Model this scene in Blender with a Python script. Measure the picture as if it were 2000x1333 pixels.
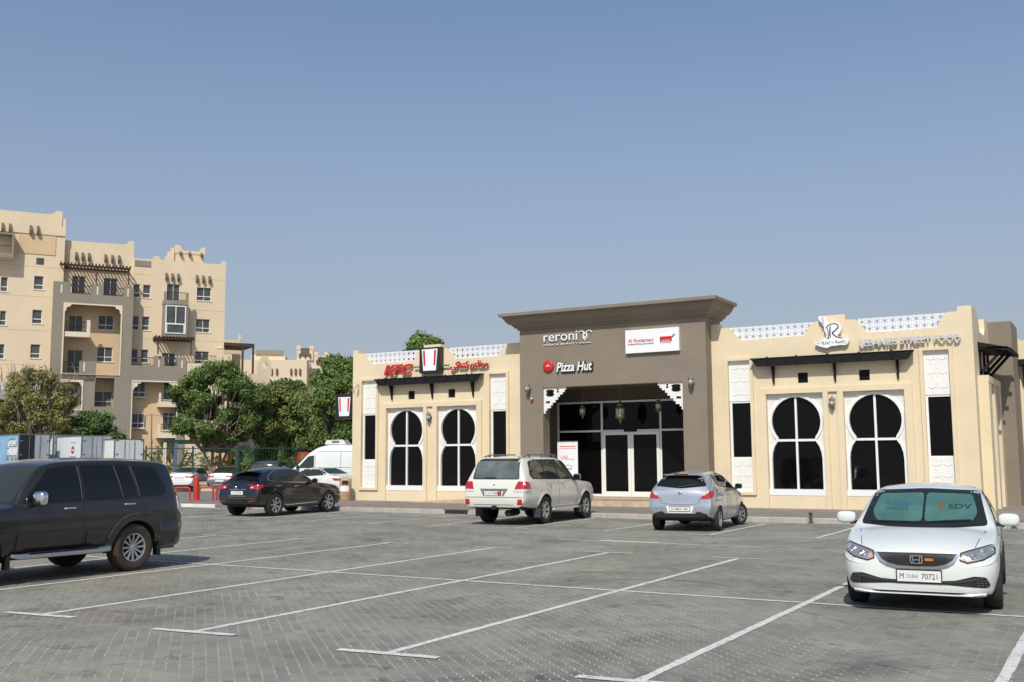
import bpy, bmesh, math, random
import numpy as np
from mathutils import Vector, Matrix
from mathutils.bvhtree import BVHTree
from mathutils.geometry import tessellate_polygon, delaunay_2d_cdt

random.seed(7)
np.random.seed(7)
R_ = math.radians
scene = bpy.context.scene
for o in list(bpy.data.objects):
    bpy.data.objects.remove(o)

# ------------------------------------------------------------------ camera
CAM_H = 1.80
yaw, pitch, roll = R_(30.3744), R_(6.4706), R_(-0.35035)
fwd = Vector((-math.sin(yaw) * math.cos(pitch), math.cos(yaw) * math.cos(pitch), math.sin(pitch)))
rgt0 = Vector((math.cos(yaw), math.sin(yaw), 0))
up0 = rgt0.cross(fwd)
rgt = rgt0 * math.cos(roll) + up0 * math.sin(roll)
upv = up0 * math.cos(roll) - rgt0 * math.sin(roll)
cam_data = bpy.data.cameras.new('camera')
cam = bpy.data.objects.new('camera', cam_data)
scene.collection.objects.link(cam)
cam.matrix_world = Matrix(((rgt.x, upv.x, -fwd.x, 0), (rgt.y, upv.y, -fwd.y, 0), (rgt.z, upv.z, -fwd.z, CAM_H), (0, 0, 0, 1)))
cam_data.sensor_width = 36.0
cam_data.lens = 2022.67 / 2000 * 36.0
cam_data.clip_start = 0.1
cam_data.clip_end = 6000
scene.camera = cam

# ------------------------------------------------------------------ sky and sun
SUN = Vector((0.27, -0.90, 1.02)).normalized()          # direction towards the sun
sun_elev = math.asin(SUN.z)
world = bpy.data.worlds.new('World')
scene.world = world
world.use_nodes = True
wn = world.node_tree
wn.nodes.clear()
sky = wn.nodes.new('ShaderNodeTexSky')
sky.sky_type = 'NISHITA'
sky.sun_disc = False
sky.sun_elevation = sun_elev
sky.sun_rotation = math.atan2(SUN.x, SUN.y)
sky.altitude = 0
sky.air_density = 1.0
sky.dust_density = 1.2
sky.ozone_density = 1.2
hsv = wn.nodes.new('ShaderNodeHueSaturation')
hsv.inputs['Saturation'].default_value = 1.10
bg = wn.nodes.new('ShaderNodeBackground')
bg.inputs['Strength'].default_value = 0.13
wo = wn.nodes.new('ShaderNodeOutputWorld')
# a pale mauve dust haze that thickens towards the horizon, the same all round
stc = wn.nodes.new('ShaderNodeTexCoord'); sxyz = wn.nodes.new('ShaderNodeSeparateXYZ')
shz = wn.nodes.new('ShaderNodeMapRange'); shz.interpolation_type = 'SMOOTHSTEP'
shz.inputs['From Min'].default_value = -0.05; shz.inputs['From Max'].default_value = 0.50
shz.inputs['To Min'].default_value = 0.92; shz.inputs['To Max'].default_value = 0.12
smx = wn.nodes.new('ShaderNodeMix'); smx.data_type = 'RGBA'; smx.inputs['B'].default_value = (2.74, 2.96, 3.50, 1)
wn.links.new(stc.outputs['Generated'], sxyz.inputs[0]); wn.links.new(sxyz.outputs['Z'], shz.inputs['Value'])
wn.links.new(sky.outputs[0], hsv.inputs['Color'])
wn.links.new(hsv.outputs[0], smx.inputs['A']); wn.links.new(shz.outputs[0], smx.inputs['Factor'])
wn.links.new(smx.outputs['Result'], bg.inputs[0])
wn.links.new(bg.outputs[0], wo.inputs[0])
sd = bpy.data.lights.new('sun', 'SUN')
sd.energy = 3.6
sd.angle = R_(0.53)
sd.color = (1.0, 0.955, 0.88)
sun = bpy.data.objects.new('sun', sd)
sun.rotation_euler = SUN.to_track_quat('Z', 'Y').to_euler()
scene.collection.objects.link(sun)
vs = scene.view_settings
vs.view_transform = 'Standard'
vs.look = 'None'
vs.gamma = 1
vs.use_curve_mapping = False
vs.exposure = 0.0

# ------------------------------------------------------------------ helpers
def tag(o, label=None, cat=None, group=None, kind=None):
    if label: o['label'] = label
    if cat: o['category'] = cat
    if group: o['group'] = group
    if kind: o['kind'] = kind
    return o

def thing(name, label, cat, loc=(0, 0, 0), rz=0.0, group=None):
    o = bpy.data.objects.new(name, None)
    o.empty_display_size = 0.3
    scene.collection.objects.link(o)
    o.location = loc
    o.rotation_euler = (0, 0, rz)
    return tag(o, label, cat, group)

def link(name, me, parent=None, loc=None, rot=None):
    o = bpy.data.objects.new(name, me)
    scene.collection.objects.link(o)
    if parent is not None: o.parent = parent
    if loc is not None: o.location = loc
    if rot is not None: o.rotation_euler = rot
    return o

def copy_tree(o, parent=None):
    c = o.copy()
    scene.collection.objects.link(c)
    c.parent = parent
    for ch in o.children:
        copy_tree(ch, c)
    return c

_mats = {}
def mat(name, col, rough=0.7, metal=0.0, var=0.0, scale=2.0, bump=0.0, bscale=60.0, spec=0.5, coat=0.0,
        trans=0.0, emis=0.0, stain=0.0, detail=6.0, tint=None, island=0.0, sub=0.0):
    """procedural principled material: base colour broken up by noise, fine bump, optional stains."""
    if name in _mats: return _mats[name]
    m = bpy.data.materials.new(name)
    m.use_nodes = True
    nt = m.node_tree
    b = nt.nodes['Principled BSDF']
    b.inputs['Roughness'].default_value = rough
    b.inputs['Metallic'].default_value = metal
    b.inputs['Specular IOR Level'].default_value = spec
    b.inputs['Coat Weight'].default_value = coat
    b.inputs['Coat Roughness'].default_value = 0.04
    if trans: b.inputs['Transmission Weight'].default_value = trans
    N = nt.nodes.new; L = nt.links.new
    tc = N('ShaderNodeTexCoord')
    src = tc.outputs['Object']
    col4 = (*col, 1)
    cur = None
    if var > 0 or stain > 0 or island > 0:
        nz = N('ShaderNodeTexNoise'); nz.inputs['Scale'].default_value = scale; nz.inputs['Detail'].default_value = detail
        nz.inputs['Roughness'].default_value = 0.62
        L(src, nz.inputs['Vector'])
        mp = N('ShaderNodeMapRange'); mp.inputs['From Min'].default_value = 0.3; mp.inputs['From Max'].default_value = 0.7
        mp.inputs['To Min'].default_value = 1 - var; mp.inputs['To Max'].default_value = 1 + var
        L(nz.outputs['Fac'], mp.inputs['Value'])
        mul = N('ShaderNodeMix'); mul.data_type = 'RGBA'; mul.blend_type = 'MULTIPLY'; mul.inputs['Factor'].default_value = 1
        mul.inputs['A'].default_value = col4
        cmb = N('ShaderNodeCombineColor')
        for k in range(3): L(mp.outputs[0], cmb.inputs[k])
        L(cmb.outputs[0], mul.inputs['B'])
        cur = mul.outputs['Result']
        if stain > 0:
            n2 = N('ShaderNodeTexNoise'); n2.inputs['Scale'].default_value = scale * 0.23; n2.inputs['Detail'].default_value = 8
            n2.inputs['Roughness'].default_value = 0.7
            mpg = N('ShaderNodeMapping'); mpg.inputs['Scale'].default_value = (1, 1, 0.35)
            L(src, mpg.inputs['Vector']); L(mpg.outputs[0], n2.inputs['Vector'])
            m2 = N('ShaderNodeMapRange'); m2.inputs['From Min'].default_value = 0.5; m2.inputs['From Max'].default_value = 0.78
            m2.inputs['To Min'].default_value = 0; m2.inputs['To Max'].default_value = stain
            L(n2.outputs['Fac'], m2.inputs['Value'])
            mx = N('ShaderNodeMix'); mx.data_type = 'RGBA'
            L(m2.outputs[0], mx.inputs['Factor']); L(cur, mx.inputs['A'])
            t = tint or tuple(c * 0.55 for c in col)
            mx.inputs['B'].default_value = (*t, 1)
            cur = mx.outputs['Result']
        if island > 0:
            g = N('ShaderNodeNewGeometry')
            hs = N('ShaderNodeHueSaturation')
            mr = N('ShaderNodeMapRange'); mr.inputs['To Min'].default_value = 1 - island; mr.inputs['To Max'].default_value = 1 + island
            mh = N('ShaderNodeMapRange'); mh.inputs['To Min'].default_value = 0.5 - island * 0.06; mh.inputs['To Max'].default_value = 0.5 + island * 0.06
            L(g.outputs['Random Per Island'], mr.inputs['Value']); L(mr.outputs[0], hs.inputs['Value'])
            L(g.outputs['Random Per Island'], mh.inputs['Value']); L(mh.outputs[0], hs.inputs['Hue'])
            L(cur, hs.inputs['Color']); cur = hs.outputs[0]
        L(cur, b.inputs['Base Color'])
    else:
        b.inputs['Base Color'].default_value = col4
    if bump > 0:
        n3 = N('ShaderNodeTexNoise'); n3.inputs['Scale'].default_value = bscale; n3.inputs['Detail'].default_value = 4
        L(src, n3.inputs['Vector'])
        bp = N('ShaderNodeBump'); bp.inputs['Strength'].default_value = bump; bp.inputs['Distance'].default_value = 0.01
        L(n3.outputs['Fac'], bp.inputs['Height']); L(bp.outputs[0], b.inputs['Normal'])
    if emis > 0:
        b.inputs['Emission Color'].default_value = col4; b.inputs['Emission Strength'].default_value = emis
    if sub > 0:      # thin leaves let light through
        tr = N('ShaderNodeBsdfTranslucent'); ms = N('ShaderNodeMixShader'); ms.inputs[0].default_value = sub
        if cur: L(cur, tr.inputs['Color'])
        else: tr.inputs['Color'].default_value = col4
        out = nt.nodes['Material Output']
        L(b.outputs[0], ms.inputs[1]); L(tr.outputs[0], ms.inputs[2]); L(ms.outputs[0], out.inputs['Surface'])
    _mats[name] = m
    return m

class MB:
    """collects faces, builds one mesh"""
    def __init__(s): s.v = []; s.f = []; s.m = []; s.M = None
    def add(s, vs, fs, mi=0):
        n = len(s.v)
        if s.M is not None: vs = [tuple(s.M @ Vector(v)) for v in vs]
        s.v += [tuple(v) for v in vs]
        s.f += [tuple(i + n for i in f) for f in fs]
        s.m += [mi] * len(fs)
        return s
    def box(s, x0, x1, y0, y1, z0, z1, mi=0):
        return s.add([(x0, y0, z0), (x1, y0, z0), (x1, y1, z0), (x0, y1, z0), (x0, y0, z1), (x1, y0, z1), (x1, y1, z1), (x0, y1, z1)],
                     [(0, 3, 2, 1), (4, 5, 6, 7), (0, 1, 5, 4), (1, 2, 6, 5), (2, 3, 7, 6), (3, 0, 4, 7)], mi)
    def beam(s, a, b, w, h, mi=0, up=(0, 0, 1)):
        a = Vector(a); b = Vector(b); d = (b - a).normalized(); u = Vector(up)
        if abs(d.dot(u)) > 0.98: u = Vector((0, 1, 0))
        r = d.cross(u).normalized() * w / 2; q = r.cross(d).normalized() * h / 2
        vs = [a - r - q, a + r - q, a + r + q, a - r + q, b - r - q, b + r - q, b + r + q, b - r + q]
        return s.add(vs, [(0, 1, 2, 3), (7, 6, 5, 4), (1, 0, 4, 5), (2, 1, 5, 6), (3, 2, 6, 7), (0, 3, 7, 4)], mi)
    def tube(s, pts, r, n=8, mi=0, caps=True):
        pts = [Vector(p) for p in pts]; rs = r if isinstance(r, (list, tuple)) else [r] * len(pts)
        vs = []; prev = None
        for i, p in enumerate(pts):
            d = (pts[min(i + 1, len(pts) - 1)] - pts[max(i - 1, 0)]).normalized()
            if prev is None:
                u = Vector((0, 0, 1)) if abs(d.z) < 0.9 else Vector((1, 0, 0))
                a = d.cross(u).normalized()
            else:
                a = (prev - d * prev.dot(d)).normalized()
            prev = a; b = d.cross(a)
            for k in range(n):
                t = 2 * math.pi * k / n
                vs.append(p + (a * math.cos(t) + b * math.sin(t)) * rs[i])
        fs = [(i * n + k, i * n + (k + 1) % n, (i + 1) * n + (k + 1) % n, (i + 1) * n + k) for i in range(len(pts) - 1) for k in range(n)]
        if caps: fs += [tuple(range(n))[::-1], tuple((len(pts) - 1) * n + k for k in range(n))]
        return s.add(vs, fs, mi)
    def lathe(s, prof, n=16, mi=0, c=(0, 0, 0), axis='z', mis=None):
        """prof: (r, h) list; revolved about the axis through c"""
        vs = []
        for r, h in prof:
            for k in range(n):
                t = 2 * math.pi * k / n; x = r * math.cos(t); y = r * math.sin(t)
                p = (x, y, h) if axis == 'z' else ((x, h, y) if axis == 'y' else (h, x, y))
                vs.append((p[0] + c[0], p[1] + c[1], p[2] + c[2]))
        base = len(s.v)
        for i in range(len(prof) - 1):
            pass
        fs = []; ms = []
        for i in range(len(prof) - 1):
            for k in range(n):
                fs.append((i * n + k, i * n + (k + 1) % n, (i + 1) * n + (k + 1) % n, (i + 1) * n + k))
                ms.append(mis[i] if mis else mi)
        if prof[0][0] > 1e-6: fs.append(tuple(range(n))[::-1]); ms.append(ms[0])
        if prof[-1][0] > 1e-6: fs.append(tuple((len(prof) - 1) * n + k for k in range(n))); ms.append(ms[-2] if len(ms) > 1 else mi)
        s.add(vs, fs, mi); s.m[-len(fs):] = ms
        return s
    def plate(s, outer, holes=(), y0=0.0, y1=0.1, mi=0, plane='xz', side_mi=None):
        """polygon with holes in the xz (or xy) plane, extruded from y0 (front) to y1"""
        loops = [list(outer)] + [list(h) for h in holes]
        tri = tessellate_polygon([[Vector((p[0], p[1], 0)) for p in l] for l in loops])
        flat = [p for l in loops for p in l]; n = len(flat)
        def P(p, d): return (p[0], d, p[1]) if plane == 'xz' else ((p[0], p[1], d) if plane == 'xy' else (d, p[0], p[1]))
        vs = [P(p, y0) for p in flat] + [P(p, y1) for p in flat]
        fs = []
        for t in tri:
            a, b, c = (Vector(flat[i]) for i in t)
            ccw = (b - a).x * (c - a).y - (b - a).y * (c - a).x > 0
            t = tuple(t) if ccw else tuple(t)[::-1]
            fs.append(t); fs.append(tuple(i + n for i in t)[::-1])
        s.add(vs, fs, mi)
        off = 0; fs2 = []
        for l in loops:
            k = len(l)
            for i in range(k):
                a, b = off + i, off + (i + 1) % k
                fs2.append((a, b, b + n, a + n))
            off += k
        base = len(s.v) - len(vs)
        s.f += [tuple(i + base for i in f) for f in fs2]
        s.m += [mi if side_mi is None else side_mi] * len(fs2)
        return s
    def mesh(s, name, mats=None, smooth=None, fix=True):
        me = bpy.data.meshes.new(name)
        me.from_pydata(s.v, [], s.f)
        for m in (mats if isinstance(mats, (list, tuple)) else [mats]):
            if m: me.materials.append(m)
        if any(s.m): me.polygons.foreach_set('material_index', s.m)
        if fix:
            bm = bmesh.new(); bm.from_mesh(me)
            bmesh.ops.recalc_face_normals(bm, faces=bm.faces)
            bm.to_mesh(me); bm.free()
        if smooth is not None:
            me.polygons.foreach_set('use_smooth', [True] * len(me.polygons))
            if smooth < 179: me.set_sharp_from_angle(angle=R_(smooth))
        me.update()
        return me
    def build(s, name, mats, parent=None, smooth=None, loc=None, rot=None, fix=True):
        return link(name, s.mesh(name, mats, smooth, fix), parent, loc, rot)

def arc(cx, cy, r, a0, a1, n, ry=None):
    ry = ry or r
    return [(cx + r * math.cos(R_(a0 + (a1 - a0) * i / n)), cy + ry * math.sin(R_(a0 + (a1 - a0) * i / n))) for i in range(n + 1)]

def rpoly(pts, r, n=4):
    """round the corners of a 2D polygon"""
    out = []; k = len(pts)
    for i in range(k):
        p0, p, p1 = Vector(pts[i - 1]), Vector(pts[i]), Vector(pts[(i + 1) % k])
        rr = r[i] if isinstance(r, (list, tuple)) else r
        a = p + (p0 - p).normalized() * min(rr, (p0 - p).length * .45)
        b = p + (p1 - p).normalized() * min(rr, (p1 - p).length * .45)
        if rr <= 0: out.append(tuple(p)); continue
        for j in range(n + 1):
            t = j / n
            q = a * (1 - t) ** 2 + p * 2 * t * (1 - t) + b * t * t
            out.append(tuple(q))
    return out

_fontc = bpy.data.curves.new('lettering', 'FONT')
_fonto = bpy.data.objects.new('lettering', _fontc)
scene.collection.objects.link(_fonto)
tag(_fonto, kind='stuff')
def text_mesh(body, height=None, width=None, depth=0.0, weight=0.0, shear=0.0, spacing=1.0, center=True):
    """lettering as (verts, faces) in the xz plane facing -y; scaled to the given height / width"""
    c = _fontc
    c.body = body; c.size = 1; c.extrude = 0.02 if depth > 0 else 0; c.offset = weight; c.shear = shear; c.space_character = spacing
    c.resolution_u = 3
    bpy.context.view_layer.update()
    me = bpy.data.meshes.new_from_object(_fonto.evaluated_get(bpy.context.evaluated_depsgraph_get()))
    n = len(me.vertices)
    co = np.zeros(n * 3, np.float32); me.vertices.foreach_get('co', co); co = co.reshape(-1, 3)
    fs = [tuple(p.vertices) for p in me.polygons]
    bpy.data.meshes.remove(me)
    lo, hi = co.min(0), co.max(0)
    sx = sy = 1.0
    if height: sy = sx = height / (hi[1] - lo[1])
    if width: sx = width / (hi[0] - lo[0])
    if width and not height: sy = sx
    x = (co[:, 0] - (lo[0] + hi[0]) / 2 * (1 if center else 0) - (0 if center else lo[0])) * sx
    z = (co[:, 1] - (lo[1] + hi[1]) / 2) * sy
    y = -co[:, 2] / 0.04 * depth - depth / 2 if depth > 0 else np.zeros(n)
    return list(zip(x.tolist(), y.tolist(), z.tolist())), fs
def text_to(mb, body, c, mi=0, **kw):
    vs, fs = text_mesh(body, **kw)
    mb.add([(v[0] + c[0], v[1] + c[1], v[2] + c[2]) for v in vs], fs, mi)
# ------------------------------------------------------------------ ground, paving, markings
def paving_mat(name, tops=True):
    m = bpy.data.materials.new(name); m.use_nodes = True
    nt = m.node_tree; b = nt.nodes['Principled BSDF']; N = nt.nodes.new; L = nt.links.new
    g = N('ShaderNodeNewGeometry')
    def noise(sc, det, lo, hi, tlo, thi, rough=.6, dist=0.0):
        n = N('ShaderNodeTexNoise'); n.inputs['Scale'].default_value = sc; n.inputs['Detail'].default_value = det
        n.inputs['Roughness'].default_value = rough; n.inputs['Distortion'].default_value = dist
        L(g.outputs['Position'], n.inputs['Vector'])
        r = N('ShaderNodeMapRange'); r.inputs['From Min'].default_value = lo; r.inputs['From Max'].default_value = hi
        r.inputs['To Min'].default_value = tlo; r.inputs['To Max'].default_value = thi
        L(n.outputs['Fac'], r.inputs['Value']); return r.outputs[0]
    def mix(a, bcol, f, mode='MIX'):
        x = N('ShaderNodeMix'); x.data_type = 'RGBA'; x.blend_type = mode
        if isinstance(f, float): x.inputs['Factor'].default_value = f
        else: L(f, x.inputs['Factor'])
        if isinstance(a, tuple): x.inputs['A'].default_value = (*a, 1)
        else: L(a, x.inputs['A'])
        if isinstance(bcol, tuple): x.inputs['B'].default_value = (*bcol, 1)
        else: L(bcol, x.inputs['B'])
        return x.outputs['Result']
    if tops:
        c = mix((.19, .188, .158), (.29, .284, .24), noise(0.55, 5, .35, .65, 0, 1))
    else:
        c = mix((.30, .292, .265), (.385, .372, .335), noise(0.55, 5, .35, .65, 0, 1))
    c = mix(c, (.29, .262, .185), noise(0.16, 6, .48, .70, 0, .6, .7))         # yellowish sand film
    c = mix(c, (.085, .083, .078), noise(0.42, 9, .53, .68, 0, .85, .74, .8))
    c = mix(c, (.05, .048, .045), noise(1.1, 9, .585, .70, 0, .8, .70, 1.2))
    c = mix(c, (.26, .19, .13), noise(0.21, 5, .60, .74, 0, .45, .6))     # oil and tyre dirt
    c = mix(c, (.18, .175, .155), noise(2.6, 6, .50, .70, 0, .6, .7))
    if tops:
        hv = N('ShaderNodeHueSaturation')
        r = N('ShaderNodeMapRange'); r.inputs['To Min'].default_value = .90; r.inputs['To Max'].default_value = 1.1
        at = N('ShaderNodeAttribute'); at.attribute_name = 'tone'
        oi = N('ShaderNodeObjectInfo')
        ad = N('ShaderNodeMath'); ad.operation = 'ADD'; L(at.outputs['Fac'], ad.inputs[0]); L(oi.outputs['Random'], ad.inputs[1])
        fr = N('ShaderNodeMath'); fr.operation = 'FRACT'; L(ad.outputs[0], fr.inputs[0])
        L(fr.outputs[0], r.inputs['Value']); L(r.outputs[0], hv.inputs['Value']); L(c, hv.inputs['Color'])
        c = hv.outputs[0]
    L(c, b.inputs['Base Color'])
    b.inputs['Roughness'].default_value = .82
    b.inputs['Specular IOR Level'].default_value = .3
    n = N('ShaderNodeTexNoise'); n.inputs['Scale'].default_value = 90; n.inputs['Detail'].default_value = 3
    L(g.outputs['Position'], n.inputs['Vector'])
    bp = N('ShaderNodeBump'); bp.inputs['Strength'].default_value = .35; bp.inputs['Distance'].default_value = .004
    L(n.outputs['Fac'], bp.inputs['Height']); L(bp.outputs[0], b.inputs['Normal'])
    return m

M_paver = paving_mat('paver_concrete', True)
M_lot = paving_mat('paving_far', False)
M_sandjoint = mat('joint_sand', (.42, .408, .352), .95, var=.5, scale=1.3)
M_asph = mat('road_asphalt', (.20, .195, .185), .9, var=.18, scale=.5, bump=.3, bscale=40, stain=.4)
M_desert = mat('dusty_ground', (.34, .30, .24), .95, var=.2, scale=.05, bump=.2)
M_tile = mat('pavement_tile', (.245, .215, .185), .8, var=.16, scale=.8, bump=.15, stain=.4)
M_kerb = mat('kerb_concrete', (.40, .375, .32), .85, var=.2, scale=1.5, bump=.3, stain=.5)
M_kerbw = mat('kerb_white_paint', (.66, .65, .6), .7, var=.12, scale=3, bump=.2, stain=.3)
M_kerbb = mat('kerb_black_paint', (.16, .16, .165), .7, var=.2, scale=3, bump=.2, stain=.3)

def sheet(name, pts, z, m, kind='structure', parent=None):
    mb = MB(); mb.add([(x, y, z) for x, y in pts], [tuple(range(len(pts)))])
    o = mb.build(name, m, parent, fix=False)
    if parent is None: tag(o, kind=kind)
    return o
ground = sheet('ground', [(-1500, -600), (1500, -600), (1500, 2500), (-1500, 2500)], -.04, M_desert)
joints = sheet('parking_lot', [(-60, -25), (30, -25), (30, 28.8), (-60, 28.8)], -.0025, M_sandjoint)
# service road and far car park to the left, beyond the kerb
road = sheet('road', [(-140, 28.95), (-28.6, 28.95), (-28.6, 120), (-140, 120)], -.012, M_asph)

# zig-zag interlocking pavers laid at 45 degrees: 225 x 112 mm, running bond
PL, PW, ZA, ZB = .225, .1125, .017, .010
G = .0057
def paver_outline():
    up_ = [(0, 0), (PL * .25, ZA), (PL * .5, 0), (PL * .75, ZA)]
    rt = [(PL, 0), (PL + ZB, PW * .5)]
    pts = list(up_) + rt + [(x, y + PW) for x, y in [(PL, 0)] + up_[::-1][:-1]] + [(0, PW), (ZB, PW * .5)]
    cx, cy = PL / 2, PW / 2 + ZA / 2
    res = []
    for x, y in pts:
        dx, dy = x - cx, y - cy
        res.append((dx - math.copysign(G, dx) * min(1, abs(dx) / .02), dy - math.copysign(G, dy)))
    return res
OUT = np.array(paver_outline()); NP = len(OUT)
def in_view(x, y, mx=1.40):
    dx, dy, dz = x, y, -CAM_H
    w = dx * fwd.x + dy * fwd.y + dz * fwd.z
    if w < 1: return None
    u = (dx * rgt.x + dy * rgt.y + dz * rgt.z) / w * 1.01134; v = -(dx * upv.x + dy * upv.y + dz * upv.z) / w * 1.01134
    return (abs(u) < .5 and abs(v) < .3333, v, w) if abs(u) < .5 * mx + .02 and abs(v) < .3333 * mx + .03 else None
ca, sa = math.cos(R_(137)), math.sin(R_(137))
cent = []
rr_ = 170
for j in range(-230, 290):
    for i in range(-45, 255):
        lx = (i + .5 * (j % 2)) * PL; ly = j * PW
        x = lx * ca - ly * sa + 4; y = lx * sa + ly * ca
        if y > 28.68 or y < 4.5 or x < -45 or x > 14: continue
        q = in_view(x, y)
        if q: cent.append((x, y, q[2] + (0 if q[0] else 100)))
cent.sort(key=lambda c: c[2])
cent = np.array(cent)
near = cent[:300]; rest = cent[300:]
tz = np.random.RandomState(3)
# one shared mesh for the nearest 300
mb = MB()
top = [(x, y, 0.0) for x, y in OUT]; bot = [(x * 1.012, y * 1.02, -.012) for x, y in OUT]
mb.add(top + bot, [tuple(range(NP))] + [(i, i + NP, (i + 1) % NP + NP, (i + 1) % NP) for i in range(NP)])
pm = mb.mesh('paver', M_paver, fix=True)
at = pm.attributes.new('tone', 'FLOAT', 'FACE'); at.data.foreach_set('value', [0.0] * len(pm.polygons))
for x, y, _ in near:
    o = link('paver', pm, joints, (x, y, float(tz.uniform(-.0008, .0008))), (float(tz.uniform(-.004, .004)), float(tz.uniform(-.004, .004)), R_(137) + float(tz.uniform(-.012, .012))))
# the rest as one mesh
n = len(rest)
ang = R_(137) + tz.uniform(-.012, .012, n)
c_, s_ = np.cos(ang), np.sin(ang)
tx, ty, z0 = tz.uniform(-.004, .004, n), tz.uniform(-.004, .004, n), tz.uniform(-.0008, .0008, n)
def ring(scale_x, scale_y, dz):
    px = OUT[:, 0] * scale_x; py = OUT[:, 1] * scale_y
    X = rest[:, 0, None] + px * c_[:, None] - py * s_[:, None]
    Y = rest[:, 1, None] + px * s_[:, None] + py * c_[:, None]
    Z = z0[:, None] + px * tx[:, None] + py * ty[:, None] + dz
    return np.stack([X, Y, Z], -1)
V = np.concatenate([ring(1, 1, 0), ring(1.012, 1.02, -.012)], 1).reshape(-1, 3)
base = (np.arange(n) * 2 * NP)[:, None]
i0 = np.arange(NP); i1 = (i0 + 1) % NP
tops_ = (base + i0).astype(int)
quads = np.stack([base + i0, base + i0 + NP, base + i1 + NP, base + i1], -1).reshape(n, NP, 4)
loops = np.concatenate([tops_.reshape(n, -1), quads.reshape(n, -1)], 1).ravel()
cnt = np.tile(np.array([NP] + [4] * NP), n)
me = bpy.data.meshes.new('pavers')
me.vertices.add(len(V)); me.vertices.foreach_set('co', V.ravel().astype(np.float32))
me.loops.add(len(loops)); me.loops.foreach_set('vertex_index', loops.astype(np.int32))
me.polygons.add(len(cnt)); me.polygons.foreach_set('loop_start', np.concatenate([[0], np.cumsum(cnt)[:-1]]).astype(np.int32))
me.update(calc_edges=True); me.materials.append(M_paver); me.shade_flat()
a_ = me.attributes.new('tone', 'FLOAT', 'FACE'); a_.data.foreach_set('value', np.repeat(tz.uniform(0, 1, n), NP + 1).astype(np.float32))
tag(link('paver_field', me, joints), kind='stuff')

# painted bay lines (worn white paint lying 4 mm over the pavers)
def paint_mat():
    m = mat('road_paint', (.66, .65, .61), .75, var=.07, scale=5, bump=.4, bscale=120, stain=.5, tint=(.42, .41, .38))
    nt = m.node_tree; b = nt.nodes['Principled BSDF']
    g = nt.nodes.new('ShaderNodeNewGeometry'); n = nt.nodes.new('ShaderNodeTexNoise'); n.inputs['Scale'].default_value = 14; n.inputs['Detail'].default_value = 8
    n.inputs['Roughness'].default_value = .75
    nt.links.new(g.outputs['Position'], n.inputs['Vector'])
    r = nt.nodes.new('ShaderNodeMapRange'); r.inputs['From Min'].default_value = .34; r.inputs['From Max'].default_value = .46
    nt.links.new(n.outputs['Fac'], r.inputs['Value']); nt.links.new(r.outputs[0], b.inputs['Alpha'])
    return m
M_paint = paint_mat()
rl = random.Random(5)
def line(x0, y0, x1, y1, w=.095, z=.0045, name='bay_line'):
    d = Vector((x1 - x0, y1 - y0)); L = d.length; d /= L; nrm = Vector((-d.y, d.x)); k = max(2, int(L / .16))
    a = []; b = []
    for i in range(k + 1):
        p = Vector((x0, y0)) + d * L * i / k
        e0 = w / 2 + rl.uniform(-.007, .007); e1 = w / 2 + rl.uniform(-.007, .007)
        a.append((p.x + nrm.x * e0, p.y + nrm.y * e0, z)); b.append((p.x - nrm.x * e1, p.y - nrm.y * e1, z))
    mb = MB(); mb.add(a + b, [(i, i + k + 1, i + k + 2, i + 1) for i in range(k)])
    o = mb.build(name, M_paint, None, fix=False); tag(o, kind='structure'); return o
cols = [-24.3, -21.65, -18.98, -16.39, -13.80, -11.14, -8.59, -6.04, -3.50, -0.95]
for i, x in enumerate(cols):
    if x > -19: line(x, 7.93, x, 18.25)
    else: line(x, 13, x, 18.1)
    if x > -17: line(x - .52, 7.88, x + .56, 8.0, .11, .0085)
    line(x - .50, 18.25, x + .50, 18.25, .075, .0085)
line(-24.3, 13.13, 8, 13.13, .085, .0065)
line(-10.99, 20.74, -6.33, 20.66, .07)
line(-10.0, 20.85, -8.6, 20.83, .16, .006)
for x, e in [(-20.9, 28.3), (-18.5, 28.4), (-16.3, 28.3), (-13.75, 28.4), (-11.2, 28.2), (-8.45, 27.9), (-6.0, 28.3), (-3.4, 28.2), (-23.3, 28.4), (-25.8, 28.4)]:
    line(x, 23.45, x, e, .08)
    line(x - .55, 23.45, x + .5, 23.42, .065, .0085)

# pavement along the shops
def kerb_run(name, x0, x1, y, h, mats, L=1.0, w=.15, ang=0.0):
    x = x0; i = 0
    base = {}
    while x < x1 - .01:
        m_ = mats[i % len(mats)]
        if m_.name not in base:
            q = MB(); q.add([(0.004, 0, -.05), (L - .006, 0, -.05), (L - .006, w, -.05), (.004, w, -.05), (.004, .0, h - .02), (L - .006, 0, h - .02), (L - .006, .025, h), (.004, .025, h), (.004, w, h), (L - .006, w, h)],
                            [(0, 1, 5, 4), (4, 5, 6, 7), (7, 6, 9, 8), (1, 2, 9, 6, 5), (0, 4, 7, 8, 3), (2, 3, 8, 9)])
            base[m_.name] = q.mesh('kerb_stone', m_)
        link('kerb_stone', base[m_.name], pavement, (x, y + rl.uniform(-.004, .004), rl.uniform(-.004, .002)), (0, 0, rl.uniform(-.004, .004)))
        x += L; i += 1
PX0, PX1 = -28.4, 14
pavement = MB().box(PX0, PX1, 28.95, 60, -.1, .128).build('pavement', M_tile); tag(pavement, kind='structure')
kerb_run('kerb', -28.5, -19.5, 28.8, .135, [M_kerb])
kerb_run('kerb', -18.6, 10, 28.8, .135, [M_kerb])
# painted black and white kerb of the road at the left
kerb_run('kerb', -60.5, -28.5, 28.8, .12, [M_kerbb, M_kerbw], 1.9)
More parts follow.
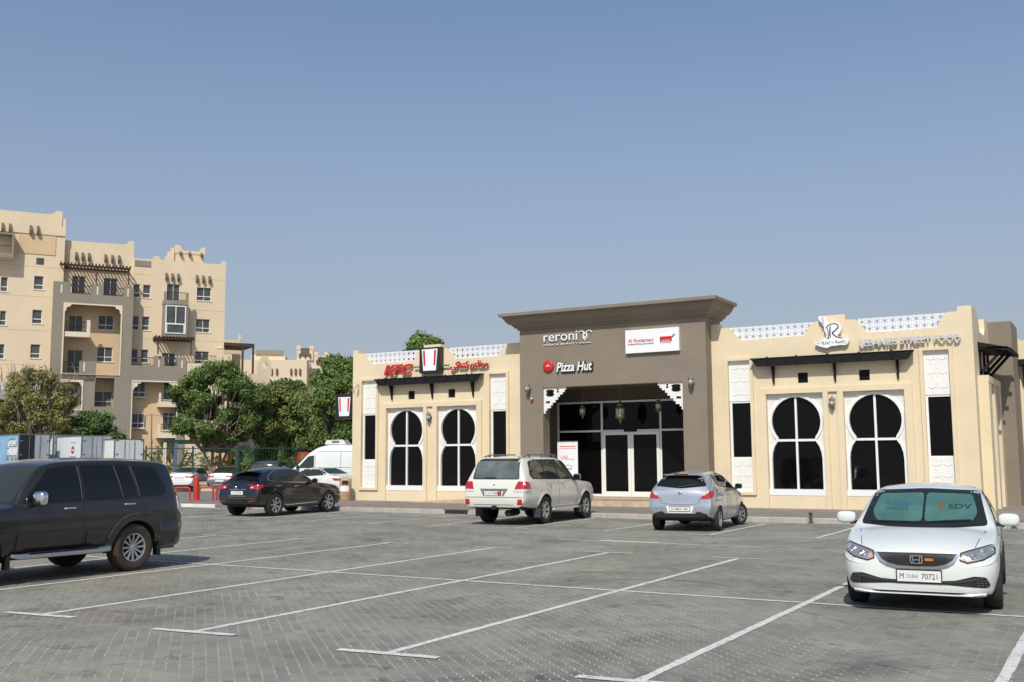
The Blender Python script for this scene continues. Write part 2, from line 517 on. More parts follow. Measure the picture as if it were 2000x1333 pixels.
# storm drain mouth in the kerb
dr = thing('storm_drain', 'dark rusty storm drain grate let into the kerb behind the white four-wheel drive', 'drain', (-19.05, 28.85, 0))
MB().box(-.5, .5, -.03, .1, -.02, .02).box(-.5, .5, .07, .12, .0, .13).build('backing', mat('drain_dark', (.02, .02, .02), .9), dr)
m_ = mat('rusty_iron', (.10, .075, .06), .8, metal=.3, var=.4, scale=8)
q = MB().box(-.02, .02, -.045, -.01, -.01, .125)
bars = q.mesh('bar', m_)
for i in range(9): link('bar', bars, dr, (-.44 + i * .11, 0, 0))
MB().box(-.5, .5, -.05, -.01, .115, .135).build('frame', m_, dr)
# flush joints of the pavement tiles: sawn lines
tl = MB()
for i in range(84):
    x = PX0 + .5 + i * .5
    if x < PX1: tl.box(x, x + .012, 29.1, 33.4, .1282, .1292)
for j in range(9): tl.box(PX0, PX1, 29.2 + j * .5, 29.212 + j * .5, .1294, .1304)
tag(tl.build('paving_joint', mat('joint_dark', (.12, .11, .1), .95), pavement), kind='stuff')
# ------------------------------------------------------------------ the shop building
M_cream = mat('cream_render', (.735, .62, .42), .85, var=.06, scale=.9, bump=.25, bscale=140, stain=.22, tint=(.70, .56, .37))
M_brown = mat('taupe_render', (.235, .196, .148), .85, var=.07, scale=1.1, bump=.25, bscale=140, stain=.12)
M_brown2 = mat('taupe_render_shaded', (.12, .10, .08), .85, var=.07, scale=1.1, bump=.2)  # darker copy of the taupe, the porch's shade put into its colour
M_white = mat('white_plaster', (.80, .79, .75), .7, var=.04, scale=3, bump=.2, bscale=90, stain=.08)
M_frame = mat('white_window_frame', (.82, .82, .79), .45, var=.02, scale=4)
M_glass = mat('dark_glass', (.004, .004, .004), .03, spec=.2)
M_dkwood = mat('dark_stained_wood', (.010, .009, .010), .7, spec=.25, var=.25, scale=6, bump=.3, bscale=50)
M_roof = mat('flat_roof', (.35, .33, .3), .9, var=.1)
M_stone = mat('tan_stone_cladding', (.52, .40, .26), .8, var=.22, scale=3.5, bump=.5, bscale=30, stain=.3)
M_iron = mat('grey_painted_iron', (.19, .20, .18), .5, metal=.3, var=.15, scale=9, bump=.2)
M_lampglass = mat('frosted_lamp_glass', (.62, .60, .52), .25, spec=.5)
M_brass = mat('aged_brass', (.20, .165, .10), .45, metal=.7, var=.3, scale=14, bump=.3)
M_lattice = mat('white_lattice', (.74, .75, .77), .6, var=.03, scale=4)

shop = thing('shop_building', 'long single-storey shop building, cream wings with horseshoe windows either side of a taupe entrance block', 'building', (-12, 34, 0))
def S(mb, name, m, parent=shop, smooth=None):
    """build with world coordinates, then parent to a thing without moving"""
    o = mb.build(name, m, parent, smooth)
    p = parent
    loc = Vector((0, 0, 0))
    while p is not None:
        loc += p.location; p = p.parent
    o.location = -loc
    return o
def local(parent):
    loc = Vector((0, 0, 0)); p = parent
    while p is not None: loc += p.location; p = p.parent
    return loc

ZG = .128
def horseshoe(cx, g=0.0):
    """opening outline; g grows it outwards"""
    pts = [(cx - .82 - g, .74 - g * .0), (cx + .82 + g, .74)]
    pts += [(cx + .82 + g, 1.72), (cx + .80 + g, 1.92), (cx + .73 + g * .9, 2.14), (cx + .60 + g * .7, 2.33)]
    a = math.degrees(math.asin(-.55 / .8))
    if g > 0: pts += [(cx + .60 + g * .7, 2.37)]
    pts += arc(cx, 2.95, .80 + g, a + (3 if g == 0 else 5), 180 - a - (3 if g == 0 else 5), 26)
    if g > 0: pts += [(cx - .60 - g * .7, 2.37)]
    pts += [(cx - .60 - g * .7, 2.33), (cx - .73 - g * .9, 2.14), (cx - .80 - g, 1.92), (cx - .82 - g, 1.72)]
    return pts

def rect(x0, x1, z0, z1): return [(x0, z0), (x1, z0), (x1, z1), (x0, z1)]

# carved relief unit used on the white panels, shared
def relief_mesh(w, h, kind):
    mb = MB()
    rr = .011
    if kind == 'panel':
        n = max(2, int(round(h / .40)))
        for i in range(n):
            z = -h / 2 + (i + .5) * h / n
            for s in (-1, 1):
                x = s * w * .23
                mb.tube([(x - .13, 0, z + .015), (x - .08, -.004, z - .008), (x - .03, -.004, z - .03), (x, -.004, z - .035), (x + .03, -.004, z - .03), (x + .08, -.004, z - .008), (x + .13, 0, z + .015)], rr, 5)
                mb.tube([(x, 0, z - .035), (x + .02 * s, -.003, z - .12), (x + .045, 0, z - .19)], rr * .7, 5)
            mb.tube([(0, 0, z - .13), (.0, -.004, z - .05), (-.03, 0, z + .02)], rr * .8, 5)
            mb.tube([(0, 0, z - .05), (.03, 0, z + .02)], rr * .8, 5)
            mb.lathe([(.0, -.012), (.018, -.008), (.024, .004)], 7, 0, (0, 0, z + .13), 'y')
    return mb.mesh('relief', M_white, 40)
REL_T = relief_mesh(.74, 1.32, 'panel'); REL_B = relief_mesh(.74, 1.05, 'panel')
# spandrel filigree around the horseshoe windows
def filigree(seed):
    mb = MB(); r = random.Random(seed)
    hs = horseshoe(0, .16)
    P = [Vector(p) for p in hs]
    def inside(p):
        c = False
        for i in range(len(P)):
            a, b = P[i - 1], P[i]
            if (a.y > p.y) != (b.y > p.y) and p.x < (b.x - a.x) * (p.y - a.y) / (b.y - a.y) + a.x: c = not c
        return c
    z = .82
    k = 0
    while z < 3.8:
        x = -.885 + (.0325 if k % 2 else 0)
        while x < .9:
            if not inside(Vector((x, z))) and z > 1.7:
                mb.tube([(x - .028, 0, z + .010), (x - .012, -.004, z - .010), (x + .006, -.004, z - .012), (x + .028, 0, z + .010)], .0085, 4, caps=False)
            x += .075
        z += .058; k += 1
    return mb.mesh('filigree', M_white, 40)
FIL = filigree(2)

# lattice cell
def lattice_cell(p, h):
    mb = MB()
    holes = [[(p * .5 * 0 + (.056) * math.cos(R_(a)), (.056) * math.sin(R_(a))) for a in range(0, 360, 60)][::-1]]
    for a in range(30, 390, 60):
        cx, cy = .092 * math.cos(R_(a)), .088 * math.sin(R_(a))
        holes.append([(cx + .025 * math.cos(R_(b)), cy + .025 * math.sin(R_(b))) for b in (90, 210, 330)][::-1])
    mb.plate([(-p / 2, -h / 2), (p / 2, -h / 2), (p / 2, h / 2), (-p / 2, h / 2)], holes, -.02, .02)
    return mb.mesh('lattice_cell', M_lattice)
LATC = lattice_cell(.236, .232)

def wing(c, xl, xr, postl, postr):
    """one shop wing: c = centre line, xl..xr = wall ends, front face at Y = 34"""
    Y = 34.0
    zt = 6.19
    arches = [(c - 1.25), (c + 1.255)]
    top = []
    top += [(xr, 6.35 if postr else 6.30), (xr - postr, 6.35)] if postr else [(xr, 6.20)]
    if postr: top += [(xr - postr, 6.20)]
    top += [(c + 3.50, zt), (c + 3.34, 5.98), (c + 3.22, 5.74), (c + 1.16, 5.70), (c + 1.02, 5.90), (c + .78, 6.17), (c + .47, 6.19), (c + .47, 6.36), (c - .35, 6.36), (c - .35, 6.19),
            (c - .55, 6.17), (c - .72, 5.98), (c - .82, 5.76), (c - 2.98, 5.72), (c - 3.14, 5.90), (c - 3.42, 6.19)]
    if postl: top += [(xl + postl, 6.21), (xl + postl, 6.35), (xl, 6.35)]
    else: top += [(xl + .33, 6.19), (xl + .33, 6.33), (xl, 6.33)]
    outer = [(xl, -.02), (xr, -.02)] + top
    holes = [rect(a - .93, a + .93, .55, 3.87)[::-1] for a in arches]
    pan = [(c - 3.46, c - 2.71), (c + 2.78, c + 3.53)]
    holes += [rect(a, b, .65, 5.04)[::-1] for a, b in pan]
    holes += [rect(c + x - .165, c + x + .165, 4.20, 4.54)[::-1] for x in (-.95, 1.0)]
    w = MB().plate(outer, holes, Y, Y + .34)
    S(w, 'wall', M_cream)
    # raised surround round the pair of windows, with a channel for the lantern
    sx0, sx1 = c - 2.40, c + 2.42
    sur = MB().plate([(sx0, ZG - .05), (arches[0] - .93, ZG - .05), (arches[0] - .93, 3.87), (arches[0] + .93, 3.87), (arches[0] + .93, ZG - .05), (c - .155, ZG - .05), (c - .155, 3.88), (c + .135, 3.88), (c + .135, ZG - .05),
                      (arches[1] - .93, ZG - .05), (arches[1] - .93, 3.87), (arches[1] + .93, 3.87), (arches[1] + .93, ZG - .05), (sx1, ZG - .05), (sx1, 4.05), (sx0, 4.05)], [], Y - .075, Y - .002)
    S(sur, 'window_surround', M_cream)
    # raised frames round the tall side panels
    for a, b in pan:
        fr = MB().plate(rect(a - .11, b + .11, .55, 5.13), [rect(a, b, .65, 5.04)[::-1]], Y - .07, Y - .003)
        S(fr, 'panel_frame', M_cream)
        up_ = S(MB().box(a, b, Y + .06, Y + .2, 3.67, 5.04), 'carved_panel', M_white)
        tag(link('relief', REL_T, up_, ((a + b) / 2, Y + .058, 4.35)), kind='stuff')
        lo_ = S(MB().box(a, b, Y + .06, Y + .2, .65, 1.74), 'carved_panel', M_white)
        tag(link('relief', REL_B, lo_, ((a + b) / 2, Y + .058, 1.19)), kind='stuff')
        wf = S(MB().plate(rect(a, b, 1.742, 3.668), [rect(a + .07, b - .03, 1.80, 3.61)[::-1]], Y + .08, Y + .2), 'window', M_frame)
        S(MB().box(a + .06, b - .02, Y + .13, Y + .15, 1.79, 3.62), 'pane', M_glass, wf)
    # horseshoe windows
    for a in arches:
        pn = S(MB().plate(rect(a - .93, a + .93, .742, 3.87), [[(x, max(z, .75)) for x, z in horseshoe(a)][::-1]], Y + .10, Y + .20), 'arch_window', M_white)
        rim = MB().plate([(x, max(z, .745)) for x, z in horseshoe(a, .085)], [[(x, max(z, .752)) for x, z in horseshoe(a, .001)][::-1]], Y + .055, Y + .0995)
        S(rim, 'arch_rim', M_frame, pn)
        f = link('filigree', FIL, pn, (a, Y + .099, 0))
        tag(f, kind='stuff')
        f.location = Vector((a, Y + .099, 0)) - local(pn)
        S(MB().box(a - .034, a + .034, Y + .10, Y + .16, .752, 3.745), 'mullion', M_frame, pn)
        for s in (-1, 1):
            S(MB().box(a + s * .034 if s > 0 else a - .62, a + .62 if s > 0 else a - .034, Y + .102, Y + .158, 2.30, 2.375), 'transom', M_frame, pn)
        for sx in (-1, 1):
            for z0, z1 in ((.74, 2.33), (2.34, 3.80)):
                x0, x1 = (a - .85, a - .01) if sx < 0 else (a + .01, a + .85)
                S(MB().box(x0, x1, Y + .165, Y + .18, z0, z1), 'pane', M_glass, pn)
        S(MB().box(a - .95, a + .95, Y - .012, Y + .20, .55, .74), 'sill', M_frame, pn)
    # vents
    for x in (-.95, 1.0):
        v = S(MB().box(c + x - .165, c + x + .165, Y + .07, Y + .12, 4.20, 4.54), 'vent', M_dkwood)
        q = MB()
        for i in range(6): q.box(c + x - .15, c + x + .15, Y + .045, Y + .07, 4.225 + i * .052, 4.25 + i * .052)
        S(q, 'louvre', M_dkwood, v)
    canopy(c, Y)
    # parapet lattice
    for x0, x1, xb0, xb1 in ((c - 3.44, c - .56, c - 3.1, c - .80), (c + .80, c + 3.50, c + 1.1, c + 3.3)):
        z = 6.19 - .116
        n0 = int((x1 - x0) / .236)
        off = (x1 - x0 - n0 * .236) / 2
        lat = S(MB().box(x0 + .2, x1 - .2, Y + .10, Y + .15, 5.60, 5.70), 'parapet_lattice', M_lattice)
        cells = []
        mbl = MB()
        for r_ in range(2):
            for i in range(n0):
                cx = x0 + off + (i + .5) * .236
                if r_ == 1 and (i == 0 or i == n0 - 1): continue
                for v in [0]:
                    vs = [(p.co.x + cx, p.co.y + Y + .13, p.co.z + z - r_ * .232) for p in LATC.vertices]
                    mbl.add(vs, [tuple(p.vertices) for p in LATC.polygons])
        S(mbl, 'fretwork', M_lattice, lat)

def canopy(c, Y):
    ca_ = S(MB().plate([(c - 2.60, 5.03), (c - 2.52, 4.97), (c - 2.47, 4.88), (c - 2.37, 4.775), (c + 2.37, 4.775), (c + 2.44, 4.86), (c + 2.50, 4.95), (c + 2.585, 5.03)], [], Y - .34, Y - .30), 'canopy', M_dkwood)
    q = MB()
    q.add([(c - 2.6, Y - .36, 5.03), (c + 2.585, Y - .36, 5.03), (c + 2.5, Y, 5.07), (c - 2.5, Y, 5.07), (c - 2.6, Y - .36, 5.055), (c + 2.585, Y - .36, 5.055), (c + 2.5, Y, 5.095), (c - 2.5, Y, 5.095)],
          [(0, 1, 2, 3), (4, 5, 6, 7), (0, 1, 5, 4), (1, 2, 6, 5), (2, 3, 7, 6), (3, 0, 4, 7)])
    S(q, 'board', M_dkwood, ca_)
    for x in (-2.02, -1.05, -.05, .93, 1.92):
        S(MB().box(c + x - .035, c + x + .035, Y - .375, Y - .341, 4.80, 5.085), 'rafter_end', M_dkwood, ca_)
    for x in (-1.90, .10, 2.03):
        b = MB(); X = c + x
        b.add([(X - .038, Y - .20, 4.78), (X + .038, Y - .20, 4.78), (X + .038, Y, 4.78), (X - .038, Y, 4.78), (X - .02, Y - .06, 4.19), (X + .02, Y - .06, 4.19), (X + .02, Y, 4.19), (X - .02, Y, 4.19)],
              [(0, 1, 2, 3), (7, 6, 5, 4), (0, 4, 5, 1), (1, 5, 6, 2), (2, 6, 7, 3), (3, 7, 4, 0)])
        S(b, 'strut', M_dkwood, ca_)

wing(-23.70, -27.67, -19.25, .28, 0)
wing(-7.95, -12.02, -3.72, 0, .40)

# body of the building behind the fronts
S(MB().box(-27.66, -19.2, 34.345, 50, -.02, 5.55), 'wing_body', M_cream)
S(MB().box(-12.0, -4.1, 34.345, 50, -.02, 5.55), 'wing_body', M_cream)
S(MB().box(-27.66, -27.36, 34.345, 50, 5.55, 6.21), 'parapet', M_cream)

# right flank of the building (faces +X)
FX = -3.72
S(MB().box(-4.10, FX, 34.345, 35.35, -.02, 6.35), 'corner_post', M_cream)
S(MB().box(-4.10, FX, 35.352, 38.3, -.02, 5.55), 'flank_wall', M_cream)
S(MB().plate([(35.352, 5.552), (38.3, 5.552), (38.3, 6.30), (37.35, 6.30), (37.35, 5.98), (37.05, 5.72), (35.9, 5.72), (35.6, 6.16), (35.352, 6.16)], [], -4.05, FX, plane='yz'), 'flank_parapet', M_cream)
mbl = MB()
mbl.plate([(35.5, 5.7), (37.4, 5.7), (37.4, 6.17), (35.5, 6.17)], [[(35.62 + i * .262 + .06 * math.cos(R_(a)), zz + .06 * math.sin(R_(a))) for a in range(0, 360, 60)][::-1] for i in range(7) for zz in (5.82, 6.04)], -3.92, -3.88, plane='yz')
S(mbl, 'flank_lattice', M_lattice)
# projecting piers and the white panels between them
for y0, y1, zz in ((34.62, 35.35, 4.05), (36.25, 36.75, 4.05), (37.75, 38.30, 4.05)):
    S(MB().box(FX, FX + .30, y0, y1, -.02, zz), 'flank_pier', M_cream)
S(MB().box(FX, FX + .31, 34.62, 38.30, 4.052, 4.25), 'flank_lintel', M_cream)
for y0, y1 in ((35.352, 36.248), (36.752, 37.748)):
    S(MB().box(FX, FX + .12, y0, y1, -.02, .62), 'flank_apron', M_cream)
    p_ = S(MB().box(FX, FX + .05, y0, y1, .80, 4.05), 'flank_window', M_frame)
    S(MB().box(FX + .05, FX + .06, y0 + .12, y1 - .12, .95, 3.9), 'pane', M_glass, p_)
    S(MB().box(FX, FX + .16, y0, y1, .622, .80), 'sill', M_frame, p_)
# flank canopy with slats and struts
fc = S(MB().box(FX, FX + .85, 35.1, 37.7, 5.10, 5.15), 'canopy', M_dkwood)
for i in range(7):
    y = 35.1 + i * .42
    q = MB(); q.add([(FX, y, 5.152), (FX + .95, y, 5.0), (FX + .95, y + .05, 5.0), (FX, y + .05, 5.152), (FX, y, 5.33), (FX + .95, y, 5.10), (FX + .95, y + .05, 5.10), (FX, y + .05, 5.33)],
                    [(0, 1, 2, 3), (4, 5, 6, 7), (0, 1, 5, 4), (1, 2, 6, 5), (2, 3, 7, 6), (3, 0, 4, 7)])
    S(q, 'rafter_end', M_dkwood, fc)
for y in (35.3, 36.4, 37.5):
    S(MB().beam((FX + .7, y, 5.1), (FX + .02, y, 4.35), .07, .09), 'strut', M_dkwood, fc)
    S(MB().box(FX, FX + .07, y - .035, y + .035, 4.30, 5.1), 'strut', M_dkwood, fc)
# taupe pier and what follows it
S(MB().box(-4.2, -3.0, 38.3, 40.6, -.02, 6.30), 'taupe_pier', M_brown)
S(MB().box(-4.2, FX, 40.6, 50, -.02, 5.5), 'flank_wall', M_cream)
S(MB().box(-4.2, FX, 41.3, 42.0, 5.5, 6.5), 'flank_parapet', M_cream)
# rear wing stepping out beyond the taupe pier
S(MB().box(-4.19, -1.6, 40.62, 52, -.02, 5.6), 'rear_wing', M_cream)
S(MB().plate([(-3.3, 5.602), (-1.6, 5.602), (-1.6, 6.35), (-1.95, 6.35), (-1.95, 6.1), (-2.3, 5.85), (-2.9, 5.85), (-3.3, 6.2)], [], 40.62, 40.95), 'rear_parapet', M_cream)
S(MB().plate(rect(-2.55, -1.9, .6, 4.9), [rect(-2.45, -2.0, .7, 4.8)[::-1]], 40.55, 40.618), 'panel_frame', M_cream)
S(MB().box(-2.45, -2.0, 40.58, 40.615, 3.3, 4.8), 'carved_panel', M_white)
S(MB().box(-2.45, -2.0, 40.59, 40.616, .7, 3.29), 'pane', M_glass)
fc2 = S(MB().box(-3.0, -1.2, 40.2, 40.6, 4.95, 5.15), 'canopy', M_dkwood)
for x in (-2.85, -2.1, -1.35):
    S(MB().beam((x, 40.3, 4.95), (x, 40.58, 4.2), .06, .07), 'strut', M_dkwood, fc2)

# ---- central block
BX0, BX1, BY = -19.27, -11.99, 33.45
OX0, OX1, OZ = -18.30, -12.86, 4.385
FY = 35.5
FZ = .36                       # threshold level
body = MB().plate([(BX0, -.02), (OX0, -.02), (OX0, OZ), (OX1, OZ), (OX1, -.02), (BX1, -.02), (BX1, 6.70), (BX0, 6.70)], [], BY, BY + .5)
S(body, 'entrance_block', M_brown)
S(MB().box(BX0, BX1, BY + .501, 35.0, OZ + .25, 6.70), 'block_top', M_brown)
S(MB().box(-12.35, BX1, BY + .501, 35.0, -.02, OZ + .248), 'block_side', M_brown)
S(MB().box(BX0, -18.85, BY + .501, 35.0, -.02, OZ + .248), 'block_side', M_brown)
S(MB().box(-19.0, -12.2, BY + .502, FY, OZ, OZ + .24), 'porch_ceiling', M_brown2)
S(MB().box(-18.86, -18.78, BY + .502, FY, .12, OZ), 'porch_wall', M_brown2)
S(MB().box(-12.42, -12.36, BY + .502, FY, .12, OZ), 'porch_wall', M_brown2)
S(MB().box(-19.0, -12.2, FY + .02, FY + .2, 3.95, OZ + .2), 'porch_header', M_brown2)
S(MB().box(-19.19, -12.01, FY + .25, 50, -.02, 6.0), 'rear_body', M_cream)
# cornice: stepped profile mitred round three sides
prof = [(.0, 6.56), (.06, 6.57), (.07, 6.635), (.15, 6.65), (.165, 6.70), (.20, 6.715), (.215, 6.75), (.33, 6.80), (.41, 6.90), (.425, 6.95), (.46, 6.965), (.475, 7.04), (.60, 7.06), (.60, 7.165), (.55, 7.18), (.0, 7.19)]
cb = MB(); vs = []
for o_, z in prof:
    vs += [(BX0 - o_, 35.1, z), (BX0 - o_, BY - o_, z), (BX1 + o_, BY - o_, z), (BX1 + o_, 35.1, z)]
fs = [(i * 4 + k, i * 4 + k + 1, i * 4 + k + 5, i * 4 + k + 4) for i in range(len(prof) - 1) for k in range(3)]
k_ = (len(prof) - 1) * 4
fs += [(k_, k_ + 1, k_ + 2, k_ + 3), tuple(i * 4 + 3 for i in range(len(prof)))[::-1] + (), tuple(i * 4 for i in range(len(prof)))]
cb.add(vs, fs)
cb.box(BX0 + .02, BX1 - .02, BY + .01, 35.08, 6.702, 7.17)
S(cb, 'cornice', M_brown)
# white stepped fretwork brackets in the corners of the opening
def bracket(x, s):
    st = [(0, 0), (.93, 0), (.93, -.10), (.86, -.10), (.86, -.19), (.78, -.19), (.78, -.27), (.66, -.27), (.66, -.36), (.58, -.36), (.58, -.46), (.48, -.46), (.48, -.56), (.36, -.56), (.36, -.66), (.28, -.66), (.28, -.76), (.14, -.76), (.14, -.84), (.07, -.84), (.07, -.95), (0, -.95)]
    o = [(x + s * a, OZ + b) for a, b in st]
    h = [[(.09, -.10), (.14, -.10), (.14, -.08), (.38, -.08), (.38, -.10), (.43, -.10), (.43, -.17), (.40, -.20), (.43, -.23), (.43, -.31), (.38, -.31), (.38, -.34), (.14, -.34), (.14, -.31), (.09, -.31), (.09, -.23), (.12, -.20), (.09, -.17)],
         [(.53, -.06), (.63, -.06), (.61, -.11), (.64, -.2), (.53, -.2), (.56, -.12)],
         [(.08, -.52), (.11, -.50), (.22, -.50), (.26, -.48), (.26, -.60), (.22, -.58), (.11, -.58), (.08, -.60)]]
    hs = [[(x + s * a, OZ + b) for a, b in q] for q in h]
    S(MB().plate(o, hs, BY + .06, BY + .11), 'corner_bracket', M_white)
bracket(OX0, 1); bracket(OX1, -1)
# glazed front in the porch
gf = S(MB().box(-18.78, -12.42, FY - .03, FY + .03, 3.86, 3.93), 'glazed_front', M_frame)
for x0, x1, z0, z1 in [(-18.78, -18.71, FZ, 3.86), (-16.93, -16.85, FZ, 3.86), (-14.56, -14.49, FZ, 3.86), (-12.5, -12.42, FZ, 3.86)]:
    S(MB().box(x0, x1, FY - .03, FY + .03, z0, z1), 'mullion', M_frame, gf)
for x0, x1 in ((-18.71, -16.93), (-16.85, -14.56), (-14.49, -12.5)):
    S(MB().box(x0, x1, FY - .028, FY + .028, 2.77, 2.84), 'transom', M_frame, gf)
    S(MB().box(x0, x1, FY, FY + .012, 2.84, 3.86), 'pane', M_glass, gf)
for x0, x1 in ((-18.71, -16.93), (-14.49, -12.5)):
    S(MB().box(x0, x1, FY - .028, FY + .028, FZ, FZ + .10), 'bottom_rail', M_frame, gf)
    S(MB().box(x0, x1, FY, FY + .012, FZ + .1, 2.77), 'pane', M_glass, gf)
for x0, x1 in ((-16.845, -15.71), (-15.70, -14.565)):
    d = S(MB().plate(rect(x0, x1, FZ, 2.765), [rect(x0 + .11, x1 - .11, FZ + .20, 2.65)[::-1]], FY - .07, FY - .01), 'glass_door', M_frame, gf)
    S(MB().box(x0 + .10, x1 - .10, FY - .045, FY - .035, FZ + .19, 2.66), 'pane', M_glass, d)
S(MB().box(-15.95, -15.45, FY - .11, FY - .072, 2.76, 2.85), 'door_sensor', M_dkwood, gf)
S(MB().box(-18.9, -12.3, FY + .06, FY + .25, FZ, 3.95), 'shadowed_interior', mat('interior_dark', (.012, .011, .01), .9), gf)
# stone platform and ramp
S(MB().box(-20.2, -12.0, 32.9, FY + .3, .10, FZ), 'stone_platform', M_stone)
S(MB().box(-20.22, -11.98, 32.88, FY - .1, FZ, FZ + .02), 'platform_paving', mat('tan_paving', (.50, .39, .27), .75, var=.15, scale=2, bump=.2))
q = MB(); q.add([(-24.2, 33.0, .13), (-20.2, 33.0, .13), (-20.2, 33.0, .34), (-24.2, 33.9, .13), (-20.2, 33.9, .13), (-20.2, 33.9, .34)], [(0, 1, 2), (3, 5, 4), (0, 2, 5, 3), (1, 4, 5, 2), (0, 3, 4, 1)])
S(q, 'ramp', M_stone)

# ------------------------------------------------------------------ wall lanterns, hanging lanterns
def wall_lantern(loc, label, scale=1.0):
    t = thing('wall_lantern', label, 'lantern', loc, 0, 'wall lanterns on the shop front')
    s = scale
    b = MB(); b.box(-.035 * s, .035 * s, .08 * s, .175 * s, -.16 * s, .02 * s); b.beam((0, .12 * s, -.1 * s), (0, .02 * s, -.02 * s), .03 * s, .03 * s)
    b.build('arm', M_iron, t)
    b = MB(); b.lathe([(0, .25 * s), (.012 * s, .235 * s), (.02 * s, .2 * s), (.10 * s, .135 * s), (.115 * s, .11 * s), (.06 * s, .105 * s)], 8, 0, (0, 0, 0)); b.build('cap', M_iron, t)
    b = MB(); b.lathe([(.07 * s, .105 * s), (.085 * s, .02 * s), (.07 * s, -.03 * s)], 6, 0, (0, 0, 0)); b.build('lamp_glass', M_lampglass, t)
    b = MB()
    for k in range(6):
        a = math.pi / 3 * k; b.beam((.078 * s * math.cos(a), .078 * s * math.sin(a), .11 * s), (.083 * s * math.cos(a), .083 * s * math.sin(a), -.04 * s), .014 * s, .014 * s)
    b.lathe([(.09 * s, -.03 * s), (.095 * s, -.06 * s), (.055 * s, -.13 * s), (.025 * s, -.19 * s), (0, -.24 * s)], 8)
    b.build('cage', M_iron, t)
    return t
wall_lantern((-18.86, 33.27, 4.36), 'grey wall lantern left of the entrance, above the little red sounder')
wall_lantern((-12.49, 33.27, 4.34), 'grey wall lantern on the taupe wall right of the entrance')
wall_lantern((-23.71, 33.86, 3.44), 'wall lantern between the two horseshoe windows of the left wing')
wall_lantern((-7.96, 33.86, 3.50), 'wall lantern between the two horseshoe windows of the right wing')
def hang_lantern(loc, ztop, s, label):
    t = thing('hanging_lantern', label, 'lantern', loc, 0, 'brass lanterns hanging in the porch')
    b = MB(); b.tube([(0, 0, .33 * s), (0, 0, ztop - loc[2])], .014 * s, 6); b.lathe([(.05 * s, ztop - loc[2] - .03), (.05 * s, ztop - loc[2])], 10)
    b.build('chain', M_brass, t)
    b = MB(); b.lathe([(0, .34 * s), (.03 * s, .33 * s), (.035 * s, .28 * s), (.07 * s, .26 * s), (.11 * s, .22 * s), (.12 * s, .17 * s), (.105 * s, .16 * s), (.15 * s, .12 * s), (.16 * s, .10 * s), (.13 * s, .09 * s)], 12); b.build('dome', M_brass, t)
    b = MB(); b.lathe([(.115 * s, .09 * s), (.125 * s, -.02 * s), (.115 * s, -.12 * s)], 8); b.build('lamp_glass', M_lampglass, t)
    b = MB()
    for k in range(8):
        a = math.pi / 4 * k; b.beam((.128 * s * math.cos(a), .128 * s * math.sin(a), .1 * s), (.128 * s * math.cos(a), .128 * s * math.sin(a), -.13 * s), .018 * s, .018 * s)
        a2 = a + math.pi / 4
        b.beam((.128 * s * math.cos(a), .128 * s * math.sin(a), -.13 * s), (.128 * s * math.cos(a2), .128 * s * math.sin(a2), -.05 * s), .012 * s, .012 * s)
    b.lathe([(.14 * s, -.12 * s), (.155 * s, -.14 * s), (.15 * s, -.17 * s), (.09 * s, -.20 * s), (.06 * s, -.25 * s), (.05 * s, -.29 * s), (.02 * s, -.32 * s), (0, -.38 * s)], 12)
    b.build('cage', M_brass, t)
    return t
hang_lantern((-17.21, 34.5, 3.53), 4.385, .80, 'small brass lantern hanging at the left of the porch')
hang_lantern((-15.68, 34.5, 3.46), 4.385, 1.25, 'large brass lantern hanging in the middle of the porch')
hang_lantern((-14.19, 34.5, 3.62), 4.385, .80, 'small brass lantern hanging at the right of the porch')
sr = thing('fire_sounder', 'small red alarm sounder on the taupe wall under the left lantern', 'alarm', (-18.75, 33.40, 3.93))
MB().lathe([(.05, .05), (.05, .0), (.035, -.05), (0, -.055)], 12, 0, (0, 0, 0), 'y').build('housing', mat('alarm_red', (.45, .03, .02), .4), sr)
MB().lathe([(.055, .0), (.05, .05)], 12, 0, (0, 0, .045), 'z').build('beacon', M_lampglass, sr)

# ------------------------------------------------------------------ signs
M_red = mat('sign_red', (.55, .02, .025), .35, var=.03, scale=6)
M_redside = mat('sign_red_return', (.30, .03, .03), .5)
M_signw = mat('sign_white', (.84, .84, .85), .4)
M_signb = mat('sign_black', (.018, .017, .018), .4)
M_darkink = mat('sign_ink', (.03, .03, .045), .5)
def letters(name, label, body, x0, x1, z0, z1, Y, m, depth=.05, **kw):
    t = thing(name, label, 'sign', ((x0 + x1) / 2, Y, (z0 + z1) / 2))
    vs, fs = text_mesh(body, height=z1 - z0, width=x1 - x0, depth=depth, **kw)
    mb = MB(); mb.add(vs, fs); mb.build('lettering', m, t)
    return t
t = letters('shop_sign', 'big red letters KFC on the left wing, left of the square logo box', 'KFC', -25.95, -24.50, 5.21, 5.63, 33.92, [M_red], .07, weight=.035, shear=.28, spacing=1.02)
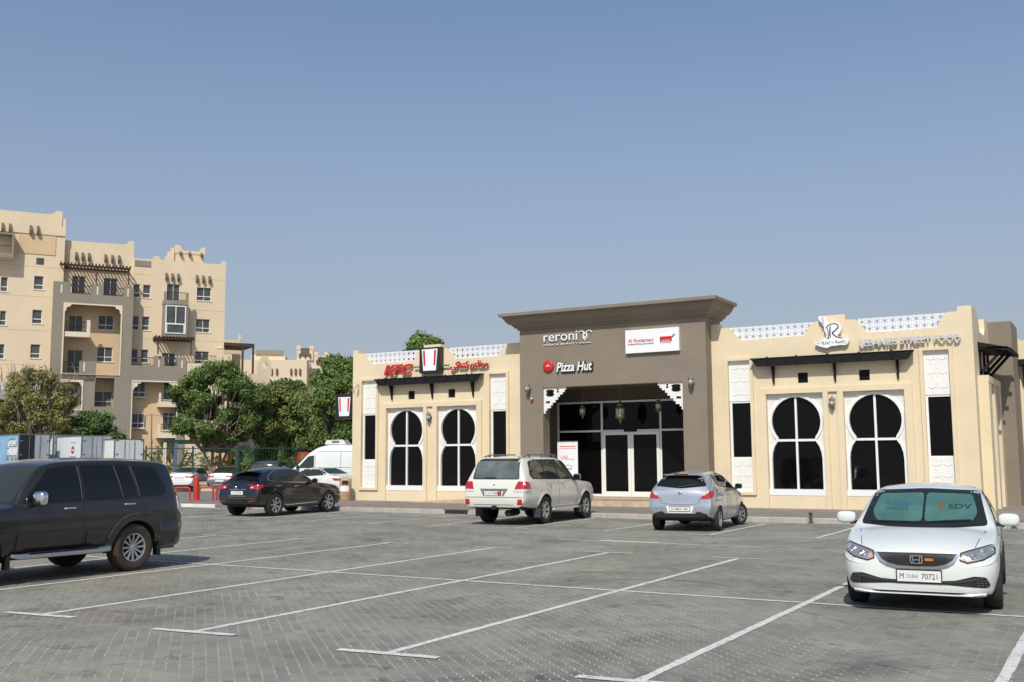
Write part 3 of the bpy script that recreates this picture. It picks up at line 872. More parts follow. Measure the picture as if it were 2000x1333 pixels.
# arabic name
ar = thing('shop_sign', 'red Arabic lettering on the left wing, right of the square logo box', 'sign', (-21.80, 33.92, 5.40))
vs, fs = text_mesh('\uFEE3\uFEC4\uFE8E\uFECB\uFEE2 \uFEDB\uFEE8\uFE98\uFE8E\uFEDB\uFEF2'[::-1], height=.40, width=1.75, depth=.07, weight=.022)
MB().add(vs, fs).build('lettering', M_red, ar)
def bucket_logo(parent, w, h, y):
    """tapered white field with the red bars; the portrait is left blank"""
    MB().plate([(-w * .40, -h * .5), (w * .40, -h * .5), (w * .5, h * .5), (-w * .5, h * .5)], [], y - .012, y).build('logo_field', M_signw, parent)
    for s in (-1, 1):
        MB().plate([(s * w * .36, -h * .26), (s * w * .26, -h * .26), (s * w * .30, h * .44), (s * w * .42, h * .44)], [], y - .02, y - .0125).build('logo_bar', M_red, parent)
lb = thing('logo_box_sign', 'black square box sign with white tapered field and red bars above the left canopy', 'sign', (-23.575, 33.86, 5.72))
MB().box(-.50, .50, -.12, .13, -.52, .50).build('box', M_signb, lb)
bucket_logo(lb, .76, .86, -.122)
for s in (-1, 1):
    b = MB(); b.box(s * .50 if s > 0 else -.86, .84 if s > 0 else -.50, -.0, .04, -.27, -.215); b.build('bar', mat('sign_bracket', (.10, .12, .10), .5), lb)
pb = thing('projecting_sign', 'black projecting box sign with red bars at the far left corner of the shops', 'sign', (-28.26, 34.3, 4.02))
MB().box(-.50, .55, -.12, .12, -.52, .52).build('box', M_signb, pb)
bucket_logo(pb, .66, .80, -.122)
MB().box(.55, .60, -.03, .03, -.3, .3).build('bracket', M_signb, pb)
# taupe block signs
letters('shop_sign', 'white lettering reroni high on the taupe block', 'reroni', -18.22, -16.83, 6.07, 6.40, 33.42, [M_signw], .03, weight=.0, spacing=1.0)
letters('shop_sign', 'small white lettering HAIR & BEAUTY under the larger white name', 'HAIR & BEAUTY', -18.22, -16.82, 5.925, 5.985, 33.425, [M_signw], .015, weight=.012, spacing=1.3)
t = thing('shop_emblem', 'white curled emblem right of the white name on the taupe block', 'sign', (-16.52, 33.41, 6.2))
b = MB()
b.tube([(-.26, 0, .10)] + [(-.16 + .10 * math.cos(R_(a)), 0, .10 + .08 * math.sin(R_(a))) for a in range(150, -30, -25)] + [(-.06, 0, .0), (0, 0, -.08)], .018, 6)
b.tube([(.26, 0, .10)] + [(.16 - .10 * math.cos(R_(a)), 0, .10 + .08 * math.sin(R_(a))) for a in range(150, -30, -25)] + [(.06, 0, .0), (0, 0, -.08)], .018, 6)
b.tube([(-.06, 0, .16), (0, 0, .06), (.06, 0, .16)], .014, 6)
b.tube([(.0 + .09 * math.cos(R_(a)), 0, -.02 + .09 * math.sin(R_(a))) for a in range(0, 361, 30)], .014, 6)
b.tube([(-.09, 0, -.06), (0, 0, -.19), (.09, 0, -.06)], .016, 6)
b.box(-.24, .24, -.01, .01, -.265, -.25)
b.build('emblem', M_signw, t)
ph = letters('shop_sign', 'white brush lettering Pizza Hut with black edge beside a red disc', 'Pizza Hut', -17.68, -16.24, 4.93, 5.27, 33.40, [M_signw], .04, weight=.018, shear=.22)
vs, fs = text_mesh('Pizza Hut', height=.40, width=1.50, depth=.05, weight=.045, shear=.22)
MB().add([(v[0] + .01, v[1] + .045, v[2] - .015) for v in vs], fs).build('black_edge', M_signb, ph)
pd = thing('disc_sign', 'round red disc sign with white roof mark on the taupe block', 'sign', (-18.04, 33.42, 5.165))
MB().lathe([(0, -.05), (.20, -.05), (.215, -.04), (.215, .03)], 32, 0, (0, 0, 0), 'y').build('disc', M_red, pd, 40)
MB().plate([(-.11, -.035), (-.05, .0), (-.03, .015), (-.03, .035), (0, .05), (.03, .035), (.03, .015), (.06, .0), (.12, -.03), (.05, -.015), (0, .005), (-.05, -.018)], [], -.062, -.051).build('roof_mark', M_signw, pd)
ws = thing('sign_board', 'white rectangular sign board with red lettering Al Rostamani on the taupe block', 'sign', (-13.90, 33.38, 5.85))
MB().box(-1.0, 1.0, -.05, .07, -.405, .41).build('board', M_signw, ws)
b = MB(); text_to(b, 'Al Rostamani', (-.42, -.054, .03), width=.96, height=.13, weight=.02); b.build('lettering', M_red, ws)
b = MB(); text_to(b, 'INTERNATIONAL EXCHANGE', (-.42, -.054, -.10), width=.96, height=.055, weight=.03); b.build('small_lettering', M_darkink, ws)
b = MB(); b.box(.30, .74, -.057, -.0505, -.07, .11); b.build('red_block', M_red, ws)
b = MB(); b.box(.36, .68, -.060, -.0575, -.035, -.02); b.build('red_block_caption', M_signw, ws)
b = MB(); text_to(b, 'exchange', (.52, -.054, -.115), width=.40, height=.05, weight=.01); b.build('small_lettering', M_darkink, ws)
MB().plate([(.74, .06), (.80, .06), (.80, .12), (.86, .12), (.86, .17), (.78, .17), (.78, .12), (.74, .12)], [], -.057, -.0505).build('blue_mark', mat('sign_blue', (.05, .12, .4), .4), ws)
# K sign
ks = thing('shaped_sign', 'white cut-out sign with black brush letter K and Arabic script on the right wing parapet', 'sign', (-7.92, 33.90, 5.83))
out = [(-.37, .50), (-.12, .47), (-.06, .28), (0, .22), (.12, .28), (.25, .27), (.33, .18), (.36, .05), (.30, -.08), (.20, -.15), (.30, -.22), (.45, -.27), (.55, -.25), (.575, -.33), (.54, -.42), (.46, -.49), (.30, -.47), (.14, -.49), (-.0, -.49), (-.12, -.55), (-.25, -.52), (-.38, -.47), (-.52, -.40), (-.50, -.34), (-.36, -.30), (-.22, -.26), (-.13, -.18), (-.15, -.05), (-.20, .05), (-.19, .14), (-.27, .28), (-.36, .40)]
MB().plate(rpoly(out, .03, 2)[::-1], [], -.05, .05).build('board', M_signw, ks)
b = MB()
def brush(b, pts, ws_, y=-.06):
    for i in range(len(pts) - 1):
        b.tube([(pts[i][0], y, pts[i][1]), (pts[i + 1][0], y, pts[i + 1][1])], [ws_[i], ws_[i + 1]], 6)
brush(b, [(-.13, .11), (-.08, .17), (0, .215), (.10, .235), (.2, .22), (.26, .16), (.25, .10), (.16, .01), (.06, -.06), (.08, -.10), (.18, -.19), (.30, -.235), (.38, -.25)], [.015, .012, .011, .011, .013, .016, .018, .016, .018, .018, .015, .012, .006])
brush(b, [(0, .15), (-.01, .0), (-.02, -.1), (.0, -.2)], [.016, .022, .022, .012])
brush(b, [(-.09, .10), (-.07, -.05), (-.07, -.2)], [.010, .012, .016]); b.box(-.12, -.03, -.064, -.056, -.235, -.21)
b.build('letter', M_signb, ks)
b = MB(); text_to(b, '\uFEAD\uFEBB\uFEF4\uFED2 \uFE91\uFEF4\uFEAE\uFEED\uFE95'[::-1], (.02, -.056, -.36), width=.92, height=.16, weight=.0)
b.build('arabic_script', M_darkink, ks)
b = MB()
for i in range(6): b.box(-.27 + (i % 2) * .03, -.22 + (i % 2) * .03, -.056, -.0505, .20 + i * .045, .225 + i * .045)
b.build('printed_ornament', mat('sign_grey', (.25, .28, .26), .6), ks)
letters('shop_sign', 'white and grey raised letters LEBANIES STREET FOOD on the right wing', 'LEBANIES STREET FOOD', -7.03, -4.04, 5.27, 5.49, 33.93, [mat('letter_grey', (.54, .56, .62), .4)], .07, weight=.012)
vs, fs = None, None

# roller banner in the porch
rb = thing('roller_banner', 'white roller banner with red and green print standing in the porch', 'banner', (-17.72, 34.25, FZ + .02))
rb.scale = (1.05, 1, 1.13)
MB().box(-.42, .42, -.08, .08, 0, .06).build('base', M_iron, rb)
MB().box(-.40, .40, -.006, .006, .06, 1.78).build('sheet', M_signw, rb)
b = MB(); b.box(-.32, .32, -.0085, -.0065, 1.62, 1.65); b.box(-.32, .32, -.0085, -.0065, 1.56, 1.575); text_to(b, 'UAE', (-.13, -.008, 1.28), width=.28, height=.12, weight=.01); b.build('red_print', mat('print_red', (.62, .16, .14), .6), rb)
b = MB(); text_to(b, 'Exchange', (.1, -.0082, 1.22), width=.34, height=.09); b.build('green_print', mat('print_green', (.25, .5, .3), .6), rb)
b = MB(); text_to(b, 'Remit', (0, -.0084, .92), width=.34, height=.09); b.tube([(-.2 + .4 * i / 8, -.008, .98 + .05 * math.sin(math.pi * i / 8)) for i in range(9)], .006, 4); b.build('dark_print', M_darkink, rb)
MB().lathe([(0, -.0095), (.12, -.009), (.14, -.0067)], 14, 0, (.03, 0, .66), 'y').build('print_figure', mat('print_orange', (.62, .40, .16), .6), rb)
MB().box(-.41, .41, -.012, .012, 1.78, 1.81).build('top_rail', M_iron, rb)

# litter bin
M_bin = mat('tan_fibreglass', (.44, .31, .16), .6, var=.12, scale=6, bump=.3)
bn = thing('litter_bin', 'tan cylindrical litter bin with domed top at the left corner of the shops', 'bin', (-27.55, 33.45, .128))
MB().lathe([(.235, 0), (.245, .02), (.245, .62)], 28).build('body', M_bin, bn, 40)
b = MB(); b.lathe([(.245, .62), (.245, .74), (.235, .82), (.19, .90), (.10, .945), (0, .955)], 28); b.build('hood', M_bin, bn, 50)
MB().plate(rpoly([(-.12, .66), (.12, .66), (.12, .82), (-.12, .82)], .03), [], -.25, -.22).build('mouth', M_signb, bn, rot=(0, 0, R_(35)))
b = MB(); n_ = 12
for i in range(n_): 
    a0, a1 = R_(200 + i * 12), R_(212 + i * 12)
    b.add([(.2475 * math.cos(a0), .2475 * math.sin(a0), .38), (.2475 * math.cos(a1), .2475 * math.sin(a1), .38), (.2475 * math.cos(a1), .2475 * math.sin(a1), .60), (.2475 * math.cos(a0), .2475 * math.sin(a0), .60)], [(0, 1, 2, 3)])
b.build('sticker', M_signw, bn, 60)

# cctv arm and dangling cable on the left wing
cc = thing('security_camera', 'small camera with dangling cable at the top left of the left wing', 'camera', (-27.30, 33.95, 4.86))
MB().beam((0, 0, 0), (0, -.18, -.02), .03, .03).build('arm', M_iron, cc)
MB().box(-.035, .035, -.32, -.12, -.05, .03).build('housing', M_signw, cc)
MB().tube([(0, -.02, 0), (-.05, -.03, .05), (-.12, -.03, .02), (-.28, -.03, -.06), (-.33, -.03, -.16), (-.26, -.03, -.24), (-.18, -.03, -.22)], .010, 6).build('cable', mat('cable_red', (.35, .12, .08), .6), cc)
# ------------------------------------------------------------------ vehicles
def paint(name, col, rough=.28, metal=0.0, flake=0.0):
    return mat(name, col, rough, metal=metal, coat=.9, spec=.5, var=.025, scale=1.2)
P_white = paint('car_paint_white', (.72, .75, .71))
P_pearl = paint('car_paint_pearl', (.68, .675, .60))
P_black = paint('car_paint_black', (.008, .008, .010), .22)
P_grey = paint('car_paint_dark_grey', (.017, .016, .0165), .22, metal=.2)
P_silver = paint('car_paint_silver', (.42, .45, .49), .32, metal=.55)
P_silver2 = paint('car_paint_silver_grey', (.20, .205, .215), .35, metal=.5)
M_cglass = mat('car_glass', (.008, .010, .011), .03, spec=.45)
M_cglass2 = mat('car_glass_light', (.030, .036, .030), .04, spec=.5)
M_black = mat('black_trim', (.014, .014, .014), .55, var=.1, scale=20)
M_seam = mat('shut_line', (.02, .02, .02), .8)
M_tyre = mat('tyre_rubber', (.022, .021, .020), .85, var=.2, scale=12, bump=.3)
M_tyred = mat('dusty_tyre_rubber', (.055, .040, .028), .9, var=.25, scale=7, bump=.3)
M_rim = mat('alloy_rim', (.50, .50, .49), .32, metal=.8, var=.06, scale=8)
M_rimd = mat('rim_shadow', (.015, .015, .015), .7)
M_chrome = mat('chrome', (.75, .76, .78), .12, metal=1.0)
M_lred = mat('tail_lamp_red', (.42, .012, .018), .12, spec=.6, coat=.8)
M_lclear = mat('lamp_clear', (.62, .60, .58), .12, spec=.7, coat=.8)
M_lhead = mat('headlamp_reflector', (.42, .43, .42), .15, metal=.6, coat=.8)
M_amber = mat('lamp_amber', (.65, .30, .18), .2, coat=.5)
M_plate = mat('number_plate_white', (.74, .74, .72), .4)
M_ink = mat('plate_ink', (.015, .015, .015), .5)
M_under = mat('underbody', (.012, .012, .012), .9)

def pchip(xs, ys, x):
    """monotone cubic interpolation of ys(xs) at x (numpy arrays)"""
    xs = np.asarray(xs, float); ys = np.asarray(ys, float)
    h = np.diff(xs); d = np.diff(ys) / h
    m = np.zeros_like(ys)
    for i in range(1, len(xs) - 1):
        if d[i - 1] * d[i] > 0:
            w1 = 2 * h[i] + h[i - 1]; w2 = h[i] + 2 * h[i - 1]
            m[i] = (w1 + w2) / (w1 / d[i - 1] + w2 / d[i])
    m[0], m[-1] = d[0], d[-1]
    i = np.clip(np.searchsorted(xs, x) - 1, 0, len(h) - 1)
    t = (x - xs[i]) / h[i]
    return (ys[i] * (1 + 2 * t) * (1 - t) ** 2 + m[i] * h[i] * t * (1 - t) ** 2 + ys[i + 1] * t * t * (3 - 2 * t) + m[i + 1] * h[i] * t * t * (t - 1))

class Car:
    """body lofted through stations (x, zb, wb, zm, wm, zs, ws, zr, wr, cr); x = distance from the nose, nose faces +X of the thing"""
    def __init__(s, name, label, cat, loc, rz, st, wheels, wr, paintm, rad=(.10, .30, .07, .12), group=None, arch=1.14, ww=.225, track=None, dusty=False, spokes=7, rimr=.62, steer=0.0, rimm=None):
        st = np.array(st, float); s.L = st[-1, 0]; s.paint = paintm
        s.t = thing(name, label, cat, loc, rz, group)
        # parameter along the stations
        dl = np.sqrt(np.diff(st[:, 0]) ** 2 + (np.diff(st[:, 7]) * .6) ** 2 + (np.diff(st[:, 4])) ** 2) + .01
        T = np.concatenate([[0], np.cumsum(dl)])
        ts = [0.0]
        for i in range(len(dl)):
            k = max(2, int(math.ceil(dl[i] / .075)))
            ts += [T[i] + dl[i] * (j + 1) / k for j in range(k)]
        ts = np.array(ts)
        Q = np.stack([pchip(T, st[:, k], ts) for k in range(10)], 1)
        Q[0] = st[0]; Q[-1] = st[-1]
        rings = []
        r1, r2, r3, r4 = rad
        for x, zb, wb, zm, wm, zs, ws, zr, wrf, cr in Q:
            pts = [Vector((0, zb)), Vector((wb, zb)), Vector((wm, zm)), Vector((ws, zs)), Vector((wrf, zr - cr)), Vector((0, zr))]
            def corner(i, r, n):
                p0, p, p1 = pts[i - 1], pts[i], pts[i + 1]
                a = p + (p0 - p).normalized() * min(r, (p0 - p).length * .45)
                b = p + (p1 - p).normalized() * min(r, (p1 - p).length * .45)
                return [a * (1 - t) ** 2 + p * 2 * t * (1 - t) + b * t * t for t in [j / n for j in range(n + 1)]]
            ring = [pts[0]] + corner(1, r1, 3) + corner(2, r2, 6)
            c3 = corner(3, r3, 4); a, b = ring[-1], c3[0]
            ring += [a.lerp(b, t) + Vector((.012 * math.sin(math.pi * t), 0)) for t in (.33, .66)] + c3
            c4 = corner(4, r4, 5); a, b = ring[-1], c4[0]
            d = (b - a); nrm = Vector((d.y, -d.x)).normalized() if d.length > 1e-5 else Vector((0, 0))
            bow = .05 * min(d.length, .5)
            ring += [a.lerp(b, t) + nrm * bow * math.sin(math.pi * t) for t in (.2, .4, .6, .8)] + c4
            a = ring[-1]; b = pts[5]
            for t in (.2, .4, .6, .8):
                p = a.lerp(b, t); p.y = a.y + (b.y - a.y) * (1 - (1 - t) ** 2); ring.append(p)
            ring.append(pts[5])
            rings.append((x, ring))
        n = len(rings[0][1]); X0 = s.L / 2
        vs = []; fs = []
        N = 2 * n - 2
        for x, ring in rings:
            full = [(X0 - x, p.x, p.y) for p in ring] + [(X0 - x, -p.x, p.y) for p in ring[1:-1][::-1]]
            vs += full
        for i in range(len(rings) - 1):
            for k in range(N):
                fs.append((i * N + k, i * N + (k + 1) % N, (i + 1) * N + (k + 1) % N, (i + 1) * N + k))
        fs.append(tuple(range(N))); fs.append(tuple((len(rings) - 1) * N + k for k in range(N))[::-1])
        mb = MB(); mb.add(vs, fs)
        me = mb.mesh('body', [paintm, M_under])
        s.bvh = BVHTree.FromPolygons([v.co for v in me.vertices], [tuple(p.vertices) for p in me.polygons])
        # underside dark
        for p in me.polygons:
            if p.normal.z < -.75: p.material_index = 1
        body = link('body', me, s.t)
        s.body = body
        # wheel arches cut out
        s.wheels = wheels; s.wr = wr
        cut = MB(); zc = wr
        half = max(q[4] for q in st)
        for wx in wheels:
            for sy in (-1, 1):
                y0 = sy * (half - .34); y1 = sy * (half + .2)
                cut.lathe([(wr * arch, min(y0, y1)), (wr * arch, max(y0, y1))], 36, 1, (X0 - wx, 0, zc), 'y')
        cm = cut.mesh('cut', [paintm, M_under])
        for p in cm.polygons: p.material_index = 1
        co = link('cut', cm)
        md = body.modifiers.new('b', 'BOOLEAN'); md.operation = 'DIFFERENCE'; md.object = co; md.solver = 'EXACT'
        body.matrix_parent_inverse.identity()
        # evaluate without the parent's transform
        body.parent = None
        bpy.context.view_layer.update()
        nm = bpy.data.meshes.new_from_object(body.evaluated_get(bpy.context.evaluated_depsgraph_get()))
        body.modifiers.clear(); body.data = nm; body.parent = s.t
        bpy.data.objects.remove(co)
        nm.polygons.foreach_set('use_smooth', [True] * len(nm.polygons)); nm.set_sharp_from_angle(angle=R_(32))
        # wheels
        track = track or (half - ww / 2 - .015)
        tm = M_tyred if dusty else M_tyre
        rm = rimm or M_rim
        R = wr; w = ww
        tp = [(R * rimr, -w * .42), (R * .80, -w * .52), (R * .93, -w * .50), (R * .985, -w * .40), (R, -w * .2), (R, w * .2), (R * .985, w * .4), (R * .93, w * .5), (R * .80, w * .52), (R * rimr, w * .42)]
        tyre = MB().lathe(tp, 40, 0, (0, 0, 0), 'y')
        tyre.f = tyre.f[:-2]; tyre.m = tyre.m[:-2]
        tyme = tyre.mesh('tyre', tm, 45, fix=True)
        hub = MB().lathe([(0, -w * .1), (R * rimr, -w * .1), (R * rimr, w * .1), (0, w * .1)], 28, 0, (0, 0, 0), 'y').mesh('wheel', M_rimd)
        rb = MB(); Rr = R * rimr
        rb.lathe([(Rr * .90, w * .20), (Rr * .92, w * .40), (Rr * .99, w * .44), (Rr * 1.01, w * .40), (Rr * 1.0, w * .10)], 36, 0, (0, 0, 0), 'y')
        rb.f = rb.f[:-2]; rb.m = rb.m[:-2]
        ns = spokes
        for k in range(ns):
            a = 2 * math.pi * k / ns
            u = Vector((math.cos(a), 0, math.sin(a))); v = Vector((-math.sin(a), 0, math.cos(a)))
            def P(r_, q_, y_): return tuple(u * r_ + v * q_ + Vector((0, y_, 0)))
            wi, wo_ = Rr * 2.2 / ns * .36, Rr * 2.2 / ns * .52
            rb.add([P(Rr * .12, -wi, w * .22), P(Rr * .12, wi, w * .22), P(Rr * .93, wo_, w * .34), P(Rr * .93, -wo_, w * .34),
                    P(Rr * .12, -wi * .7, w * .31), P(Rr * .12, wi * .7, w * .31), P(Rr * .93, wo_ * .75, w * .40), P(Rr * .93, -wo_ * .75, w * .40)],
                   [(0, 1, 2, 3), (4, 5, 6, 7), (0, 1, 5, 4), (1, 2, 6, 5), (2, 3, 7, 6), (3, 0, 4, 7)])
        rb.lathe([(0, w * .36), (Rr * .13, w * .36), (Rr * .22, w * .30), (Rr * .24, w * .18)], 16, 0, (0, 0, 0), 'y')
        rime = rb.mesh('rim', rm, 40)
        for i, wx in enumerate(wheels):
            for sy in (-1, 1):
                st_ = steer if i == 0 else 0.0
                h = link('wheel', hub, s.t, (X0 - wx, sy * track, R), (0, 0, st_ + (0 if sy > 0 else math.pi)))
                link('tyre', tyme, h); link('rim', rime, h)
    # ---- panels draped over the body -------------------------------------------------
    def drape(s, name, poly, axis, m, sgn=1, off=.004, thick=.012, res=.06, parent=None, holes=(), smooth=40, mb=None, build=True, mi=0, depth=None):
        if depth is None: depth = .30 if name in ('tail_lamp', 'reverse_lamp', 'reflector', 'rear_valance') else (.45 if name in ('headlight', 'lower_intake', 'indicator') else 3.0)
        pts = []; edges = []
        for lp in [poly] + list(holes):
            b0 = len(pts); k = len(lp)
            for i in range(k):
                a = Vector(lp[i]); b = Vector(lp[(i + 1) % k]); m_ = max(1, int((b - a).length / res))
                for j in range(m_): pts.append(a.lerp(b, j / m_))
            nn = len(pts) - b0
            edges += [(b0 + i, b0 + (i + 1) % nn) for i in range(nn)]
        xs = [p.x for p in pts]; zs = [p.y for p in pts]
        x = min(xs) + res * .5
        inner = []
        while x < max(xs):
            z = min(zs) + res * .5
            while z < max(zs): inner.append(Vector((x, z))); z += res
            x += res
        r = delaunay_2d_cdt(pts + inner, edges, [], 2 if not holes else 2, 1e-5)
        V2, E2, F2 = r[0], r[1], r[2]
        if holes:
            def ins(p, P):
                c = False
                for i in range(len(P)):
                    a, b = P[i - 1], P[i]
                    if (a[1] > p.y) != (b[1] > p.y) and p.x < (b[0] - a[0]) * (p.y - a[1]) / (b[1] - a[1]) + a[0]: c = not c
                return c
            F2 = [f for f in F2 if not any(ins(sum((V2[i] for i in f), Vector((0, 0))) / len(f), h) for h in holes)]
        P3 = []; N3 = []
        for v in V2:
            if axis == 'y': o, d = Vector((v.x, sgn * 3, v.y)), Vector((0, -sgn, 0))
            elif axis == 'x': o, d = Vector((sgn * 6, v.x, v.y)), Vector((-sgn, 0, 0))
            else: o, d = Vector((v.x, v.y, 4)), Vector((0, 0, -1))
            h = s.bvh.ray_cast(o, d)
            if h[0] is None or (axis == 'x' and abs(h[0].x - sgn * s.L / 2) > depth):
                if axis == 'x': o2 = Vector((sgn * (s.L / 2 - depth * .5), v.x, v.y))
                elif axis == 'y': o2 = Vector((v.x, sgn * .8, v.y))
                else: o2 = Vector((v.x, v.y, 1.0))
                h = s.bvh.find_nearest(o2)
            nn = h[1]
            if nn.dot(d) > 0: nn = -nn
            P3.append(h[0]); N3.append(nn)
        # smooth the normals a little
        acc = [Vector(n_) for n_ in N3]
        for a, b in E2: acc[a] += N3[b]; acc[b] += N3[a]
        N3 = [a.normalized() for a in acc]
        vs = [p + n_ * off for p, n_ in zip(P3, N3)]; n = len(vs)
        cntE = {}
        for f in F2:
            for i in range(len(f)):
                a, b = f[i], f[(i + 1) % len(f)]
                cntE[(min(a, b), max(a, b))] = cntE.get((min(a, b), max(a, b)), 0) + 1
        vs += [p + n_ * (off - thick) for p, n_ in zip(P3, N3)]
        fs = [tuple(f) for f in F2]
        ref = {'y': Vector((0, sgn, 0)), 'x': Vector((sgn, 0, 0)), 'z': Vector((0, 0, 1))}[axis]
        fo = []
        for f in fs:
            a, b, c = (vs[i] for i in f[:3])
            fo.append(f if (b - a).cross(c - a).dot(ref) > 0 else f[::-1])
        for (a, b), c in cntE.items():
            if c == 1: fo.append((a, b, b + n, a + n))
        q = mb or MB()
        q.add(vs, fo, mi)
        if not build: return q
        return q.build(name, m, parent or s.t, smooth, fix=False)
    def point(s, axis, a, b, sgn=1):
        if axis == 'y': h = s.bvh.ray_cast(Vector((a, sgn * 3, b)), Vector((0, -sgn, 0)))
        elif axis == 'x': h = s.bvh.ray_cast(Vector((sgn * 6, a, b)), Vector((-sgn, 0, 0)))
        else: h = s.bvh.ray_cast(Vector((a, b, 4)), Vector((0, 0, -1)))
        return (h[0], h[1]) if h[0] is not None else (Vector((a, 0, b)) if axis == 'y' else Vector((sgn * s.L / 2, a, b)), Vector((sgn, 0, 0)))
    def strip(s, name, pts, axis, m, sgn=1, w=.008, off=.003, thick=.004, parent=None, up=None):
        """narrow line following the body: pts are 2D"""
        mb = MB(); P = []
        dense = []
        for i in range(len(pts) - 1):
            a, b = Vector(pts[i]), Vector(pts[i + 1]); k = max(1, int((b - a).length / .06))
            dense += [a.lerp(b, j / k) for j in range(k)]
        dense.append(Vector(pts[-1]))
        for d in dense:
            p, n_ = s.point(axis, d.x, d.y, sgn); P.append((p, n_))
        vs = []; n = len(P)
        for i, (p, n_) in enumerate(P):
            t = (P[min(i + 1, n - 1)][0] - P[max(i - 1, 0)][0])
            t = t.normalized() if t.length > 1e-6 else Vector((0, 0, 1))
            sd_ = t.cross(n_).normalized() * w / 2
            vs += [p + n_ * off - sd_, p + n_ * off + sd_, p + n_ * (off - thick) + sd_, p + n_ * (off - thick) - sd_]
        fs = []
        for i in range(n - 1):
            for k in range(4): fs.append((i * 4 + k, i * 4 + (k + 1) % 4, (i + 1) * 4 + (k + 1) % 4, (i + 1) * 4 + k))
        fs += [(0, 1, 2, 3), tuple((n - 1) * 4 + k for k in (3, 2, 1, 0))]
        mb.add(vs, fs)
        return mb.build(name, m, parent or s.t, 50)
    def X(s, d): return s.L / 2 - d
    def flip(s, pts): return [(s.L / 2 - x, z) for x, z in pts]
    def side(s, name, pts, m, both=True, **kw):
        out = []
        for sg in ((1, -1) if both else (kw.pop('sgn'),)):
            out.append(s.drape(name, s.flip(pts), 'y', m, sgn=sg, **kw))
        return out
    def mirror(s, x, z, w=.24, h=.16, m=None, reach=.20, d=.11):
        m = m or s.paint
        for sy in (1, -1):
            p, n_ = s.point('y', s.X(x), z, sy)
            c = Vector((p.x - .01, p.y + sy * reach, z + .05))
            mb = MB()
            # shaped shell: superellipsoid
            vs = []; nu, nv = 10, 14
            for i in range(nu + 1):
                a = -math.pi / 2 + math.pi * i / nu
                for k in range(nv):
                    b = 2 * math.pi * k / nv
                    f = lambda t: math.copysign(abs(t) ** .6, t)
                    vs.append((c.x + d / 2 * f(math.cos(a)) * f(math.cos(b)) * (1 if math.cos(b) > 0 else .6), c.y + w / 2 * f(math.cos(a)) * f(math.sin(b)), c.z + h / 2 * f(math.sin(a))))
            fs = [(i * nv + k, i * nv + (k + 1) % nv, (i + 1) * nv + (k + 1) % nv, (i + 1) * nv + k) for i in range(nu) for k in range(nv)]
            mb.add(vs, fs)
            mo = mb.build('mirror', m, s.t, 60)
            MB().beam((c.x, p.y - sy * .03, z), (c.x, c.y - sy * w * .2, c.z - h * .45), .06, .045).build('stalk', M_black, mo)
            MB().plate(rpoly([(c.y - w * .42, c.z - h * .36), (c.y + w * .42, c.z - h * .36), (c.y + w * .42, c.z + h * .36), (c.y - w * .42, c.z + h * .36)], .03), [], c.x - d * .31, c.x - d * .27, plane='yz').build('mirror_glass', M_cglass, mo)
    def handle(s, x, z, m, w=.19):
        for sy in (1, -1):
            p, n_ = s.point('y', s.X(x), z, sy)
            a = Vector((p.x - w / 2, p.y, z)); 
            mb = MB(); o = n_ * .035
            mb.tube([p + Vector((-w / 2, 0, 0)), p + Vector((-w / 2 + .02, 0, 0)) + o, p + Vector((w / 2 - .02, 0, 0)) + o, p + Vector((w / 2, 0, 0))], .013, 6)
            mb.build('door_handle', m, s.t, 60)
    def lines(s, segs, axis='y', w=.007, both=True):
        for g in segs:
            pts = s.flip(g) if axis == 'y' else g
            for sy in ((1, -1) if both else (1,)):
                s.strip('shut_line', pts, axis, M_seam, sy, w)
    def plate(s, y, z, sgn, w=.52, h=.11, text=(), frame=M_black, colour=None):
        p, n_ = s.point('x', y, z, sgn)
        x = p.x + sgn * .02
        mb = MB(); mb.plate([(y - w / 2 - .012, z - h / 2 - .012), (y + w / 2 + .012, z - h / 2 - .012), (y + w / 2 + .012, z + h / 2 + .012), (y - w / 2 - .012, z + h / 2 + .012)], [], min(x - sgn * .03, x), max(x - sgn * .03, x), plane='yz')
        fr = mb.build('number_plate', frame, s.t)
        MB().plate([(y - w / 2, z - h / 2), (y + w / 2, z - h / 2), (y + w / 2, z + h / 2), (y - w / 2, z + h / 2)], [], min(x, x + sgn * .003), max(x, x + sgn * .003), plane='yz').build('plate_face', M_plate, fr)
        for body, cy, cw, ch, m in text:
            vs, fs = text_mesh(body, height=ch, width=cw, weight=.0)
            # text runs left to right for someone looking at this face
            MB().add([(x + sgn * .005, y + sgn * (v[0] + cy), z + v[2]) for v in vs], fs).build('plate_lettering', m, fr, fix=False)
        return fr
    def box(s, name, x0, x1, y0, y1, z0, z1, m, parent=None, r=None):
        return MB().box(s.X(x1), s.X(x0), y0, y1, z0, z1).build(name, m, parent or s.t)
    def arch_lip(s, wx, r0, r1, m, off=.012, sy_=(1, -1), a0=-8, a1=188, z=None, name='wheel_arch_flare'):
        z = z or s.wr
        o = [(s.X(wx) + r1 * math.cos(R_(a)), z + r1 * math.sin(R_(a))) for a in np.linspace(a0, a1, 22)]
        i = [(s.X(wx) + r0 * math.cos(R_(a)), z + r0 * math.sin(R_(a))) for a in np.linspace(a1, a0, 22)]
        for sg in sy_: s.drape(name, o + i, 'y', m, sgn=sg, off=off, thick=off + .02, res=.08)
RED = M_lred
DN = -math.pi / 2      # nose towards the camera side (-Y)
UP = math.pi / 2       # nose towards the shops (+Y)
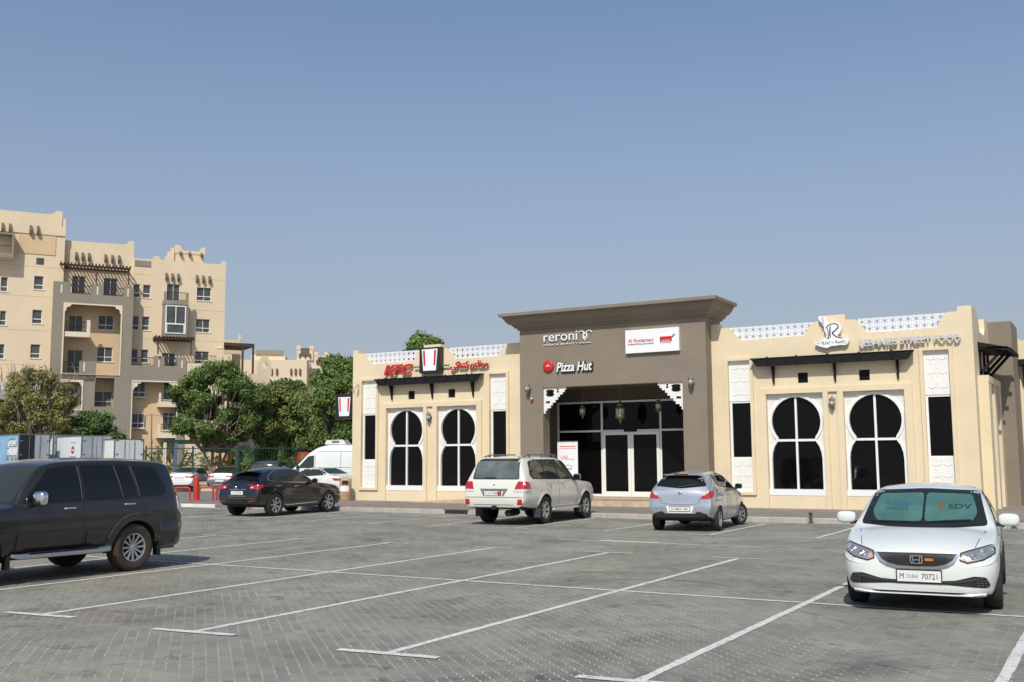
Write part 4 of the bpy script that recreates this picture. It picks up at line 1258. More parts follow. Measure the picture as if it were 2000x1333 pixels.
# ---------------- dark grey long four-wheel drive, nose out of frame at the left
st = [(0, .48, .55, .62, .66, .74, .62, .82, .50, .03), (.05, .40, .70, .62, .80, .84, .74, .96, .64, .04), (.25, .36, .80, .64, .90, .98, .84, 1.07, .72, .05),
      (.9, .34, .84, .66, .935, 1.06, .89, 1.13, .78, .05), (1.42, .34, .84, .66, .938, 1.12, .90, 1.18, .80, .05), (1.72, .34, .84, .66, .938, 1.13, .90, 1.50, .755, .045),
      (2.03, .34, .84, .66, .938, 1.135, .90, 1.77, .70, .045), (2.5, .34, .84, .66, .938, 1.14, .90, 1.845, .69, .05), (3.3, .34, .84, .66, .938, 1.15, .90, 1.86, .685, .05),
      (4.2, .36, .84, .66, .935, 1.16, .89, 1.83, .67, .05), (4.50, .38, .82, .66, .925, 1.16, .87, 1.78, .655, .05), (4.59, .40, .80, .66, .91, 1.15, .85, 1.55, .66, .05),
      (4.65, .42, .78, .66, .90, 1.13, .83, 1.28, .68, .05), (4.70, .44, .76, .64, .87, 1.05, .80, 1.10, .66, .04), (4.73, .52, .70, .64, .78, .90, .74, .96, .60, .03)]
c = Car('four_wheel_drive', 'dark grey long four-wheel drive with chrome side step, cut off by the left edge', 'car', (-15.06, 10.50, 0), DN, st, (.88, 3.66), .385, P_grey, dusty=True, spokes=12, rimr=.60, ww=.26, rad=(.10, .30, .06, .075))
A = [(1.40, 1.17), (2.10, 1.74), (3.95, 1.76), (4.36, 1.70), (4.55, 1.30), (4.42, 1.22), (3.4, 1.19), (2.4, 1.16)]
A = [(1.50, 1.15), (2.08, 1.72), (2.55, 1.775), (3.98, 1.77), (4.22, 1.71), (4.36, 1.28), (4.28, 1.22), (3.4, 1.18)]
c.side('window_surround', rpoly(A, .05), M_black, off=.002, thick=.01)
for q in ([(1.62, 1.175), (2.12, 1.685), (2.62, 1.735), (2.64, 1.19)], [(2.72, 1.19), (2.70, 1.735), (3.30, 1.735), (3.40, 1.205)], [(3.44, 1.205), (3.34, 1.735), (3.60, 1.73), (3.70, 1.215)], ):
    c.side('side_window', rpoly(q, .03), M_cglass, off=.006)
c.side('rear_quarter_window', rpoly([(3.80, 1.225), (3.70, 1.72), (4.16, 1.68), (4.31, 1.30), (4.24, 1.24)], .06), M_cglass, off=.007)
for a, b in (((3.42, 1.215), (3.33, 1.715)), ((3.76, 1.225), (3.66, 1.705)), ((2.645, 1.205), (2.635, 1.715))):
    for sy in (1, -1): c.strip('window_trim', c.flip([a, b]), 'y', M_iron, sy, .008, .009)
c.drape('windscreen', rpoly([(-.77, 1.19), (.77, 1.19), (.68, 1.72), (-.68, 1.72)], .05), 'x', M_cglass2, 1, .004)
c.drape('rear_window', rpoly([(-.60, 1.25), (.60, 1.25), (.55, 1.66), (-.55, 1.66)], .06), 'x', M_cglass, -1, .004)
c.lines([[(1.48, .50), (1.50, 1.10)], [(2.66, .48), (2.67, 1.18)], [(3.78, 1.20), (3.86, 1.0), (3.86, .88)], [(1.5, .48), (3.15, .47)]])
# raised lower door mouldings and flares
c.side('lower_moulding', rpoly([(1.52, .50), (1.52, .73), (2.62, .73), (2.62, .50)], .02), P_grey, off=.018, thick=.03)
c.side('lower_moulding', rpoly([(2.72, .50), (2.72, .73), (3.10, .735), (3.02, .50)], .02), P_grey, off=.018, thick=.03)
c.arch_lip(3.66, .44, .545, P_grey, .03, z=.385, a0=-18, a1=200); c.arch_lip(.88, .44, .545, P_grey, .03, z=.385)
for sy in (1, -1): c.strip('flare_edge', [(c.X(3.66) + .55 * math.cos(R_(a)), .385 + .55 * math.sin(R_(a))) for a in range(-5, 100, 8)], 'y', M_iron, sy, .010, .012)
for sy in (1, -1):
    mb = MB(); mb.tube([(c.X(1.45), sy * .90, .42), (c.X(1.55), sy * .95, .40), (c.X(3.0), sy * .95, .40), (c.X(3.14), sy * .93, .41)], [.03, .045, .05, .055], 10)
    sb = mb.build('side_step', mat('satin_steel', (.50, .51, .52), .25, metal=.9), c.t, 50)
    MB().box(c.X(2.9), c.X(1.7), sy * .95 - .05, sy * .95 + .05, .445, .452).build('tread', M_black, sb)
c.mirror(1.80, 1.20, .27, .22, M_chrome, .17, .17)
c.handle(2.42, 1.07, M_chrome, .2); c.handle(3.55, 1.09, M_chrome, .2)
# tail lamps, bumper, exhaust, spare wheel
for sy in (1, -1):
    c.drape('tail_lamp', rpoly([(c.X(4.71), .86), (c.X(4.64), .88), (c.X(4.57), .98), (c.X(4.57), 1.20), (c.X(4.64), 1.22), (c.X(4.70), 1.06)], .02), 'y', M_lclear, sy, .012, .03)
    c.drape('tail_lamp', rpoly([(c.X(4.68), 1.10), (c.X(4.58), 1.12), (c.X(4.56), 1.28), (c.X(4.63), 1.27)], .02), 'y', RED, sy, .016, .03)
bl = rpoly([(c.X(4.16), -.945), (c.X(4.54), -.94), (c.X(4.68), -.86), (c.X(4.77), -.58), (c.X(4.77), .58), (c.X(4.68), .86), (c.X(4.54), .94), (c.X(4.16), .945)], .08)
mb = MB(); nb = len(bl)
for zz, k in ((.38, .97), (.44, 1.0), (.62, 1.005), (.80, 1.0), (.86, .97)): mb.v += [(c.X(4.2) + (x - c.X(4.2)) * k, y * k, zz + (.0 if x < c.X(4.5) else -.03)) for x, y in bl]
mb.f = [(j * nb + i, j * nb + (i + 1) % nb, (j + 1) * nb + (i + 1) % nb, (j + 1) * nb + i) for j in range(4) for i in range(nb)] + [tuple(range(nb))[::-1], tuple(4 * nb + i for i in range(nb))]
mb.m = [0] * len(mb.f)
mb.build('rear_bumper', P_grey, c.t, 50)
MB().lathe([(.0, 0), (.36, .0), (.385, .02), (.385, .16), (.35, .19), (0, .19)], 36, 0, (c.X(4.80), -.02, 1.0), 'x').build('spare_wheel_cover', P_grey, c.t, 40)
c.plate(-.45, .95, -1, .40, .11)
MB().tube([(c.X(4.5), .45, .30), (c.X(4.84), .50, .31)], .03, 8).build('exhaust_pipe', M_iron, c.t)
for sy in (1, -1): MB().box(c.X(4.18), c.X(4.15), sy * .90 - .12, sy * .90 + .04, .22, .42).build('mud_flap', M_black, c.t); MB().box(c.X(1.42), c.X(1.39), sy * .90 - .12, sy * .90 + .04, .22, .42).build('mud_flap', M_black, c.t)

# ---------------- white large four-wheel drive seen from behind
st = [(0, .50, .60, .62, .70, .78, .66, .88, .54, .03), (.06, .42, .78, .64, .86, .92, .80, 1.02, .66, .04), (.3, .38, .84, .66, .95, 1.04, .88, 1.12, .74, .05), (1.0, .36, .88, .68, .985, 1.11, .94, 1.18, .82, .05),
      (1.42, .36, .88, .68, .985, 1.14, .95, 1.22, .84, .05), (1.8, .36, .88, .68, .985, 1.15, .95, 1.55, .78, .05), (2.15, .36, .88, .68, .985, 1.155, .95, 1.80, .73, .05), (2.7, .36, .88, .68, .985, 1.16, .95, 1.875, .72, .055),
      (3.7, .38, .88, .68, .985, 1.17, .945, 1.885, .71, .055), (4.45, .42, .87, .68, .98, 1.18, .94, 1.85, .69, .055), (4.66, .44, .86, .68, .975, 1.18, .93, 1.80, .675, .05), (4.80, .46, .85, .68, .97, 1.17, .92, 1.60, .72, .05),
      (4.92, .47, .84, .68, .96, 1.14, .91, 1.25, .83, .045), (4.97, .48, .83, .68, .94, 1.08, .89, 1.14, .80, .04), (5.04, .49, .80, .64, .90, .86, .86, .90, .74, .03), (5.06, .52, .76, .62, .84, .74, .80, .78, .68, .02)]
c = Car('four_wheel_drive', 'white large four-wheel drive seen from behind, roof rails and red tail lamps', 'car', (-14.93, 26.68, 0), UP + R_(3.5), st, (.90, 3.75), .385, P_pearl, spokes=6, rimr=.62, ww=.27, rad=(.10, .32, .06, .11))
c.side('window_surround', rpoly([(1.62, 1.19), (2.2, 1.72), (2.7, 1.775), (4.20, 1.77), (4.45, 1.70), (4.62, 1.36), (4.50, 1.24), (3.0, 1.205)], .06), M_black, off=.002, thick=.01)
for q in ([(1.90, 1.215), (2.26, 1.69), (2.82, 1.735), (2.84, 1.225)], [(2.92, 1.225), (2.90, 1.735), (3.62, 1.735), (3.66, 1.235)], [(3.73, 1.235), (3.70, 1.735), (4.18, 1.73), (4.40, 1.67), (4.56, 1.38), (4.46, 1.265)]):
    c.side('side_window', rpoly(q, .05), M_cglass2, off=.006)
c.drape('windscreen', rpoly([(-.74, 1.27), (.74, 1.27), (.66, 1.76), (-.66, 1.76)], .06), 'x', M_cglass2, 1, .004)
rw = c.drape('rear_window', rpoly([(-.72, 1.235), (.72, 1.235), (.64, 1.76), (-.64, 1.76)], .07), 'x', M_black, -1, .003)
c.drape('pane', rpoly([(-.69, 1.26), (.69, 1.26), (.61, 1.735), (-.61, 1.735)], .07), 'x', mat('car_glass_grey', (.10, .115, .11), .04, spec=.6, coat=.4, var=.5, scale=1.6), -1, .007, parent=rw)
c.strip('wiper', [(-.02, 1.28), (.35, 1.27)], 'x', M_black, -1, .02, .025)
MB().box(c.X(4.76), c.X(4.56), -.60, .60, 1.80, 1.835).build('spoiler', P_pearl, c.t)
for sy in (1, -1):
    c.drape('tail_lamp', rpoly([(sy * .62, .98), (sy * .90, .985), (sy * .885, 1.17), (sy * .70, 1.185)], .03), 'x', RED, -1, .014, .03)
    c.drape('tail_lamp', rpoly([(c.X(5.00), .985), (c.X(4.72), .985), (c.X(4.70), 1.10), (c.X(4.78), 1.175), (c.X(4.94), 1.17)], .03), 'y', RED, sy, .012, .03)
    c.drape('reverse_lamp', rpoly([(sy * .60, .91), (sy * .90, .90), (sy * .90, .975), (sy * .62, .97)], .015), 'x', M_lclear, -1, .015, .03)
    c.drape('reverse_lamp', rpoly([(c.X(5.01), .90), (c.X(4.72), .93), (c.X(4.72), .975), (c.X(5.0), .975)], .015), 'y', M_lclear, sy, .012, .03)
    c.drape('reflector', rpoly([(sy * .72, .56), (sy * .86, .56), (sy * .86, .71), (sy * .74, .71)], .015), 'x', RED, -1, .012, .02)
    mb = MB(); mb.tube([(c.X(2.3), sy * .62, 1.84), (c.X(2.5), sy * .63, 1.905), (c.X(4.1), sy * .61, 1.90), (c.X(4.45), sy * .60, 1.84)], .02, 6)
    for xx in (2.5, 3.3, 4.1): mb.box(c.X(xx) - .03, c.X(xx) + .03, sy * .62 - .02, sy * .62 + .02, 1.80, 1.90)
    mb.build('roof_rail', M_iron, c.t, 50)
    MB().box(c.X(4.30), c.X(4.27), sy * .90 - .15, sy * .90 + .07, .20, .45).build('mud_flap', mat('mud_flap_rubber', (.04, .045, .05), .8), c.t); MB().box(c.X(1.44), c.X(1.41), sy * .90 - .15, sy * .90 + .05, .22, .42).build('mud_flap', mat('mud_flap_rubber', (.04, .045, .05), .8), c.t)
    mb = MB(); mb.box(c.X(3.22), c.X(1.42), sy * .93 - .05, sy * .93 + .05, .36, .41); mb.build('side_step', P_pearl, c.t)
c.arch_lip(3.75, .44, .50, P_pearl, .014); c.arch_lip(.90, .44, .50, P_pearl, .014)
c.strip('shut_line', [(-.86, .76), (.86, .76)], 'x', M_seam, -1, .012)
c.strip('shut_line', [(-.60, .56), (.60, .56)], 'x', M_iron, -1, .02)
pn = c.plate(0, .87, -1, .44, .12, (('A 17  85686', 0, .34, .06, M_ink),))
c.drape('plate_garnish', rpoly([(-.42, .985), (-.30, .80), (-.265, .80), (-.31, .945), (.31, .945), (.265, .80), (.30, .80), (.42, .985)], .0), 'x', M_iron, -1, .022, .03)
MB().add([(c.X(5.075), y, z) for y, z in ((-.22, .82), (-.14, .82), (-.14, .92), (-.22, .92))], [(0, 1, 2, 3)]).build('plate_patch', M_red, pn)
MB().lathe([(.045, -.01), (.055, -.0), (.045, .01), (.035, 0)], 20, 0, (c.X(4.985), .0, 1.06), 'x').build('badge', M_chrome, c.t, 60)
MB().box(c.X(5.12), c.X(4.95), -.10, .02, .44, .54).build('tow_hitch', M_black, c.t)
c.lines([[(2.86, .46), (2.88, 1.2)], [(1.55, .46), (1.60, 1.16)], [(3.68, 1.2), (3.66, .95), (3.36, .75)], [(1.56, .45), (3.2, .45)]])
c.mirror(1.86, 1.20, .24, .20, M_iron, .17, .13)
c.handle(2.62, 1.08, M_chrome, .17); c.handle(3.50, 1.09, M_chrome, .17)
MB().tube([(c.X(4.3), -.35, .34), (c.X(4.9), -.35, .33)], .09, 10).build('silencer', M_under, c.t)

# ---------------- silver small hatchback seen from behind
st = [(0, .40, .50, .50, .58, .62, .54, .68, .44, .03), (.05, .28, .66, .50, .72, .70, .66, .78, .54, .04), (.3, .22, .74, .52, .815, .82, .74, .90, .60, .05), (.8, .20, .76, .54, .845, .92, .78, .99, .66, .06),
      (1.05, .20, .76, .55, .847, .95, .79, 1.05, .68, .05), (1.5, .20, .76, .55, .847, .96, .79, 1.29, .63, .05), (1.85, .20, .76, .56, .847, .975, .79, 1.43, .57, .05), (2.3, .20, .76, .57, .847, 1.0, .79, 1.475, .56, .055),
      (2.9, .21, .76, .58, .847, 1.04, .78, 1.46, .545, .055), (3.4, .24, .75, .60, .84, 1.07, .765, 1.40, .52, .055), (3.58, .27, .74, .60, .83, 1.07, .75, 1.36, .505, .05), (3.70, .30, .73, .60, .82, 1.05, .74, 1.20, .58, .05),
      (3.80, .33, .72, .60, .81, 1.01, .73, 1.05, .66, .04), (3.85, .35, .71, .60, .79, .94, .72, .97, .62, .035), (3.90, .37, .68, .56, .76, .66, .73, .70, .60, .02), (3.915, .42, .62, .54, .70, .60, .68, .64, .56, .02)]
c = Car('hatchback', 'small silver hatchback seen from behind, parked before the right side of the entrance', 'car', (-9.60, 26.0, 0), UP + R_(6), st, (.72, 3.20), .295, P_silver, spokes=7, rimr=.64, ww=.19, rad=(.10, .34, .10, .16), steer=R_(-22))
rw = c.drape('rear_window', rpoly([(-.64, 1.10), (0, 1.045), (.64, 1.10), (.47, 1.34), (0, 1.36), (-.47, 1.34)], .06), 'x', M_cglass, -1, .006)
c.side('window_surround', rpoly([(1.20, .99), (1.95, 1.36), (2.4, 1.405), (2.98, 1.36), (3.12, 1.24), (3.05, 1.10), (2.4, 1.035)], .05), M_black, off=.002, thick=.01)
for q in ([(1.45, 1.005), (1.98, 1.33), (2.33, 1.365), (2.36, 1.045)], [(2.42, 1.05), (2.40, 1.365), (2.9, 1.345), (3.02, 1.28), (2.98, 1.11)]):
    c.side('side_window', rpoly(q, .04), M_cglass, off=.006)
c.drape('windscreen', rpoly([(-.60, 1.08), (.60, 1.08), (.50, 1.38), (-.50, 1.38)], .06), 'x', M_cglass, 1, .004)
for sy in (1, -1):
    c.drape('tail_lamp', rpoly([(sy * .50, .80), (sy * .60, .92), (sy * .725, .985), (sy * .79, .95), (sy * .80, .86), (sy * .72, .80)], .03), 'x', RED, -1, .012, .03, res=.04)
    c.drape('tail_lamp', rpoly([(c.X(3.85), .84), (c.X(3.70), .84), (c.X(3.56), .98), (c.X(3.66), 1.0), (c.X(3.82), .93)], .02), 'y', RED, sy, .010, .03, res=.04)
    c.drape('reverse_lamp', rpoly([(sy * .56, .885), (sy * .64, .945), (sy * .68, .93), (sy * .60, .875)], .01), 'x', M_lclear, -1, .018, .02, res=.03)
c.drape('rear_valance', rpoly([(-.70, .36), (-.66, .44), (-.45, .50), (-.36, .44), (.36, .44), (.45, .50), (.66, .44), (.70, .36), (.5, .30), (-.5, .30)], .02), 'x', M_black, -1, .012, .03)
c.drape('plate_recess', rpoly([(-.35, .62), (.35, .62), (.29, .46), (-.29, .46)], .01), 'x', M_signw, -1, .010, .02)
c.plate(0, .555, -1, .50, .105, (('D 8831 84', 0, .40, .06, M_ink),))
c.strip('shut_line', [(-.50, .82), (-.47, .68), (-.15, .66), (.15, .66), (.47, .68), (.50, .82)], 'x', M_seam, -1, .008)
c.strip('wiper', [(.06, 1.06), (-.10, 1.09), (-.38, 1.125)], 'x', M_black, -1, .022, .03, .02)
MB().lathe([(.040, -.01), (.05, -.0), (.04, .01), (.032, 0)], 20, 0, (c.X(3.865), .0, .93), 'x').build('badge', M_chrome, c.t, 60)
MB().plate(rpoly([(c.X(3.45), -.50), (c.X(3.70), -.46), (c.X(3.70), .46), (c.X(3.45), .50)], .05)[::-1], [], 1.365, 1.39, plane='xy').build('spoiler', P_silver, c.t)
MB().box(c.X(3.70), c.X(3.66), -.17, .17, 1.355, 1.395).build('high_brake_lamp', mat('dull_red', (.22, .015, .02), .3), c.t)
c.mirror(1.42, 1.0, .19, .14, mat('mirror_shell', (.10, .12, .15), .2, coat=.5), .15, .12)
c.handle(2.25, .86, P_silver, .17); c.handle(2.95, .90, P_silver, .15)
c.lines([[(1.28, .30), (1.36, .97)], [(2.38, .28), (2.40, 1.02)], [(2.98, 1.08), (3.02, .90), (2.86, .70)]])

# ---------------- white saloon facing the camera
st = [(0, .26, .52, .50, .60, .60, .56, .655, .46, .02), (.03, .24, .62, .50, .70, .63, .66, .70, .54, .02), (.10, .22, .70, .50, .78, .67, .73, .74, .60, .03), (.25, .20, .76, .50, .845, .74, .79, .80, .67, .04),
      (.55, .19, .78, .52, .872, .83, .83, .87, .73, .04), (.85, .18, .78, .54, .878, .885, .84, .92, .77, .045), (1.05, .18, .78, .54, .878, .91, .84, .95, .79, .05), (1.4, .18, .78, .55, .878, .93, .84, 1.12, .755, .05), (1.75, .18, .78, .55, .878, .94, .83, 1.285, .715, .05),
      (2.1, .18, .78, .56, .878, .95, .82, 1.40, .665, .05), (2.5, .18, .78, .57, .878, .97, .82, 1.435, .64, .05), (3.0, .18, .78, .58, .878, .99, .81, 1.42, .62, .05), (3.5, .19, .78, .59, .875, 1.0, .80, 1.30, .61, .05),
      (3.85, .20, .78, .60, .87, 1.0, .79, 1.13, .68, .05), (4.1, .22, .77, .60, .86, .99, .78, 1.06, .68, .05), (4.4, .26, .74, .60, .83, .97, .76, 1.04, .66, .04), (4.52, .30, .70, .60, .78, .90, .72, .96, .60, .03), (4.56, .36, .62, .56, .70, .70, .66, .74, .54, .02)]
c = Car('saloon_car', 'white saloon facing the camera with green sun shade behind its windscreen', 'car', (-2.31, 15.08, 0), DN + R_(4.5), st, (.88, 3.55), .315, P_white, spokes=8, rimr=.64, ww=.205, rad=(.08, .30, .09, .13))
M_shade = mat('sun_shade_foil', (.135, .33, .29), .4, metal=.15, var=.22, scale=2.5, bump=.5, bscale=14)
M_wsglass = mat('windscreen_glass', (.02, .035, .035), .02, spec=.6)
b_ = M_wsglass.node_tree.nodes['Principled BSDF']; b_.inputs['Alpha'].default_value = .30
ws_ = c.drape('windscreen', rpoly([(-.745, .945), (-.4, .925), (.4, .925), (.745, .945), (.64, 1.345), (0, 1.375), (-.64, 1.345)], .05), 'x', M_black, 1, .003, res=.04)
for sg in (-1, 1):
    sh_ = c.drape('sun_shade', rpoly([(sg * .015, .985), (sg * .56, .985), (sg * .625, 1.09), (sg * .56, 1.30), (sg * .015, 1.32)] , .05), 'x', M_shade, 1, .006, .004, parent=ws_)
def on_body(c, body, y, z, w, h, m, off, sgn=1, weight=.0, parent=None, name='lettering'):
    vs, fs = text_mesh(body, height=h, width=w, weight=weight)
    out = []
    for v in vs:
        yy = y + sgn * v[0]; p, n_ = c.point('x', yy, z + v[2], sgn); out.append(p + n_ * off)
    return MB().add(out, fs).build(name, m, parent or c.t, fix=False)
on_body(c, 'Bollore', -.33, 1.19, .27, .055, mat('shade_print_blue', (.02, .22, .42), .5), .009, parent=ws_)
on_body(c, 'LOGISTICS', -.33, 1.125, .27, .035, mat('shade_print_teal', (.02, .14, .16), .5), .009, parent=ws_)
on_body(c, 'SDV', .42, 1.155, .27, .055, mat('shade_print_dark', (.01, .06, .06), .5), .009, parent=ws_, weight=.01)
c.drape('printed_square', [(.17, 1.13), (.24, 1.13), (.24, 1.185), (.17, 1.185)], 'x', mat('shade_print_orange', (.36, .17, .04), .5), 1, .0095, .002, parent=ws_)
c.drape('pane', rpoly([(-.73, .955), (-.4, .935), (.4, .935), (.73, .955), (.63, 1.335), (0, 1.365), (-.63, 1.335)], .05), 'x', M_wsglass, 1, .014, .003, parent=ws_)
c.strip('wiper', [(-.05, .955), (.25, .975), (.55, .99)], 'x', M_black, 1, .02, .03, .02)
c.strip('wiper', [(-.62, .965), (-.3, .96), (-.05, .955)], 'x', M_black, 1, .02, .03, .02)
MB().box(c.X(2.02), c.X(1.96), -.04, .04, 1.33, 1.375).build('mirror_bracket', M_iron, c.t)
c.strip('shut_line', [(-.62, .75), (-.65, .81), (-.72, .89)], 'x', M_seam, 1, .007, .006); c.strip('shut_line', [(.62, .75), (.65, .81), (.72, .89)], 'x', M_seam, 1, .007, .006)
# headlamps wrap round the corners
for sy in (1, -1):
    c.drape('headlight_seal', rpoly([(sy * .455, .615), (sy * .54, .585), (sy * .70, .62), (sy * .825, .685), (sy * .835, .80), (sy * .72, .768), (sy * .55, .725), (sy * .465, .70)], .012), 'x', M_black, 1, .004, .02, res=.035, depth=.45)
    hl = c.drape('headlight', rpoly([(sy * .47, 0.620), (sy * .54, 0.600), (sy * .70, 0.635), (sy * .81, 0.695), (sy * .82, 0.785), (sy * .72, 0.755), (sy * .55, 0.710), (sy * .48, 0.690)], .012), 'x', M_lhead, 1, .008, .03, res=.035)
    for yy, zz, r in ((.60, .657, .036), (.70, .695, .040), (.775, .735, .026)):
        p, n_ = c.point('x', sy * yy, zz, 1)
        q = MB(); q.lathe([(r, -.012), (r * 1.05, .006), (r * .8, .012), (r * .55, .004), (0, .018)], 18, 0, (0, 0, 0), 'z'); q.M = None
        rot = Vector((1, .35 * sy, .1)).to_track_quat('Z', 'Y').to_matrix().to_4x4()
        M4 = Matrix.Translation(p + n_ * .012) @ rot
        q.v = [tuple(M4 @ Vector(v)) for v in q.v]
        q.build('lens', M_chrome if r < .048 else M_cglass2, hl, 50)
    c.drape('indicator', rpoly([(sy * .475, 0.625), (sy * .52, 0.610), (sy * .53, 0.665), (sy * .49, 0.675)], .008), 'x', M_amber, 1, .014, .02, parent=hl, res=.03)
    # lower intakes
    it = c.drape('lower_intake', rpoly([(sy * .30, .345), (sy * .72, .32), (sy * .76, .345), (sy * .72, .44), (sy * .60, .45), (sy * .42, .40), (sy * .30, .38)], .02), 'x', M_black, 1, .006, .02, res=.04)
    c.strip('intake_blade', [(sy * .30, .375), (sy * .46, .385), (sy * .62, .42)], 'x', mat('gloss_dark', (.04, .04, .045), .2, coat=.6), 1, .03, .016, .02, parent=it)
    mbx = MB()
    for k in range(4): 
        for j in range(3):
            p, n_ = c.point('x', sy * (.64 + j * .035), .35 + k * .026, 1); mbx.beam(p + n_ * .008 + Vector((0, -.012, 0)), p + n_ * .008 + Vector((0, .012, .0)), .004, .004)
    tag(mbx.build('intake_mesh', M_iron, it), kind='stuff')
c.drape('intake_bar', rpoly([(-.32, .345), (.32, .345), (.32, .385), (-.32, .385)], .01), 'x', M_black, 1, .008, .02)
# grille: chrome smile round a dark honeycomb
gr = c.drape('grille', rpoly([(-.46, .685), (-.36, .575), (-.20, .535), (.20, .535), (.36, .575), (.46, .685), (0, .69)], .03), 'x', M_black, 1, .006, .02, res=.04)
for w_, off, m_ in ((.030, .022, M_chrome),):
    c.strip('grille_surround', [(-.45, .68), (-.39, .605), (-.32, .56), (-.20, .53), (0, .525), (.20, .53), (.32, .56), (.39, .605), (.45, .68)], 'x', m_, 1, w_, off, .025, parent=gr)
hx = MB()
for i in range(-10, 11):
    for j in range(5):
        y = i * .036 + (.018 if j % 2 else 0); z = .558 + j * .028
        if abs(y) > .17 + (z - .54) * 1.6: continue
        p, n_ = c.point('x', y, z, 1); p = p + n_ * .010
        pts = [p + Vector((0, .0185 * math.cos(R_(a)), .0165 * math.sin(R_(a)))) for a in range(30, 391, 60)]
        hx.tube(pts, .0025, 3, caps=False)
tag(hx.build('honeycomb', mat('grille_black_gloss', (.035, .035, .038), .3), gr), kind='stuff')
p, n_ = c.point('x', 0, .615, 1)
q = MB()
fr_ = rpoly([(-.062, -.045), (.062, -.045), (.07, .0), (.066, .05), (-.066, .05), (-.07, .0)], .02)
q.plate([(a + 0, b + .615) for a, b in fr_], [[(a * .82, b * .80 + .615) for a, b in fr_][::-1]], p.x + .018, p.x + .030, plane='yz')
for sy in (1, -1): q.beam((p.x + .024, sy * .042, .657), (p.x + .024, sy * .030, .577), .010, .018, up=(1, 0, 0))
q.beam((p.x + .024, -.035, .615), (p.x + .024, .035, .615), .016, .010)
q.build('badge', M_chrome, gr)
MB().plate([(.09, .605), (.17, .605), (.185, .62), (.17, .635), (.09, .635)], [], p.x + .008, p.x + .02, plane='yz').build('orange_badge', mat('badge_orange', (.55, .18, .03), .4), gr)
c.plate(0.02, .43, 1, .47, .125, (('M', -.185, .045, .062, M_ink), ('DUBAI', -.072, .125, .042, mat('plate_blue', (.08, .22, .45), .5)), ('70721', .112, .17, .062, M_ink)))
c.side('window_surround', rpoly([(1.46, .965), (2.1, 1.30), (2.6, 1.35), (3.1, 1.335), (3.55, 1.15), (3.60, 1.04), (2.5, 1.0)], .05), M_black, off=.002, thick=.01)
for q in ([(1.66, .985), (2.14, 1.27), (2.50, 1.315), (2.52, 1.01)], [(2.58, 1.01), (2.56, 1.315), (3.05, 1.32), (3.30, 1.20), (3.32, 1.04)]):
    c.side('side_window', rpoly(q, .04), M_cglass2, off=.006)
c.drape('rear_window', rpoly([(-.60, 1.10), (.60, 1.10), (.52, 1.36), (-.52, 1.36)], .06), 'x', M_cglass, -1, .004)
c.mirror(1.50, .955, .24, .155, P_white, .15, .14)
c.handle(2.35, .84, M_chrome, .19); c.handle(3.2, .87, M_chrome, .19)
c.lines([[(1.30, .30), (1.34, .95)], [(2.54, .26), (2.55, .98)], [(3.45, 1.02), (3.48, .85), (3.2, .6)]])
c.strip('bumper_lip', [(-.70, .245), (-.4, .235), (.4, .235), (.70, .245)], 'x', P_white, 1, .03, .02, .03)

# ---------------- black crossover at the left
st = [(0, .40, .52, .55, .62, .66, .58, .72, .48, .03), (.06, .30, .70, .56, .78, .76, .70, .84, .58, .04), (.35, .26, .78, .58, .87, .90, .80, .97, .66, .06), (1.0, .24, .80, .60, .90, .99, .83, 1.06, .72, .06),
      (1.45, .24, .80, .60, .902, 1.01, .84, 1.10, .74, .06), (1.85, .24, .80, .60, .902, 1.02, .84, 1.33, .67, .05), (2.3, .24, .80, .61, .902, 1.03, .84, 1.53, .60, .05), (2.75, .24, .80, .62, .902, 1.05, .83, 1.575, .58, .055),
      (3.4, .25, .80, .64, .902, 1.08, .82, 1.55, .56, .055), (3.95, .28, .79, .66, .90, 1.11, .81, 1.46, .54, .05), (4.15, .30, .78, .66, .89, 1.12, .80, 1.40, .53, .05), (4.32, .33, .77, .66, .88, 1.10, .79, 1.25, .58, .05),
      (4.50, .36, .76, .66, .87, 1.05, .78, 1.10, .66, .04), (4.56, .38, .74, .64, .85, .96, .77, 1.0, .64, .03), (4.63, .42, .70, .60, .80, .72, .76, .77, .62, .02), (4.65, .46, .62, .58, .72, .66, .68, .70, .56, .02)]
st = [((x if x < 2 else 2 + (x - 2) * .945),) + q for x, *q_ in st for q in [tuple(q_)]]
c = Car('crossover_car', 'glossy black crossover with red tail lamps, parked left of the shops', 'car', (-24.62, 26.62, 0), UP + R_(3), st, (.88, 3.64), .365, P_black, spokes=7, rimr=.68, ww=.235, rad=(.10, .34, .09, .15), arch=1.1)
c.side('window_trim', rpoly([(1.52, 1.03), (2.3, 1.46), (2.9, 1.505), (3.45, 1.46), (3.85, 1.28), (3.95, 1.15), (3.80, 1.12), (2.8, 1.06)], .06), M_chrome, off=.003, thick=.01)
c.side('window_surround', rpoly([(1.56, 1.045), (2.3, 1.445), (2.9, 1.49), (3.43, 1.445), (3.82, 1.27), (3.91, 1.16), (3.78, 1.135), (2.8, 1.075)], .06), M_black, off=.005, thick=.01)
for q in ([(1.88, 1.065), (2.32, 1.42), (2.78, 1.46), (2.80, 1.09)], [(2.86, 1.09), (2.84, 1.46), (3.38, 1.425), (3.62, 1.32), (3.66, 1.14)]):
    c.side('side_window', rpoly(q, .04), M_cglass2, off=.010)
c.drape('rear_window', rpoly([(-.64, 1.13), (.64, 1.13), (.50, 1.40), (-.50, 1.40)], .06), 'x', M_cglass, -1, .006)
c.drape('windscreen', rpoly([(-.62, 1.14), (.62, 1.14), (.52, 1.48), (-.52, 1.48)], .06), 'x', M_cglass, 1, .004)
MB().plate(rpoly([(c.X(3.95), -.55), (c.X(4.28), -.52), (c.X(4.28), .52), (c.X(3.95), .55)], .05)[::-1], [], 1.425, 1.455, plane='xy').build('spoiler', P_black, c.t)
